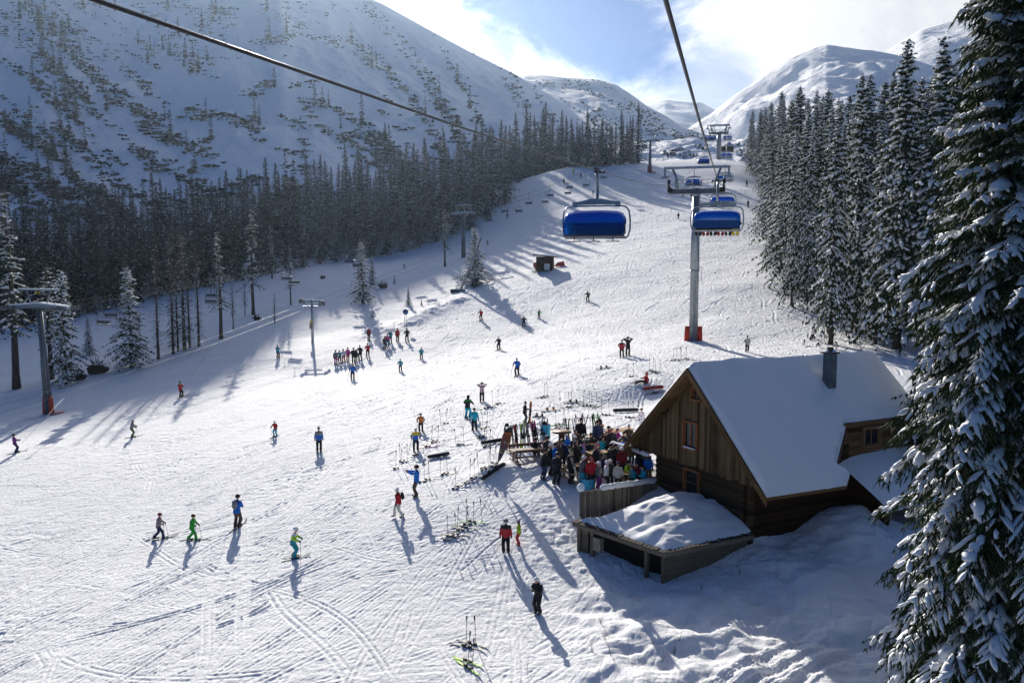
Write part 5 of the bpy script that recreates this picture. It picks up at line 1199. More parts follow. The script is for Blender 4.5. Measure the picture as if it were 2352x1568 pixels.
def weld(mb, name, m, vox, sm=3):
    """fuses overlapping volumes into one continuous smooth skin"""
    o = mb.build(name, m); md = o.modifiers.new('r', 'REMESH'); md.mode = 'VOXEL'; md.voxel_size = vox; md.use_smooth_shade = True
    m2 = o.modifiers.new('s', 'SMOOTH'); m2.iterations = sm; m2.factor = .5
    dg = bpy.context.evaluated_depsgraph_get(); me = bpy.data.meshes.new_from_object(o.evaluated_get(dg)); old = o.data; bpy.data.objects.remove(o); bpy.data.meshes.remove(old)
    me.name = name; me.materials.clear(); me.materials.append(m); return me
SKIN_ = mat('skin', (0.50, 0.27, 0.18), .6); GLOVE = mat('glove', (0.02, 0.02, 0.024), .7); BOOT = mat('ski_boot', (0.05, 0.05, 0.055), .4); EYE = mat('eye_dark', (.02, .015, .012), .4)
def pose_meshes(pose):
    if pose in SK: return SK[pose]
    P = POSES[pose]; J = skel(P); out = {}
    up = (J['chest'] - J['pel']).normalized(); H = J['head']; sit = P.get('sit')
    mb = MB(); torso(mb, [J['pel'] - up * .06, J['pel'], J['waist'], J['chest'], J['nb']], [.13, .155, .135, .165, .10], [.09, .11, .095, .115, .07])
    limb(mb, [J['nb'] - up * .02, J['neck'], H - up * .02], [.06, .052, .055]); mb.ell(H + Vector((0, -.005, .015)), (.077, .098, .112), 14, 10); mb.ell(H + Vector((0, .035, -.055)), (.05, .055, .05), 10, 7)
    mb.tube([H + Vector((0, .085, .02)), H + Vector((0, .115, -.018)), H + Vector((0, .09, -.03))], [.010, .017, .012], 6)
    for k, s_ in (('L', -1), ('R', 1)):
        mb.ell(H + Vector((s_ * .08, -.01, 0)), (.014, .022, .032), 6, 5)
        limb(mb, [J['hip' + k], J['kn' + k], J['an' + k]], [.088, .058, .042]); limb(mb, [J['an' + k], J['toe' + k]], [.042, .035]); limb(mb, [J['sh' + k], J['el' + k], J['wr' + k]], [.055, .042, .028])
        W = J['wr' + k]; d = (W - J['el' + k]).normalized(); sd = d.cross(Vector((0, 0, 1))); sd = sd.normalized() if sd.length > .1 else Vector((1, 0, 0)); dn = sd.cross(d); dn = -dn if dn.z > 0 else dn
        for o_, l_ in ((-.034, .06), (-.012, .07), (.012, .068), (.034, .054)): p1 = W + d * .07 + sd * o_; p2 = p1 + d * .03; mb.tube([W, p1, p2, p2 + (d * .3 + dn * .9) * l_ * .5], [.018, .014, .012, .010], 6)
        p1 = W + d * .03 - sd * .03 * s_; mb.tube([W, p1, p1 + d * .03 - sd * .025 * s_], [.018, .014, .010], 6)
    out['body'] = weld(mb, 'body', SKIN_, .013, 1)
    hem = J['pel'] - up * (.13 if not sit else .02)
    mb = MB(); torso(mb, [hem, J['pel'], J['waist'], J['chest'], J['nb'] - up * .03, J['neck'] - up * .03, J['neck'] + up * .012], [.215, .205, .19, .225, .185, .085, .075], [.165, .155, .145, .165, .13, .085, .078], 18)
    for k in 'LR':
        A, E_, W = J['sh' + k] - up * .045, J['el' + k], J['wr' + k]; limb(mb, [A, A.lerp(E_, .5), E_, E_.lerp(W, .5), W], [.098, .085, .076, .072, .052])
    mb.tube([hem - up * .0, hem + up * .05], [.19, .19], 14) if False else None
    out['jacket'] = weld(mb, 'jacket', BLACKC, .024, 2)
    mb = MB(); torso(mb, [J['pel'] - up * .10, J['pel'] + up * .08], [.165, .17], [.125, .13])
    for k in 'LR':
        A, K, N_ = J['hip' + k], J['kn' + k], J['an' + k] + Vector((0, 0, .03)); limb(mb, [A, A.lerp(K, .5), K, K.lerp(N_, .55), N_], [.118, .112, .094, .092, .104])
    out['trousers'] = weld(mb, 'trousers', BLACKC, .024, 2)
    def mk(mb, name, m):
        o = mb.build(name, m); me = o.data; bpy.data.objects.remove(o); return me
    for k in 'LR':
        mb = MB(); A = J['an' + k]; mb.tube([A + Vector((0, -.03, .14)), A + Vector((0, -.01, 0)), A + Vector((0, .0, -.06))], [.07, .068, .075], 8); mb.ell(A + Vector((0, .09, -.05)), (.058, .14, .055), 8, 5); out['boot' + k] = mk(mb, 'boot', BOOT)
        mb = MB(); W = J['wr' + k]; d = (W - J['el' + k]).normalized(); mb.tube([W - d * .05, W + d * .02, W + d * .07], [.05, .048, .045], 8); 
        sd = d.cross(Vector((0, 0, 1))); sd = sd.normalized() if sd.length > .1 else Vector((1, 0, 0)); dn = sd.cross(d); dn = -dn if dn.z > 0 else dn
        for o_, l_ in ((-.034, .06), (-.012, .07), (.012, .068), (.034, .054)): p1 = W + d * .07 + sd * o_; p2 = p1 + d * .035; mb.tube([p1, p2, p2 + (d * .3 + dn * .9) * l_ * .6], [.017, .016, .012], 6)
        s_ = -1 if k == 'L' else 1; p1 = W + d * .03 - sd * .04 * s_; mb.tube([p1, p1 + d * .03 - sd * .03 * s_, p1 + d * .06 - sd * .025 * s_ + dn * .015], [.018, .017, .012], 6); out['glove' + k] = mk(mb, 'glove', GLOVE)
    def cap(v_): return Vector((v_.x, v_.y, max(v_.z, -.30 if v_.y < .2 else -.02)))
    mb = MB(); mb.ell(H + Vector((0, -.012, .035)), (.135, .150, .140), 12, 8, fn=cap); mb.tube([H + Vector((-.09, .10, .055)), H + Vector((0, .135, .06)), H + Vector((.09, .10, .055))], .02, 5); out['helmet'] = mk(mb, 'helmet', BLACK)
    mb = MB(); mb.ell(H + Vector((0, -.012, .05)), (.105, .118, .12), 12, 8, fn=cap); mb.ell(H + Vector((0, -.03, .185)), (.035, .035, .03), 6, 4); out['hat'] = mk(mb, 'hat', BLACKC)
    mb = MB(); mb.ell(H + Vector((0, -.03, .01)), (.125, .135, .15), 12, 8, fn=lambda q: Vector((q.x, min(q.y, .35), q.z))); mb.tube([J['neck'] + Vector((0, -.03, -.04)), J['neck'] + Vector((0, -.02, .05))], [.12, .10], 10); out['hood'] = mk(mb, 'hood', BLACKC)
    def hair_f(q): return Vector((q.x, min(q.y, .30) if q.z < .35 else q.y, q.z))
    mb = MB(); mb.ell(H + Vector((0, -.02, .03)), (.098, .112, .115), 12, 8, fn=hair_f); mb.ell(H + Vector((0, -.085, -.07)), (.06, .04, .09), 8, 6); out['hair'] = mk(mb, 'hair', BLACKC)
    mb = MB(); mb.tube([H + Vector((-.075, .075, .012)), H + Vector((-.045, .105, .012)), H + Vector((0, .117, .012)), H + Vector((.045, .105, .012)), H + Vector((.075, .075, .012))], .034, 7); out['goggles'] = mk(mb, 'goggles', BLACK)
    mb = MB(); [mb.ell(H + Vector((s * .032, .088, .012)), (.012, .008, .008), 6, 4) for s in (-1, 1)]; mb.box(H + Vector((0, .094, -.048)), (.045, .008, .008)); out['face'] = mk(mb, 'face_features', EYE)
    out['J'] = J; SK[pose] = out; return out
COL = dict(black=(.014, .014, .018), navy=(.02, .03, .085), blue=(.012, .12, .48), bright=(.01, .17, .62), teal=(.01, .25, .32), turq=(.01, .36, .50), red=(.45, .012, .02), darkred=(.22, .015, .02), green=(.02, .30, .035), lime=(.36, .62, .02),
 yellow=(.72, .52, .02), orange=(.5, .16, .03), brown=(.085, .055, .04), grey=(.20, .20, .21), mauve=(.27, .20, .22), pink=(.55, .06, .22), magenta=(.42, .02, .26), white=(.78, .78, .80), beige=(.50, .48, .42), purple=(.14, .03, .18), cream=(.62, .60, .54), olive=(.12, .13, .04), dark=(.03, .03, .04), skyb=(.10, .35, .65))
def cloth(c):
    k = 'cloth_' + c; return MATS[k] if k in MATS else mat(k, COL[c], .72, noise=(9, .22), bump=(14, .35, .02), spec=.25)
def shiny(c):
    k = 'shell_' + c; return MATS[k] if k in MATS else mat(k, COL[c], .55, spec=.2)
def patt(name, c1, c2, c3, scale=14):
    if name in MATS: return MATS[name]
    m = bpy.data.materials.new(name); m.use_nodes = True; t = m.node_tree; b = t.nodes['Principled BSDF']; b.inputs['Roughness'].default_value = .75
    c = nd(t, 'ShaderNodeTexCoord'); n = nd(t, 'ShaderNodeTexVoronoi', i_Scale=scale); t.links.new(c.outputs['Object'], n.inputs['Vector'])
    s_ = nd(t, 'ShaderNodeSeparateColor'); t.links.new(n.outputs['Color'], s_.inputs[0])
    x = mixc(t, math_n(t, 'GREATER_THAN', s_.outputs[0], .45), c1, c2); x = mixc(t, math_n(t, 'GREATER_THAN', s_.outputs[1], .62), x, c3); t.links.new(x, b.inputs['Base Color']); MATS[name] = m; return m
def bands(name, spec_):
    """cloth with horizontal colour blocks: [(height, colour), ...] from the bottom up"""
    if name in MATS: return MATS[name]
    m = bpy.data.materials.new(name); m.use_nodes = True; t = m.node_tree; b = t.nodes['Principled BSDF']; b.inputs['Roughness'].default_value = .7
    c = nd(t, 'ShaderNodeTexCoord'); s_ = nd(t, 'ShaderNodeSeparateXYZ'); t.links.new(c.outputs['Object'], s_.inputs[0]); x = COL[spec_[0][1]]
    for z, cc in spec_[1:]: x = mixc(t, math_n(t, 'GREATER_THAN', s_.outputs[2], z), x, COL[cc])
    t.links.new(x, b.inputs['Base Color']); MATS[name] = m; return m
def fmat(c): return c if isinstance(c, bpy.types.Material) else cloth(c)
def setm(o, m): o.material_slots[0].link = 'OBJECT'; o.material_slots[0].material = m
def slope(p):
    e_ = .6; gx = (zg(p.x + e_, p.y) - zg(p.x - e_, p.y)) / (2 * e_); gy = (zg(p.x, p.y + e_) - zg(p.x, p.y - e_)) / (2 * e_); return gx, gy
# ---- skis, poles, boards
def mk_mesh(mb, name, m):
    o = mb.build(name, m); me = o.data; bpy.data.objects.remove(o); return me
def ski_meshes():
    mb = MB(); n = 12; vs = []; Lh = .84
    prof_ = []
    for i in range(n + 1):
        y = -Lh + 2 * Lh * i / n; w = .040 + .012 * (abs(y) / Lh) ** 2; z = 0.0
        if i >= n - 1: z = .035 if i == n - 1 else .12; w = .046 if i == n - 1 else .012
        if i == 0: z = .02
        prof_.append((y, w, z))
    for y, w, z in prof_: vs += [(-w, y, z), (w, y, z), (w, y, z + .014), (-w, y, z + .014)]
    fs = []
    for i in range(n):
        a = i * 4
        for k in range(4): fs.append((a + k, a + (k + 1) % 4, a + 4 + (k + 1) % 4, a + 4 + k))
    fs += [(3, 2, 1, 0), tuple(n * 4 + k for k in range(4))]; mb.add(vs, fs)
    sk = mk_mesh(mb, 'ski', BLACK)
    mb = MB(); mb.box((0, .12, .055), (.085, .12, .08)); mb.box((0, -.17, .07), (.09, .15, .11)); mb.box((0, -.02, .022), (.06, .34, .02)); bd = mk_mesh(mb, 'binding', BLACK)
    return sk, bd
SKI_ME, BIND_ME = ski_meshes()
mb = MB(); mb.tube([(0, 0, 0), (0, 0, 1.08)], [.011, .014], 6); POLE_ME = mk_mesh(mb, 'ski_pole', DKSTEEL)
mb = MB(); mb.tube([(0, 0, 1.06), (0, 0, 1.22), (0, 0, 1.24)], [.030, .030, .034], 6); mb.tube([(0, .0, 1.2), (.05, .02, 1.1), (.02, .0, 1.02)], .006, 4); GRIP_ME = mk_mesh(mb, 'grip', BLACK)
mb = MB(); mb.tube([(0, 0, .07), (0, 0, .085)], .042, 8); BASK_ME = mk_mesh(mb, 'basket', BLACK)
def ski(p, ang, label, group, c='black', m=None, rot=None, s=1.0):
    """ang: bearing of the tip, clockwise from straight ahead"""
    o = link('ski', SKI_ME); setm(o, shiny(c)); tag(o, label, 'ski', group); b_ = link('binding', BIND_ME, o)
    if rot is None:
        gx, gy = slope(p); d = Vector((math.sin(ang), math.cos(ang), 0)); d.z = gx * d.x + gy * d.y; d.normalize(); nrm = Vector((-gx, -gy, 1)).normalized(); x = d.cross(nrm).normalized(); M = Matrix((x, d, x.cross(d))).transposed()
    else: M = rot
    o.matrix_world = Matrix.Translation(p) @ M.to_4x4() @ Matrix.Scale(s, 4); return o
def pole(a, b, label, group, c='grey', s=None):
    """from tip a to grip b"""
    a, b = Vector(a), Vector(b); o = link('ski_pole', POLE_ME); setm(o, shiny(c)); tag(o, label, 'ski pole', group); link('grip', GRIP_ME, o); link('basket', BASK_ME, o)
    k = (b - a).length / 1.2 if s is None else s
    o.matrix_world = Matrix.Translation(a) @ (b - a).to_track_quat('Z', 'Y').to_matrix().to_4x4() @ Matrix.Scale(k, 4); return o
PEOPLE = []
def person(px, py, hpx, face, pose, jac, tro, head, hc, desc, skis=None, poles=None, gog=None, pack=None, pos=None, scl=None, group=None, boots=True, simple=False):
    """px, py: where the feet stand in the photograph; hpx: height there; face: bearing clockwise from straight ahead (180 = towards the camera)"""
    p = hit(px, py) if pos is None else Vector(pos); s = scl or max(.55, min(1.10, hpx * p.y / FOC / 1.80))
    if POSES[pose].get('sit') and scl is None: s = .97
    M_ = pose_meshes(pose); e = empty('person', tuple(p), -R(face), desc, 'person', group, s)
    o = link('body', M_['body'], e); o2 = link('jacket', M_['jacket'], e); setm(o2, fmat(jac)); o3 = link('trousers', M_['trousers'], e); setm(o3, fmat(tro))
    hm_ = link({'helmet': 'helmet', 'hat': 'hat', 'hood': 'hood', 'hair': 'hair'}[head], M_[head], e); setm(hm_, shiny(hc) if head == 'helmet' else fmat(hc))
    if not simple:
        for k in 'LR': link('boot', M_['boot' + k], e); link('glove', M_['glove' + k], e)
        if gog: g_ = link('goggles', M_['goggles'], e); setm(g_, shiny(gog))
        else: link('face_features', M_['face'], o)
    J = M_['J']; Mw = Matrix.Translation(p) @ Matrix.Rotation(-R(face), 4, 'Z') @ Matrix.Scale(s, 4)
    short = desc.replace(' on skis', '')
    short = short if len(short.split()) <= 10 else ' '.join(short.split()[:10])
    if pack:
        mb = MB(); up = (J['chest'] - J['pel']).normalized(); c_ = J['chest'] - up * .02 + Vector((0, -.2, 0)); c_ += Vector((0, -.06, 0)); mb.ell(c_, (.16, .11, .24), 10, 7, Matrix.Rotation(-R(POSES[pose]['lean']), 3, 'X')); mb.box(c_ + Vector((0, -.09, -.05)), (.17, .05, .18), Matrix.Rotation(-R(POSES[pose]['lean']), 3, 'X'))
        b_ = mb.build('backpack', cloth(pack)); mb = MB()
        for k in 'LR': q = J['sh' + k]; mb.tube([c_ + Vector((q.x * .5, .08, .16)), Vector((q.x * .62, q.y + .02, q.z + .085)), Vector((q.x * .62, q.y + .16, q.z - .06)), Vector((q.x * .7, q.y + .13, q.z - .25))], .018, 4)
        mb.build('strap', BLACKC, b_); b_.matrix_world = Mw; tag(b_, '%s backpack worn by the %s' % (pack, ' '.join(short.split()[:7])), 'backpack')
    if skis:
        gx, gy = slope(p); off = -.04
        for k, sg in (('L', -1), ('R', 1)):
            a_ = Mw @ J['an' + k]; q = Vector((a_.x, a_.y, zg(a_.x, a_.y) + .02)); q += Vector((math.sin(R(face)), math.cos(R(face)), 0)) * .12
            q.z = zg(q.x, q.y) + .02
            ski(q, R(face + sg * (-6 if pose in ('stand', 'poles', 'stride') else 2)), 'ski under the %s' % short, 'skis under the ' + short, skis, s=min(1, s))
        # rest the boots on the ground line
    if poles:
        kinds = {'fwd': (.10, .22), 'back': (-.45, .16), 'side': (0, .28), 'plant': (.0, .05)}[poles if isinstance(poles, str) else 'back']
        for k, sg in (('L', -1), ('R', 1)):
            if poles == 'plant' and k == 'L': continue
            w = J['pm' + k]; gr = Mw @ (w + Vector((0, 0, .05))); tip = Mw @ Vector((w.x + sg * kinds[1], w.y + kinds[0], 0)); tip.z = zg(tip.x, tip.y) + .01
            pole(tip, gr, 'ski pole held by the %s' % short, 'poles of the ' + short, 'grey')
    PEOPLE.append((desc, p)); return e, Mw, J
YB = bands('jacket_blue_yellow', [(0, 'blue'), (1.20, 'yellow')]); TY = bands('jacket_teal_yellow_white', [(0, 'teal'), (1.06, 'lime'), (1.30, 'white')]); BR_ = bands('jacket_black_red', [(0, 'red'), (1.28, 'black')])
TG = bands('jacket_turquoise_black', [(0, 'black'), (1.28, 'green')]); PK = patt('pink_pattern', (.55, .25, .32), (.16, .04, .08), (.7, .62, .66)); CK = patt('grey_pattern', (.05, .05, .06), (.22, .22, .23), (.10, .10, .11), 22); CAMO = patt('camo_pattern', (.02, .022, .02), (.09, .09, .085), (.04, .045, .035), 12)
PASTEL = patt('pastel_pattern', (.45, .20, .55), (.25, .35, .62), (.65, .32, .50), 5); FIRE = patt('fire_pattern', (.55, .06, .10), (.62, .22, .02), (.30, .01, .18), 9); NORD = patt('knit_pattern', (.07, .05, .05), (.22, .06, .08), (.05, .16, .16), 20); STRP = patt('stripe_pattern', (.72, .72, .75), (.25, .06, .25), (.75, .75, .78), 10); BGREY = bands('jacket_blue_grey', [(0, 'blue'), (1.2, 'grey')])
# ---- on the slope
person(35, 1040, 47, 50, 'tow', 'purple', 'navy', 'helmet', 'black', 'person in black being towed uphill at the far left edge', 'black', None)
person(303, 1004, 43, 75, 'poles', 'grey', 'olive', 'hood', 'grey', 'person in grey jacket with hood skiing near the left edge', 'black', 'side')
person(415, 912, 38, 10, 'tow', 'red', 'black', 'helmet', 'black', 'person in red jacket riding the tow rope past the tree shadows', 'black')
person(638, 822, 31, 10, 'tow', 'teal', 'black', 'helmet', 'black', 'person in teal jacket riding the tow just left of the slim mast', 'black')
person(633, 1001, 38, 195, 'poles', 'red', 'turq', 'helmet', 'white', 'child in red jacket, turquoise trousers and white helmet skiing alone', 'black', 'back')
person(733, 1035, 57, 165, 'stand', BGREY, 'black', 'hat', 'brown', 'person in blue and grey jacket and brown hat standing alone on skis', 'black')
person(365, 1237, 65, 80, 'stride', 'mauve', 'navy', 'helmet', 'darkred', 'person in mauve quilted jacket and maroon helmet, leftmost of four skiers in a row', 'black', 'fwd', 'white')
person(442, 1240, 65, 95, 'stride', 'green', 'green', 'helmet', 'black', 'child in an all green ski suit with spread legs', 'black', 'side', 'yellow')
person(545, 1210, 78, 10, 'phone', 'blue', 'brown', 'helmet', 'black', 'person in blue jacket with grey backpack looking down at something', 'black', None, None, 'grey')
person(674, 1281, 78, 88, 'poles', TY, 'teal', 'helmet', 'white', 'person in teal and yellow jacket with white helmet leaning on one pole', 'black', 'plant', 'black')
person(916, 1187, 71, 265, 'walk', 'red', 'cream', 'hat', 'white', 'person in red jacket and white trousers walking with a paper map', None, None, None, 'black')
person(957, 1140, 76, 265, 'photo', 'bright', 'brown', 'helmet', 'black', 'person in bright blue jacket holding up arms to take a photo')
person(1162, 1268, 82, 185, 'stand', BR_, 'black', 'helmet', 'grey', 'person in black and red jacket with grey helmet standing beside a child', None, None, 'white')
person(1192, 1251, 60, 270, 'hips', 'lime', 'red', 'hair', 'black', 'child in lime vest and red trousers standing beside the black and red jacket')
person(1236, 1408, 92, 215, 'phone', 'black', 'black', 'helmet', 'white', 'nearest person in black suit and silver helmet looking at a phone')
person(955, 1034, 56, 170, 'poles', YB, 'black', 'helmet', 'white', 'person in yellow and blue jacket with white helmet on skis', 'white', 'side')
person(967, 990, 45, 180, 'poles', 'orange', 'black', 'helmet', 'black', 'person in brown orange jacket standing above the yellow and blue skier', 'black', 'plant')
person(1074, 960, 56, 20, 'poles', TG, 'turq', 'hood', 'black', 'person in turquoise trousers and black green jacket seen from behind', 'black', 'side')
person(1090, 988, 54, 185, 'walk', 'turq', 'black', 'helmet', 'black', 'person in turquoise jacket and black trousers walking downhill')
person(1107, 921, 45, 175, 'head', PK, 'black', 'helmet', 'black', 'person in pink patterned jacket with hands at the face', 'black')
person(1205, 972, 52, 95, 'carry', 'black', 'black', 'hat', 'black', 'person all in black holding upright skis behind the ski rack')
person(1188, 862, 43, 195, 'poles', 'blue', 'black', 'hat', 'bright', 'person in blue jacket and pointed blue hat skiing mid piste', 'black', 'side')
person(1146, 803, 32, 205, 'poles', 'dark', 'black', 'helmet', 'white', 'skier in black with white helmet right of the waiting group', 'black', 'side')
person(1105, 735, 27, 200, 'poles', 'red', 'black', 'helmet', 'black', 'skier in red jacket, left of three skiers below the bank shadow', 'black', 'side')
person(1203, 750, 30, 180, 'crouch', 'black', 'black', 'helmet', 'black', 'skier in black, middle of three skiers below the bank shadow', 'black', 'side')
person(1238, 731, 22, 165, 'poles', 'green', 'dark', 'helmet', 'black', 'child in green jacket, right of three skiers below the bank shadow', 'black', 'side')
person(1350, 691, 27, 195, 'crouch', 'dark', 'black', 'helmet', 'black', 'dark skier in a low crouch right of the service hut', 'black', 'back')
person(1428, 819, 40, 185, 'hips', BR_, 'black', 'helmet', 'black', 'person in black and red jacket beside one shading the eyes', 'red', 'side')
person(1442, 816, 44, 185, 'head', 'black', 'black', 'hat', 'black', 'person all in black shading the eyes with both hands', 'black', 'plant')
person(1716, 808, 39, 195, 'stride', 'beige', 'black', 'hat', 'black', 'person in pale jacket with hands in pockets between tower shadow and trees')
person(1483, 880, 30, 265, 'ground', 'red', 'black', 'hood', 'red', 'person in red hooded jacket sitting on the snow')
person(1472, 985, 50, 150, 'stand', STRP, 'white', 'helmet', 'black', 'person in white and purple striped suit behind the hut roof edge')
person(968, 824, 27, 180, 'hips', 'teal', 'dark', 'helmet', 'teal', 'child in teal jacket with hands on hips right of the waiting group', 'black')
person(920, 852, 30, 180, 'poles', 'teal', 'dark', 'helmet', 'teal', 'child in pale teal jacket skiing below the waiting group', 'black')
person(810, 871, 38, 170, 'poles', 'blue', 'dark', 'hat', 'yellow', 'instructor in blue jacket and yellow hat below the waiting row', 'black', 'side')
GQ = 'ski class waiting in a row beside the tow mast'
for px, py, h, jc, tc, hd, hc, lab in ((771, 836, 33, CK, 'magenta', 'helmet', 'black', 'child in checked jacket and magenta trousers at the left end of the row'), (781, 832, 30, 'teal', 'black', 'helmet', 'black', 'child in dark teal, second from the left end of the row'), (790, 831, 32, 'white', 'red', 'helmet', 'black', 'child in white jacket and dark red trousers in the row'),
  (799, 828, 31, 'magenta', 'darkred', 'helmet', 'black', 'child in magenta jacket in the middle of the row'), (812, 832, 38, 'black', 'black', 'helmet', 'black', 'taller person in black in the middle of the row'), (818, 830, 28, 'dark', 'black', 'helmet', 'black', 'short child in dark suit in front of the taller black one'),
  (828, 826, 37, 'black', 'black', 'hat', 'black', 'person in black near the right end of the row'), (845, 818, 32, 'red', 'black', 'helmet', 'black', 'child in red jacket at the right end of the row'), (847, 781, 30, 'darkred', 'black', 'helmet', 'white', 'person in red waistcoat standing above the row'),
  (883, 801, 31, 'dark', 'black', 'helmet', 'black', 'dark child at the left of the second group'), (890, 795, 29, 'pink', 'teal', 'helmet', 'black', 'child in pink jacket in the second group'), (897, 788, 32, 'teal', 'black', 'helmet', 'white', 'child in teal jacket holding poles in the second group'),
  (913, 784, 31, 'red', 'black', 'helmet', 'black', 'person in red and black jacket in the second group'), (935, 784, 32, 'black', 'black', 'helmet', 'black', 'person in long black jacket at the right end of the second group')):
    person(px, py, h, random.uniform(140, 220), random.choice(['stand', 'poles']), jc, tc, hd, hc, lab, 'black', None, None, None, group=GQ)
# ---- far up the piste
for px, py, h, jc, fc, ps, lab in ((1120, 562, 13, 'red', 160, 'crouch', 'tiny skier in red in the shade of the knoll'), (928, 617, 14, 'black', 100, 'crouch', 'dark skier crossing the shaded lower slope by the saplings'), (1165, 502, 14, 'black', 170, 'poles', 'dark skier below the two hanging chairs on the knoll'), (1558, 503, 15, 'black', 180, 'stand', 'dark skier right of the nearest blue bubble chair'),
  (1569, 451, 15, 'black', 200, 'crouch', 'dark skier left of the tower head spraying snow'), (1588, 458, 16, 'black', 180, 'stand', 'dark skier beside the mast of the nearest tower'), (1715, 428, 14, 'black', 180, 'stand', 'dark skier alone beside the right forest, upper one'), (1718, 476, 16, 'black', 180, 'stand', 'dark skier alone beside the right forest, lower one'),
  (1295, 422, 13, 'darkred', 190, 'poles', 'tiny dark skier leftmost on the knoll'), (1317, 399, 12, 'lime', 180, 'stand', 'tiny skier in lime trousers on the bright streak of the knoll'), (1334, 409, 13, 'black', 180, 'stand', 'tiny dark skier left of the hanger of the nearest chair'), (1373, 414, 14, 'black', 170, 'stand', 'tiny dark skier right of the hanger of the nearest chair'), (1362, 446, 11, 'teal', 190, 'crouch', 'tiny skier in teal below the crest shadows')):
    person(px, py, h, fc, ps, jc, 'black' if jc != 'lime' else 'lime', 'helmet', 'black', lab, 'black', simple=True)
# ---- riders on the nearest uphill chair
Lm = CH1.matrix_basis
for k, (tc, lab) in enumerate((('black', 'leftmost rider'), ('darkred', 'second rider in dark red trousers'), ('black', 'third rider'), ('darkred', 'fourth rider'), ('black', 'fifth rider in black'), ('yellow', 'rider in yellow trousers at the right end'))):
    q = Lm @ Vector(((k - 2.5) * .455, .12, -3.42)); person(0, 0, 0, math.degrees(LIFT_ANG), 'ride', 'black', tc, 'helmet', 'black', '%s seated on the nearest uphill chair' % lab, None, None, None, None, pos=q, scl=.95)
# ------------------------------------------------------------------ terrace: crowd, tables, racks, flag, gear on the snow
GCR = 'people crowding the hut terrace'
def cp_(px, py, h, face, pose, j, t, hd, hc, lab, **k): return person(px, py, h * 1.04, face, pose, j, t, hd, hc, lab, None, None, k.get('gog'), group=GCR)
cp_(1247, 1102, 72, 60, 'lean', 'black', 'navy', 'hat', 'black', 'stooping person in black at the left end of the crowd')
cp_(1262, 1091, 73, 100, 'stand', 'black', 'black', 'hat', 'white', 'person in black with white headband second from the left end')
cp_(1277, 1112, 76, 150, 'phone', 'dark', 'black', 'helmet', 'black', 'person in black with goggles and bent knee in front of the crowd', gog='grey')
cp_(1281, 1084, 72, 170, 'stand', 'brown', 'black', 'hood', 'brown', 'person in brown fur hooded coat behind the black suits')
cp_(1273, 1088, 72, 120, 'stand', 'bright', 'black', 'hat', 'black', 'person in bright blue jacket half hidden behind the black suits')
cp_(1310, 1110, 82, 130, 'stand', 'black', 'black', 'hat', 'olive', 'tall person in black with green striped hat behind the leaning pole')
cp_(1335, 1117, 71, 60, 'lean', NORD, 'turq', 'helmet', 'white', 'person in knitted jacket, turquoise trousers and white helmet leaning forward')
cp_(1344, 1112, 70, 250, 'stand', 'black', 'black', 'hair', 'black', 'dark haired person in black facing the turquoise trousers')
cp_(1358, 1121, 73, 185, 'stand', 'red', 'black', 'hood', 'red', 'person in red hooded jacket and black trousers by the cyan bag')
cp_(1373, 1121, 62, 130, 'stand', CK, 'purple', 'helmet', 'white', 'child in grey patterned jacket, purple trousers and white helmet')
cp_(1392, 1121, 64, 110, 'stand', 'white', 'black', 'helmet', 'white', 'person in white jacket with white helmet and goggles at the fence', gog='pink')
cp_(1402, 1114, 60, 200, 'stand', 'dark', 'black', 'helmet', 'white', 'person in dark jacket turned towards the white one at the fence')
cp_(1419, 1126, 66, 15, 'stand', 'beige', 'black', 'hat', 'navy', 'person in beige grey jacket seen from behind at the fence')
cp_(1386, 1098, 55, 60, 'stand', 'navy', 'black', 'hat', 'grey', 'person in navy jacket and grey bobble hat behind the white jacket')
cp_(1456, 1120, 62, 250, 'sit', 'teal', 'black', 'hair', 'black', 'person in teal sleeves seated at the table by the log wall')
cp_(1466, 1112, 60, 230, 'sit', 'darkred', 'black', 'hat', 'navy', 'person in dark red jacket seated under the porch')
cp_(1480, 1120, 52, 260, 'sit', 'turq', 'black', 'helmet', 'black', 'child in turquoise and black beside the log wall')
cp_(1488, 1105, 62, 180, 'stand', 'bright', 'navy', 'hair', 'brown', 'person in bright blue jacket under the porch beam')
cp_(1438, 1108, 50, 120, 'sit', 'lime', 'black', 'helmet', 'black', 'person in black with lime gloves under the porch beam')
cp_(1399, 1066, 60, 110, 'sit', CAMO, 'black', 'helmet', 'black', 'person in dark camouflage jacket seated at the beer table')
cp_(1302, 1056, 58, 150, 'stand', 'bright', 'black', 'hood', 'blue', 'person in blue jacket at the left end of the long table')
cp_(1318, 1046, 50, 160, 'sit', 'grey', 'black', 'helmet', 'white', 'person in grey and green jacket with white striped helmet at the table')
cp_(1324, 1040, 62, 190, 'bend', 'brown', 'black', 'hood', 'brown', 'person in dark hood bending over the long table')
cp_(1326, 1060, 52, 20, 'sit', 'black', 'lime', 'hair', 'black', 'person in black seen from behind with lime trousers on the bench')
cp_(1341, 1058, 50, 5, 'sit', PASTEL, 'black', 'helmet', 'grey', 'person in pastel pink and blue jacket seen from behind on the bench')
cp_(1354, 1058, 50, 355, 'sit', 'black', 'black', 'helmet', 'black', 'person in black between pastel and fiery jackets on the bench')
cp_(1367, 1055, 50, 0, 'sit', FIRE, 'black', 'hair', 'black', 'person in red orange patterned jacket on the bench')
cp_(1381, 1052, 50, 350, 'sit', 'turq', 'black', 'hair', 'black', 'person in turquoise jacket at the right end of the bench')
cp_(1340, 1044, 46, 190, 'sit', 'black', 'black', 'helmet', 'black', 'person in dark hood across the table from the pastel jacket')
cp_(1358, 1040, 46, 200, 'sit', 'dark', 'black', 'hat', 'black', 'person in dark clothes far side of the long table')
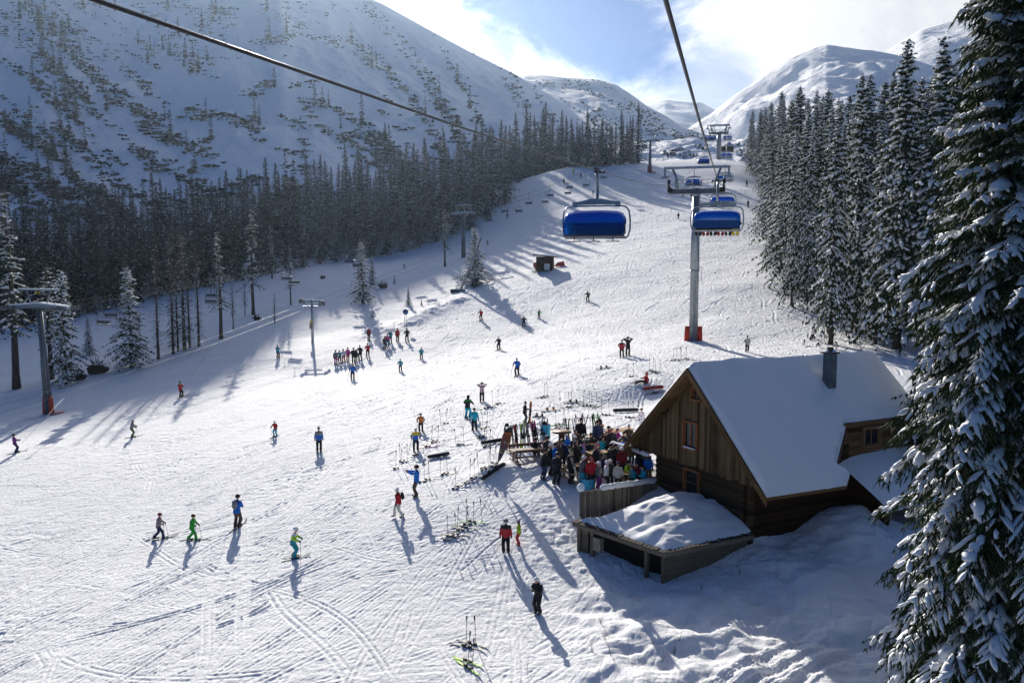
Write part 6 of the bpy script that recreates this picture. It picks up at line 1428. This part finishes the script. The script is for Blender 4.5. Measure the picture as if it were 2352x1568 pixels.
cp_(1399, 1034, 56, 290, 'stand', 'darkred', 'black', 'helmet', 'black', 'standing person in dark red jacket holding a beer by the rear table')
cp_(1379, 1018, 44, 120, 'sit', 'navy', 'black', 'hair', 'orange', 'blond person in navy jacket with a white helmet on the table')
cp_(1408, 1046, 46, 300, 'sit', 'black', 'black', 'helmet', 'black', 'person in black right of the standing dark red jacket')
cp_(1422, 1030, 44, 250, 'sit', 'magenta', 'black', 'hat', 'purple', 'person in magenta jacket seated at the rear right table')
cp_(1428, 1052, 46, 200, 'sit', 'bright', 'black', 'helmet', 'black', 'person in blue jacket hidden partly by the roof edge')
cp_(1446, 1020, 46, 210, 'sit', 'brown', 'black', 'hat', 'grey', 'person in brown fur jacket with grey hat by the roof edge')
cp_(1434, 1038, 44, 210, 'sit', 'dark', 'black', 'hat', 'black', 'person in dark clothes beside the magenta jacket')
cp_(1250, 1058, 54, 60, 'lean', 'darkred', 'black', 'hat', 'black', 'person in dark red jacket sitting sideways near the red brown bench')
cp_(1228, 1052, 46, 20, 'sit', 'black', 'black', 'helmet', 'black', 'person in black seated on the red brown bench')
cp_(1312, 1072, 60, 40, 'stand', 'black', 'black', 'hair', 'black', 'dark haired person behind the tall one with green hat')
cp_(1450, 1066, 50, 180, 'stand', 'black', 'black', 'hat', 'black', 'dark person behind the porch beam')
for (px, py, face, j, t, hd, hc, lab) in ((1256, 1070, 140, 'dark', 'black', 'helmet', 'black', 'person in dark clothes behind the white headband'), (1292, 1078, 200, 'navy', 'black', 'helmet', 'black', 'person in navy jacket behind the tall one with green hat'), (1322, 1082, 150, 'black', 'black', 'hood', 'black', 'hooded person in black behind the knitted jacket'),
  (1370, 1090, 240, 'dark', 'black', 'hat', 'grey', 'person in dark clothes and grey hat behind the red hood'), (1412, 1088, 160, 'black', 'black', 'helmet', 'black', 'person in black behind the beige grey jacket'), (1428, 1096, 200, 'darkred', 'black', 'helmet', 'white', 'person in dark red with white helmet by the porch beam'),
  (1404, 1052, 180, 'black', 'black', 'hair', 'black', 'person in black between the camouflage and dark red jackets'), (1470, 1100, 180, 'black', 'navy', 'hat', 'black', 'person in black standing close to the log wall'), (1334, 1030, 190, 'black', 'black', 'hat', 'black', 'person in black at the back of the long table'), (1372, 1034, 170, 'navy', 'black', 'helmet', 'black', 'person in navy before the half empty rack')):
    cp_(px, py, 70, face, 'stand', j, t, hd, hc, lab)
# ---- tables
def table(px, py, ang, lab, mwood, back=False, l=2.0, grp='picnic tables on the hut terrace'):
    p = hit(px, py); e = empty('picnic_table', tuple(p), R(ang), lab, 'table', grp)
    mb = MB()
    for k in range(5): mb.box((0, (k - 2) * .15, .75), (l, .14, .035))
    mb.build('tabletop', mwood, e)
    for s in (-1, 1):
        mb = MB(); mb.box((0, s * .72, .45), (l, .26, .045)); mb.build('bench_seat', mwood, e)
        if back: mb = MB(); mb.box((0, s * .90, .85), (l, .04, .16)); mb.build('bench_back', mwood, e)
        mb = MB(); x = s * l * .38; mb.box((x, .32, .37), (.07, .1, .78), Matrix.Rotation(R(18), 3, 'X')); mb.box((x, -.32, .37), (.07, .1, .78), Matrix.Rotation(R(-18), 3, 'X')); mb.box((x, 0, .40), (.07, 1.65, .09)); mb.box((x, 0, .70), (.06, .7, .08)); mb.box((x, 0, .04), (.09, 1.9, .08))
        if back: mb.box((x, .88, .65), (.06, .07, .5)); mb.box((x, -.88, .65), (.06, .07, .5))
        mb.build('trestle', mwood, e)
    return e, p
e_, tp = table(1385, 1065, 22, 'light wooden table with a glass of beer in front of the bench row', W_LIGHT)
c_ = tp + Vector((-.3, .1, .77)); mb = MB(); mb.tube([c_, c_ + Vector((0, 0, .20))], [.045, .055], 10); o = mb.build('beer_glass', mat('beer', (.75, .16, .01), .15, spec=.6)); tag(o, 'full glass of amber beer on the light wooden table', 'glass'); mb = MB(); mb.tube([c_ + Vector((0, 0, .201)), c_ + Vector((0, 0, .23))], .055, 10); mb.build('foam', mat('foam', (.8, .75, .62), .8), o)
table(1218, 1058, 20, 'red brown table with back benches beside the feather flag, mostly empty', W_RED, True, 2.6)
table(1344, 1052, 22, 'long wooden table hidden behind the row of seated people', W_LIGHT, False, 3.0)
table(1386, 1024, 20, 'pale wooden table with a white helmet lying on it', W_LIGHT)
e_, tp2 = table(1420, 1012, 20, 'rear wooden table farthest from the camera near the roof edge', W_LIGHT)
table(1330, 1096, 30, 'light wooden bench table between the standing people in front', W_LIGHT)
table(1462, 1112, 30, 'wooden table under the porch beam by the log wall', W_LIGHT)
pq = hit(1386, 1024) + Vector((0, 0, .90)); mb = MB(); mb.ell(pq, (.14, .16, .13), 12, 8); tag(mb.build('helmet', shiny('white')), 'white ski helmet lying on the pale table', 'helmet')
p = hit(1290, 1030); e = empty('round_table', tuple(p), 0, 'round standing table on a thick wooden post behind the blue jacket', 'table'); mb = MB(); mb.tube([(0, 0, 1.05), (0, 0, 1.12)], .62, 20); mb.build('tabletop', W_RED, e); mb = MB(); mb.tube([(0, 0, -.05), (0, 0, 1.05)], .2, 12); mb.build('post', W_RED, e)
def binbag(px, py, w, h, lab):
    p = hit(px, py); e = empty('bag_stand', tuple(p), R(15), lab, 'bin'); mb = MB(); n = 14
    for j, (z, k) in enumerate(((.1, .72), (.35, .95), (.7, .9), (1.0, 1.0))):
        for i in range(n): th = 6.283 * i / n; q = 1 + .07 * math.sin(i * 3.1 + j * 1.7); mb.v.append((w * .5 * k * math.cos(th) * q, w * .4 * k * math.sin(th) * q, h * z))
    for j in range(3):
        for i in range(n): mb.f.append((j * n + i, j * n + (i + 1) % n, (j + 1) * n + (i + 1) % n, (j + 1) * n + i)); mb.m.append(0); mb.sm.append(True)
    mb.f.append(tuple(range(n))); mb.m.append(0); mb.sm.append(False)
    mb.build('bag', mat('cyan_bag', (.02, .42, .62), .35, spec=.5), e); mb = MB(); mb.tube([(w * .5 * math.cos(t_), w * .4 * math.sin(t_), h) for t_ in np.linspace(0, 6.283, 15)], .02, 5)
    for a in (.5, 2.6, 4.7): mb.tube([(w * .5 * math.cos(a), w * .4 * math.sin(a), h), (w * .66 * math.cos(a), w * .55 * math.sin(a), -.02)], .015, 4)
    mb.build('stand', STEEL, e)
binbag(1254, 1014, .62, 1.15, 'tall cyan rubbish bag on a stand beside the left ski rack'); binbag(1351, 1124, .75, .62, 'low cyan rubbish bag at the fence between the red jacket and its left neighbour')
# ---- ski racks
def rack(p, ang, l, lab, seed, n, cols, gname):
    e = empty('ski_rack', tuple(p), R(ang), lab, 'ski rack'); h = 1.35
    for x in (-l / 2, l / 2, 0) if l > 3 else (-l / 2, l / 2):
        mb = MB(); mb.tube([(x, -.55, -.05), (x, 0, h)], .03, 6); mb.tube([(x, .55, -.05), (x, 0, h)], .03, 6); mb.build('leg', STEEL, e)
    mb = MB(); mb.tube([(-l / 2 - .1, 0, h), (l / 2 + .1, 0, h)], .035, 6); mb.tube([(-l / 2, -.28, h * .5), (l / 2, -.28, h * .5)], .022, 5); mb.tube([(-l / 2, .28, h * .5), (l / 2, .28, h * .5)], .022, 5); mb.build('rail', STEEL, e)
    Mw = Matrix.Translation(p) @ Matrix.Rotation(R(ang), 4, 'Z'); g = random.Random(seed)
    for k in range(n):
        x = -l / 2 + l * (k + .5) / n; c = cols[k % len(cols)]; sd = -1 if g.random() < .65 else 1
        for q in (-.045, .045):
            foot = Mw @ Vector((x + q + g.uniform(-.06, .06), sd * g.uniform(.42, .6), 0)); foot.z = zg(foot.x, foot.y) - .02
            top = Mw @ Vector((x + q + g.uniform(-.25, .25), sd * .03, h + .08)); d = (top - foot).normalized(); side_ = (Mw.to_3x3() @ Vector((1, 0, 0))); nrm = side_.cross(d) * 1; nrm = nrm if (Mw.to_3x3() @ Vector((0, sd, 0))).dot(nrm) > 0 else -nrm
            x_ = d.cross(nrm).normalized(); Mr = Matrix((x_, d, x_.cross(d))).transposed()
            ski(foot + d * .84, 0, '%s ski leaning on the %s ski rack' % (c, gname), '%s skis leaning on the %s rack' % (c, gname), c, rot=Mr, s=g.uniform(.92, 1.05))
        if g.random() < .75:
            a = Mw @ Vector((x + .1, -sd * .3, 0)); a.z = zg(a.x, a.y); b = Mw @ Vector((x + g.uniform(-.05, .2), -sd * .02, 1.25)); pole(a, b, 'ski pole leaning on the %s ski rack' % gname, 'poles leaning on the %s rack' % gname, g.choice(['grey', 'black', 'white']))
r1 = (hit(1165, 1030) + hit(1250, 1014)) / 2; r1.z = zg(r1.x, r1.y); rack(r1, 14, 2.75, 'loaded metal ski rack behind the feather flag', 4, 15, ['black', 'white', 'grey', 'darkred', 'black', 'lime', 'white', 'black', 'grey', 'pink', 'dark'], 'loaded left')
r2 = (hit(1305, 1012) + hit(1366, 1000)) / 2; r2.z = zg(r2.x, r2.y) ; rack(r2, 16, 2.5, 'half empty metal ski rack behind the long table', 9, 6, ['black', 'white', 'darkred', 'grey', 'black', 'green'], 'half empty right')
Mw = Matrix.Translation(r2) @ Matrix.Rotation(R(16), 4, 'Z'); mb = MB(); mb.ell(Mw @ Vector((1.2, -.15, 1.0)), (.2, .13, .3), 10, 7); tag(mb.build('backpack', BLACKC), 'black backpack hanging from the right end of the half empty ski rack', 'backpack')
Mw = Matrix.Translation(r1) @ Matrix.Rotation(R(14), 4, 'Z')
for x, c, lab in ((-1.3, BLACK, 'black helmet hanging at the left end of the loaded rack'), (1.25, BLACK, 'black helmet hanging at the right end of the loaded rack')): mb = MB(); mb.ell(Mw @ Vector((x, -.08, 1.42)), (.14, .16, .13), 10, 6); tag(mb.build('helmet', c), lab, 'helmet')
p = hit(1167, 1018); mb = MB(); mb.box(p + Vector((0, 0, .45)), (.28, .08, .42)); o = mb.build('red_sign', shiny('red')); tag(o, 'small red plate on a short stand at the left foot of the loaded rack', 'sign'); mb = MB(); mb.tube([tuple(p), tuple(p + Vector((0, 0, .3)))], .02, 5); mb.build('stand', STEEL, o)
# person behind the rack holds skis upright
q = hit(1215, 972)
for k, c in enumerate(('black', 'orange')):
    d = Vector((.06 + .02 * k, 0, 1)).normalized(); x_ = d.cross(Vector((0, -1, 0))).normalized(); ski(q + d * .84 + Vector((.06 * k, -.03 * k, 0)), 0, 'upright ski held by the person all in black behind the rack', 'skis held upright behind the rack', c, rot=Matrix((x_, d, x_.cross(d))).transposed())
# ---- feather flag
p = hit(1144, 1082); e = empty('feather_flag', tuple(p), R(6), 'dark feather flag with orange panel, bottle pictures and round badge, planted in a mound', 'flag')
pole_px = [(1145, 1060), (1146, 1020), (1152, 990), (1160, 978)]
FL = [(-.02, .55), (.0, .75), (.05, 1.2), (.14, 1.8), (.26, 2.35), (.42, 2.72), (.58, 2.86), (.72, 2.84), (.78, 2.70), (.76, 2.45), (.66, 2.05), (.52, 1.65), (.36, 1.25), (.18, .85), (.04, .6)]
kf = 84 / FOC * p.y / 2.31; FLs = [(x * kf * 1.22, z * kf) for x, z in FL]
mb = MB(); mb.slab([(x, -.01, z) for x, z in FLs], (0, .02, 0)); fm = bpy.data.materials.new('flag_cloth'); fm.use_nodes = True; t = fm.node_tree; b = t.nodes['Principled BSDF']; b.inputs['Roughness'].default_value = .7
c = nd(t, 'ShaderNodeTexCoord'); sp = nd(t, 'ShaderNodeSeparateXYZ'); t.links.new(c.outputs['Object'], sp.inputs[0]); n = nd(t, 'ShaderNodeTexNoise', i_Scale=3.0, i_Detail=3.0); t.links.new(c.outputs['Object'], n.inputs['Vector'])
x = mixc(t, mapr(t, math_n(t, 'ADD', sp.outputs[2], math_n(t, 'MULTIPLY', n.outputs[0], .8)), 1.3, 2.4), (.05, .05, .09), (.22, .06, .025)); x = mixc(t, mapr(t, sp.outputs[2], 2.35 * kf, 2.5 * kf), x, (.02, .018, .02)); t.links.new(x, b.inputs['Base Color'])
cl_ = mb.build('banner', fm, e)
def badge(x, z, r, m, d=.016): mb = MB(); mb.tube([(x * kf, -d, z * kf), (x * kf, -d + .004, z * kf)], r * kf, 18); return mb.build('badge', m, cl_)
mb = MB(); mb.box((.64 * kf, -.018, 2.45 * kf), (.34 * kf, .01, .13 * kf)); mb.build('orange_panel', mat('flag_orange', (.75, .19, .02), .6), cl_)
mb = MB()
for k in range(5): mb.box(((.53 + k * .055) * kf, -.026, 2.45 * kf), (.03 * kf, .006, .07 * kf))
mb.build('panel_lettering', BLACK, cl_)
AM = mat('flag_amber', (.55, .30, .05), .6); LI = mat('flag_lilac', (.30, .26, .34), .6); CRM = mat('flag_cream', (.62, .55, .38), .6)
for x, z, m1 in ((.44, 1.95, LI), (.66, 1.84, AM)):
    mb = MB(); mb.tube([(x * kf, -.016, (z - .28) * kf), (x * kf, -.016, (z + .1) * kf)], [.09 * kf, .09 * kf], 10, sq=.1); mb.tube([(x * kf, -.016, (z + .1) * kf), (x * kf, -.016, (z + .32) * kf)], [.05 * kf, .03 * kf], 8, sq=.15); mb.build('bottle_picture', m1, cl_); badge(x, z - .06, .07, CRM, .03)
badge(.30, 1.30, .15, CRM); badge(.30, 1.30, .11, mat('flag_green', (.10, .16, .05), .6), .022); badge(.30, 1.30, .05, BLACK, .03); mb = MB(); mb.box((.16 * kf, -.016, .98 * kf), (.14 * kf, .01, .06 * kf)); mb.build('red_ribbon', mat('flag_red', (.45, .03, .02), .6), cl_)
mb = MB(); mb.tube([(.0, 0, -.2), (0, 0, .5 * kf), (.0, 0, .8 * kf)] + [(x, 0.005, z) for x, z in FLs[2:8]], .018, 6); mb.build('flag_pole', DKSTEEL, e)
# second flag leaning by the fence
p0 = at(1347, 1170, 40.2); p1 = at(1306, 1028, 41.6); mb = MB(); mb.tube([tuple(p0), tuple(p0.lerp(p1, .45)), tuple(p1)], [.022, .03, .015], 6); o = mb.build('leaning_pole', DKSTEEL); tag(o, 'dark pole with a furled pale banner leaning at the left fence post', 'flagpole')
mb = MB(); mb.tube([tuple(p0.lerp(p1, .38)), tuple(p0.lerp(p1, .7)), tuple(p0.lerp(p1, .98))], [.02, .075, .03], 7, sq=.5); mb.build('furled_banner', patt('furled_cloth', (.35, .27, .25), (.12, .07, .06), (.5, .45, .42), 7), o)
# ---- snowboards and board bags
def board(px, py, ang, lab, c, up=False, tilt=0, L_=1.5, bc=None, soft=False, txt=None):
    p = hit(px, py) + Vector((0, 0, .06)); mb = MB(); n = 14; pts = []
    W = .15 if not soft else .19
    out_ = [(W * math.cos(t_) * (1 if abs(math.sin(t_)) < .0 else 1), (L_ / 2 - W) * (1 if math.sin(t_) >= 0 else -1) + W * math.sin(t_)) for t_ in np.linspace(0, 2 * math.pi, 25)[:-1]]
    if soft: mb.tube([(0, -L_ / 2, .1), (0, -L_ / 2 + .12, .1), (0, L_ / 2 - .12, .1), (0, L_ / 2, .1)], [.1, .17, .17, .1], 12, sq=.8)
    else: mb.prism(out_, 0, .02)
    a = -R(ang); gx, gy = slope(p); d = Vector((math.sin(R(ang)), math.cos(R(ang)), 0)); d.z = gx * d.x + gy * d.y + math.tan(R(tilt)); d.normalize(); nr = Vector((-gx, -gy, 1)).normalized(); x_ = d.cross(nr).normalized()
    o = mb.build('board_bag' if soft else 'snowboard', fmat(c) if soft else shiny(c) if isinstance(c, str) else c); o.matrix_world = Matrix.Translation(p + Vector((0, 0, abs(math.sin(R(tilt))) * L_ * .5))) @ Matrix((x_, d, x_.cross(d))).transposed().to_4x4(); tag(o, lab, 'board bag' if soft else 'snowboard')
    if not soft:
        for s_ in (-.25, .25): mb = MB(); mb.box((0, s_, .06), (.24, .14, .07)); mb.box((-.09, s_, .13), (.05, .16, .16), Matrix.Rotation(R(-15), 3, 'Y')); mb.build('binding', shiny(bc or 'black'), o)
    if txt: text_mesh(txt, .13, 'lettering', mat('pale_letters', (.6, .5, .5), .6), o, (0.19, 0, .1), (R(90), 0, R(90)))
    return o
board(1008, 1050, 95, 'dark rolled board bag lying right of the yellow and blue skier', 'dark', soft=True)
board(1130, 1018, 92, 'dark board bag lying behind the feather flag', 'dark', soft=True)
board(1437, 946, 90, 'long dark board bag alone on the bright snow above the terrace', 'dark', soft=True, L_=1.9)
board(1500, 894, 90, 'red board bag with faint lettering left of the roof edge', 'darkred', soft=True, L_=1.7, txt='GRAVITY')
board(1387, 846, 100, 'black snowboard lying beside two poles in mid piste', 'black')
board(1264, 943, 98, 'pale snowboard with orange bindings', 'grey', bc='orange', L_=1.6)
board(1238, 957, 130, 'grey snowboard lying alone behind the ski rack', 'grey', L_=1.3)
board(1317, 925, 98, 'dark snowboard lying between planted poles', 'black', L_=1.7)
board(1133, 1087, 62, 'large snowboard tilted on the mound under the feather flag', 'black', tilt=5, L_=1.75)
# ---- skis and poles left on the snow: (px, py, bearing, colour, number of pole grips, where)
SETS = [(1022, 973, 85, 'grey', 2, 'alone left of the walking turquoise jacket'), (1111, 938, 88, 'black', 0, 'just right of the turquoise trousers'), (1140, 928, 80, 'grey', 2, 'with two slanting poles right of the pink jacket'), (1255, 911, 100, 'black', 2, 'above the pale snowboard'),
 (1312, 935, 80, 'grey', 2, 'below the dark snowboard'), (1346, 932, 95, 'black', 2, 'right end of the snowboard row, gloves on poles'), (1393, 953, 100, 'black', 2, 'under a pair of poles topped with dark gloves'), (1449, 958, 80, 'red', 3, 'beside the striped suit'),
 (1257, 986, 88, 'black', 0, 'between the two racks, front set'), (1288, 976, 96, 'green', 2, 'between the two racks, rear set'), (1290, 983, 100, 'white', 0, 'between the two racks, pale set'), (1114, 983, 92, 'black', 2, 'below the walking turquoise jacket'), (1107, 1005, 105, 'black', 2, 'below that, left of the board bag'),
 (1119, 1026, 95, 'white', 2, 'in front of the board bag by the flag'), (998, 1015, 88, 'grey', 2, 'right of the yellow and blue skier'), (988, 1025, 100, 'red', 0, 'bright red pair at the yellow and blue skier'), (1057, 1021, 92, 'white', 2, 'white pair halfway to the flag'), (955, 1046, 100, 'white', 0, 'pale pair under the yellow and blue skier'),
 (928, 1060, 92, 'white', 3, 'with a cluster of poles left of the board bag'), (918, 1074, 90, 'white', 2, 'lower pair left of the photographer'), (1022, 1089, 92, 'grey', 2, 'two poles right of the photographer'), (979, 1104, 105, 'grey', 2, 'right behind the photographer'), (1111, 1077, 92, 'white', 2, 'left of the mound'), (1133, 1068, 110, 'black', 2, 'just left of the flag foot'),
 (1081, 1104, 105, 'grey', 2, 'below the tilted snowboard'), (1054, 1120, 120, 'white', 1, 'steeply crossed white pair'), (1077, 1201, 110, 'green', 3, 'upper pair of the cluster by the walking red jacket'), (1062, 1215, 105, 'grey', 2, 'middle pair of that cluster'), (1037, 1236, 100, 'white', 2, 'lowest pale pair of that cluster'), (1040, 1232, 115, 'black', 0, 'dark pair crossing the lowest pale one'),
 (1079, 1482, 118, 'black', 2, 'upper dark pair near the bottom edge'), (1077, 1527, 135, 'lime', 2, 'green tipped pair lowest in the view'), (1449, 865, 85, 'grey', 2, 'beside the sitting red jacket'), (1497, 853, 95, 'grey', 2, 'above the sitting red jacket'), (1512, 857, 90, 'grey', 2, 'at the roof edge above the red board'),
 (1500, 904, 92, 'grey', 2, 'below the red board bag'), (1366, 936, 90, 'grey', 2, 'thin pair right of the snowboard row'), (1552, 828, 90, 'grey', 3, 'behind the ridge left end'), (1572, 826, 90, 'grey', 2, 'behind the roof ridge')]
rg = random.Random(21)
for px, py, br, c, npole, where in SETS:
    p = hit(px, py); d = Vector((math.sin(R(br)), math.cos(R(br)), 0)); n_ = Vector((-d.y, d.x, 0))
    for k in (0, 1):
        q = p + n_ * (.16 * (k - .5) * 2 * rg.uniform(.5, 1.2)) + d * rg.uniform(-.25, .25); q.z = zg(q.x, q.y) + .02 + float(detail(np.array([q.x]), np.array([q.y]))[0])
        ski(q, R(br + rg.uniform(-9, 9)), '%s ski lying on the snow, %s' % (c, where), 'skis lying %s' % where, c, s=rg.uniform(.88, 1.0))
    for k in range(npole):
        q = p + n_ * rg.uniform(-.1, .35) + d * (-.25 + .45 * k + rg.uniform(-.1, .1)); q.z = zg(q.x, q.y) - .06
        pole(q, q + Vector((rg.uniform(-.10, .10), rg.uniform(-.08, .08), 1.2)), 'ski pole planted %s' % where, 'poles planted %s' % where, rg.choice(['dark', 'black', 'brown', 'dark', 'grey']))
# tow sticks and small markers by the beginners' rope
for k, (wi, foot_, lab) in enumerate(((3, (640, 806), 'tow stick rope pulling the person in teal'), (2, (420, 890), 'tow stick rope pulling the person in red'), (1, (50, 1018), 'tow stick rope pulling the person at the far left'))):
    d_ = hit(*[(638, 822), (415, 912), (35, 1040)][k]).y; a = at(foot_[0], foot_[1], d_ + .1); b = [at(685, 728, D0 - 1), at(487, 796, d_ + 5), at(145, 915, d_ + 8)][k]
    mb = MB(); mb.tube([tuple(a), tuple(b)], .012, 4); tag(mb.build('tow_stick', ROPE), lab, 'tow rope')
random.seed(5)
for k in range(14):
    p = hit(905 + k * 24, 752 - k * 13 + random.uniform(-3, 3)); mb = MB(); mb.tube([tuple(p), tuple(p + Vector((0, 0, .9)))], .02, 4); o = mb.build('marker_stake', DKSTEEL); tag(o, 'thin marker stake in the line along the edge of the bright bank', 'stake', 'marker stakes along the bank')
p = hit(932, 752); e = empty('round_sign', tuple(p), 0, 'round blue sign on a double post above the ski class', 'sign'); mb = MB(); mb.tube([(-.12, 0, 0), (-.12, 0, 2.5)], .03, 5); mb.tube([(.12, 0, 0), (.12, 0, 2.5)], .03, 5); mb.build('post', DKSTEEL, e); mb = MB(); mb.tube([(0, -.05, 2.35), (0, -.02, 2.35)], .42, 16); mb.build('panel', mat('sign_blue', (.03, .08, .22), .5), e)
p = hit(1487, 393) ; 
# root plates and brushwood at the left forest edge
for (px, py, s_, lab) in ((225, 858, 1.5, 'dark root plate of a fallen tree right of the big grey tower'), (185, 872, .9, 'smaller dark root clump beside the big root plate'), (880, 662, 1.0, 'dark root plate among the saplings'), (742, 640, .6, 'snowy brush pile below the forest edge'), (590, 735, .7, 'brush pile behind the old stump tree')):
    p = hit(px, py); mb = MB(); g = random.Random(int(px))
    mb.ell(p + Vector((0, 0, s_ * .35)), (s_ * .9, s_ * .4, s_ * .55), 10, 7, fn=lambda v_: v_ * g.uniform(.7, 1.25))
    for q in range(26):
        a = g.uniform(0, 6.28); d = Vector((math.cos(a), g.uniform(-.5, .3), abs(math.sin(a)) * 1.0 + .1)); mb.tube([p + Vector((0, 0, s_ * .3)), p + Vector((0, 0, s_ * .3)) + d * s_ * .7, p + Vector((0, 0, s_ * .3)) + d * s_ * g.uniform(.9, 1.4) + Vector((0, 0, -.1))], [.07, .05, .012], 4)
    o = mb.build('root_plate', mat('root_wood', (.022, .016, .012), .95)); tag(o, lab, 'root plate'); mb = MB(); mb.ell(p + Vector((.1, 0, s_ * .86)), (s_ * .5, s_ * .3, s_ * .10), 9, 5, fn=lambda v_: v_ * g.uniform(.8, 1.2)); mb.build('snow_cap', M_SNOWSOFT, o)
# ------------------------------------------------------------------ air
hz = MB().box((200, 1100, 150), (5200, 3300, 640)).build('haze', [])
hm = bpy.data.materials.new('haze'); hm.use_nodes = True; ht = hm.node_tree
for n in list(ht.nodes): ht.nodes.remove(n)
ho = nd(ht, 'ShaderNodeOutputMaterial'); hv = nd(ht, 'ShaderNodeVolumePrincipled')
hv.inputs['Color'].default_value = (0.62, 0.80, 1.0, 1); hv.inputs['Density'].default_value = 0.00006; hv.inputs['Anisotropy'].default_value = 0.72
ht.links.new(hv.outputs[0], ho.inputs['Volume']); hz.data.materials.append(hm); hz['kind'] = 'stuff'
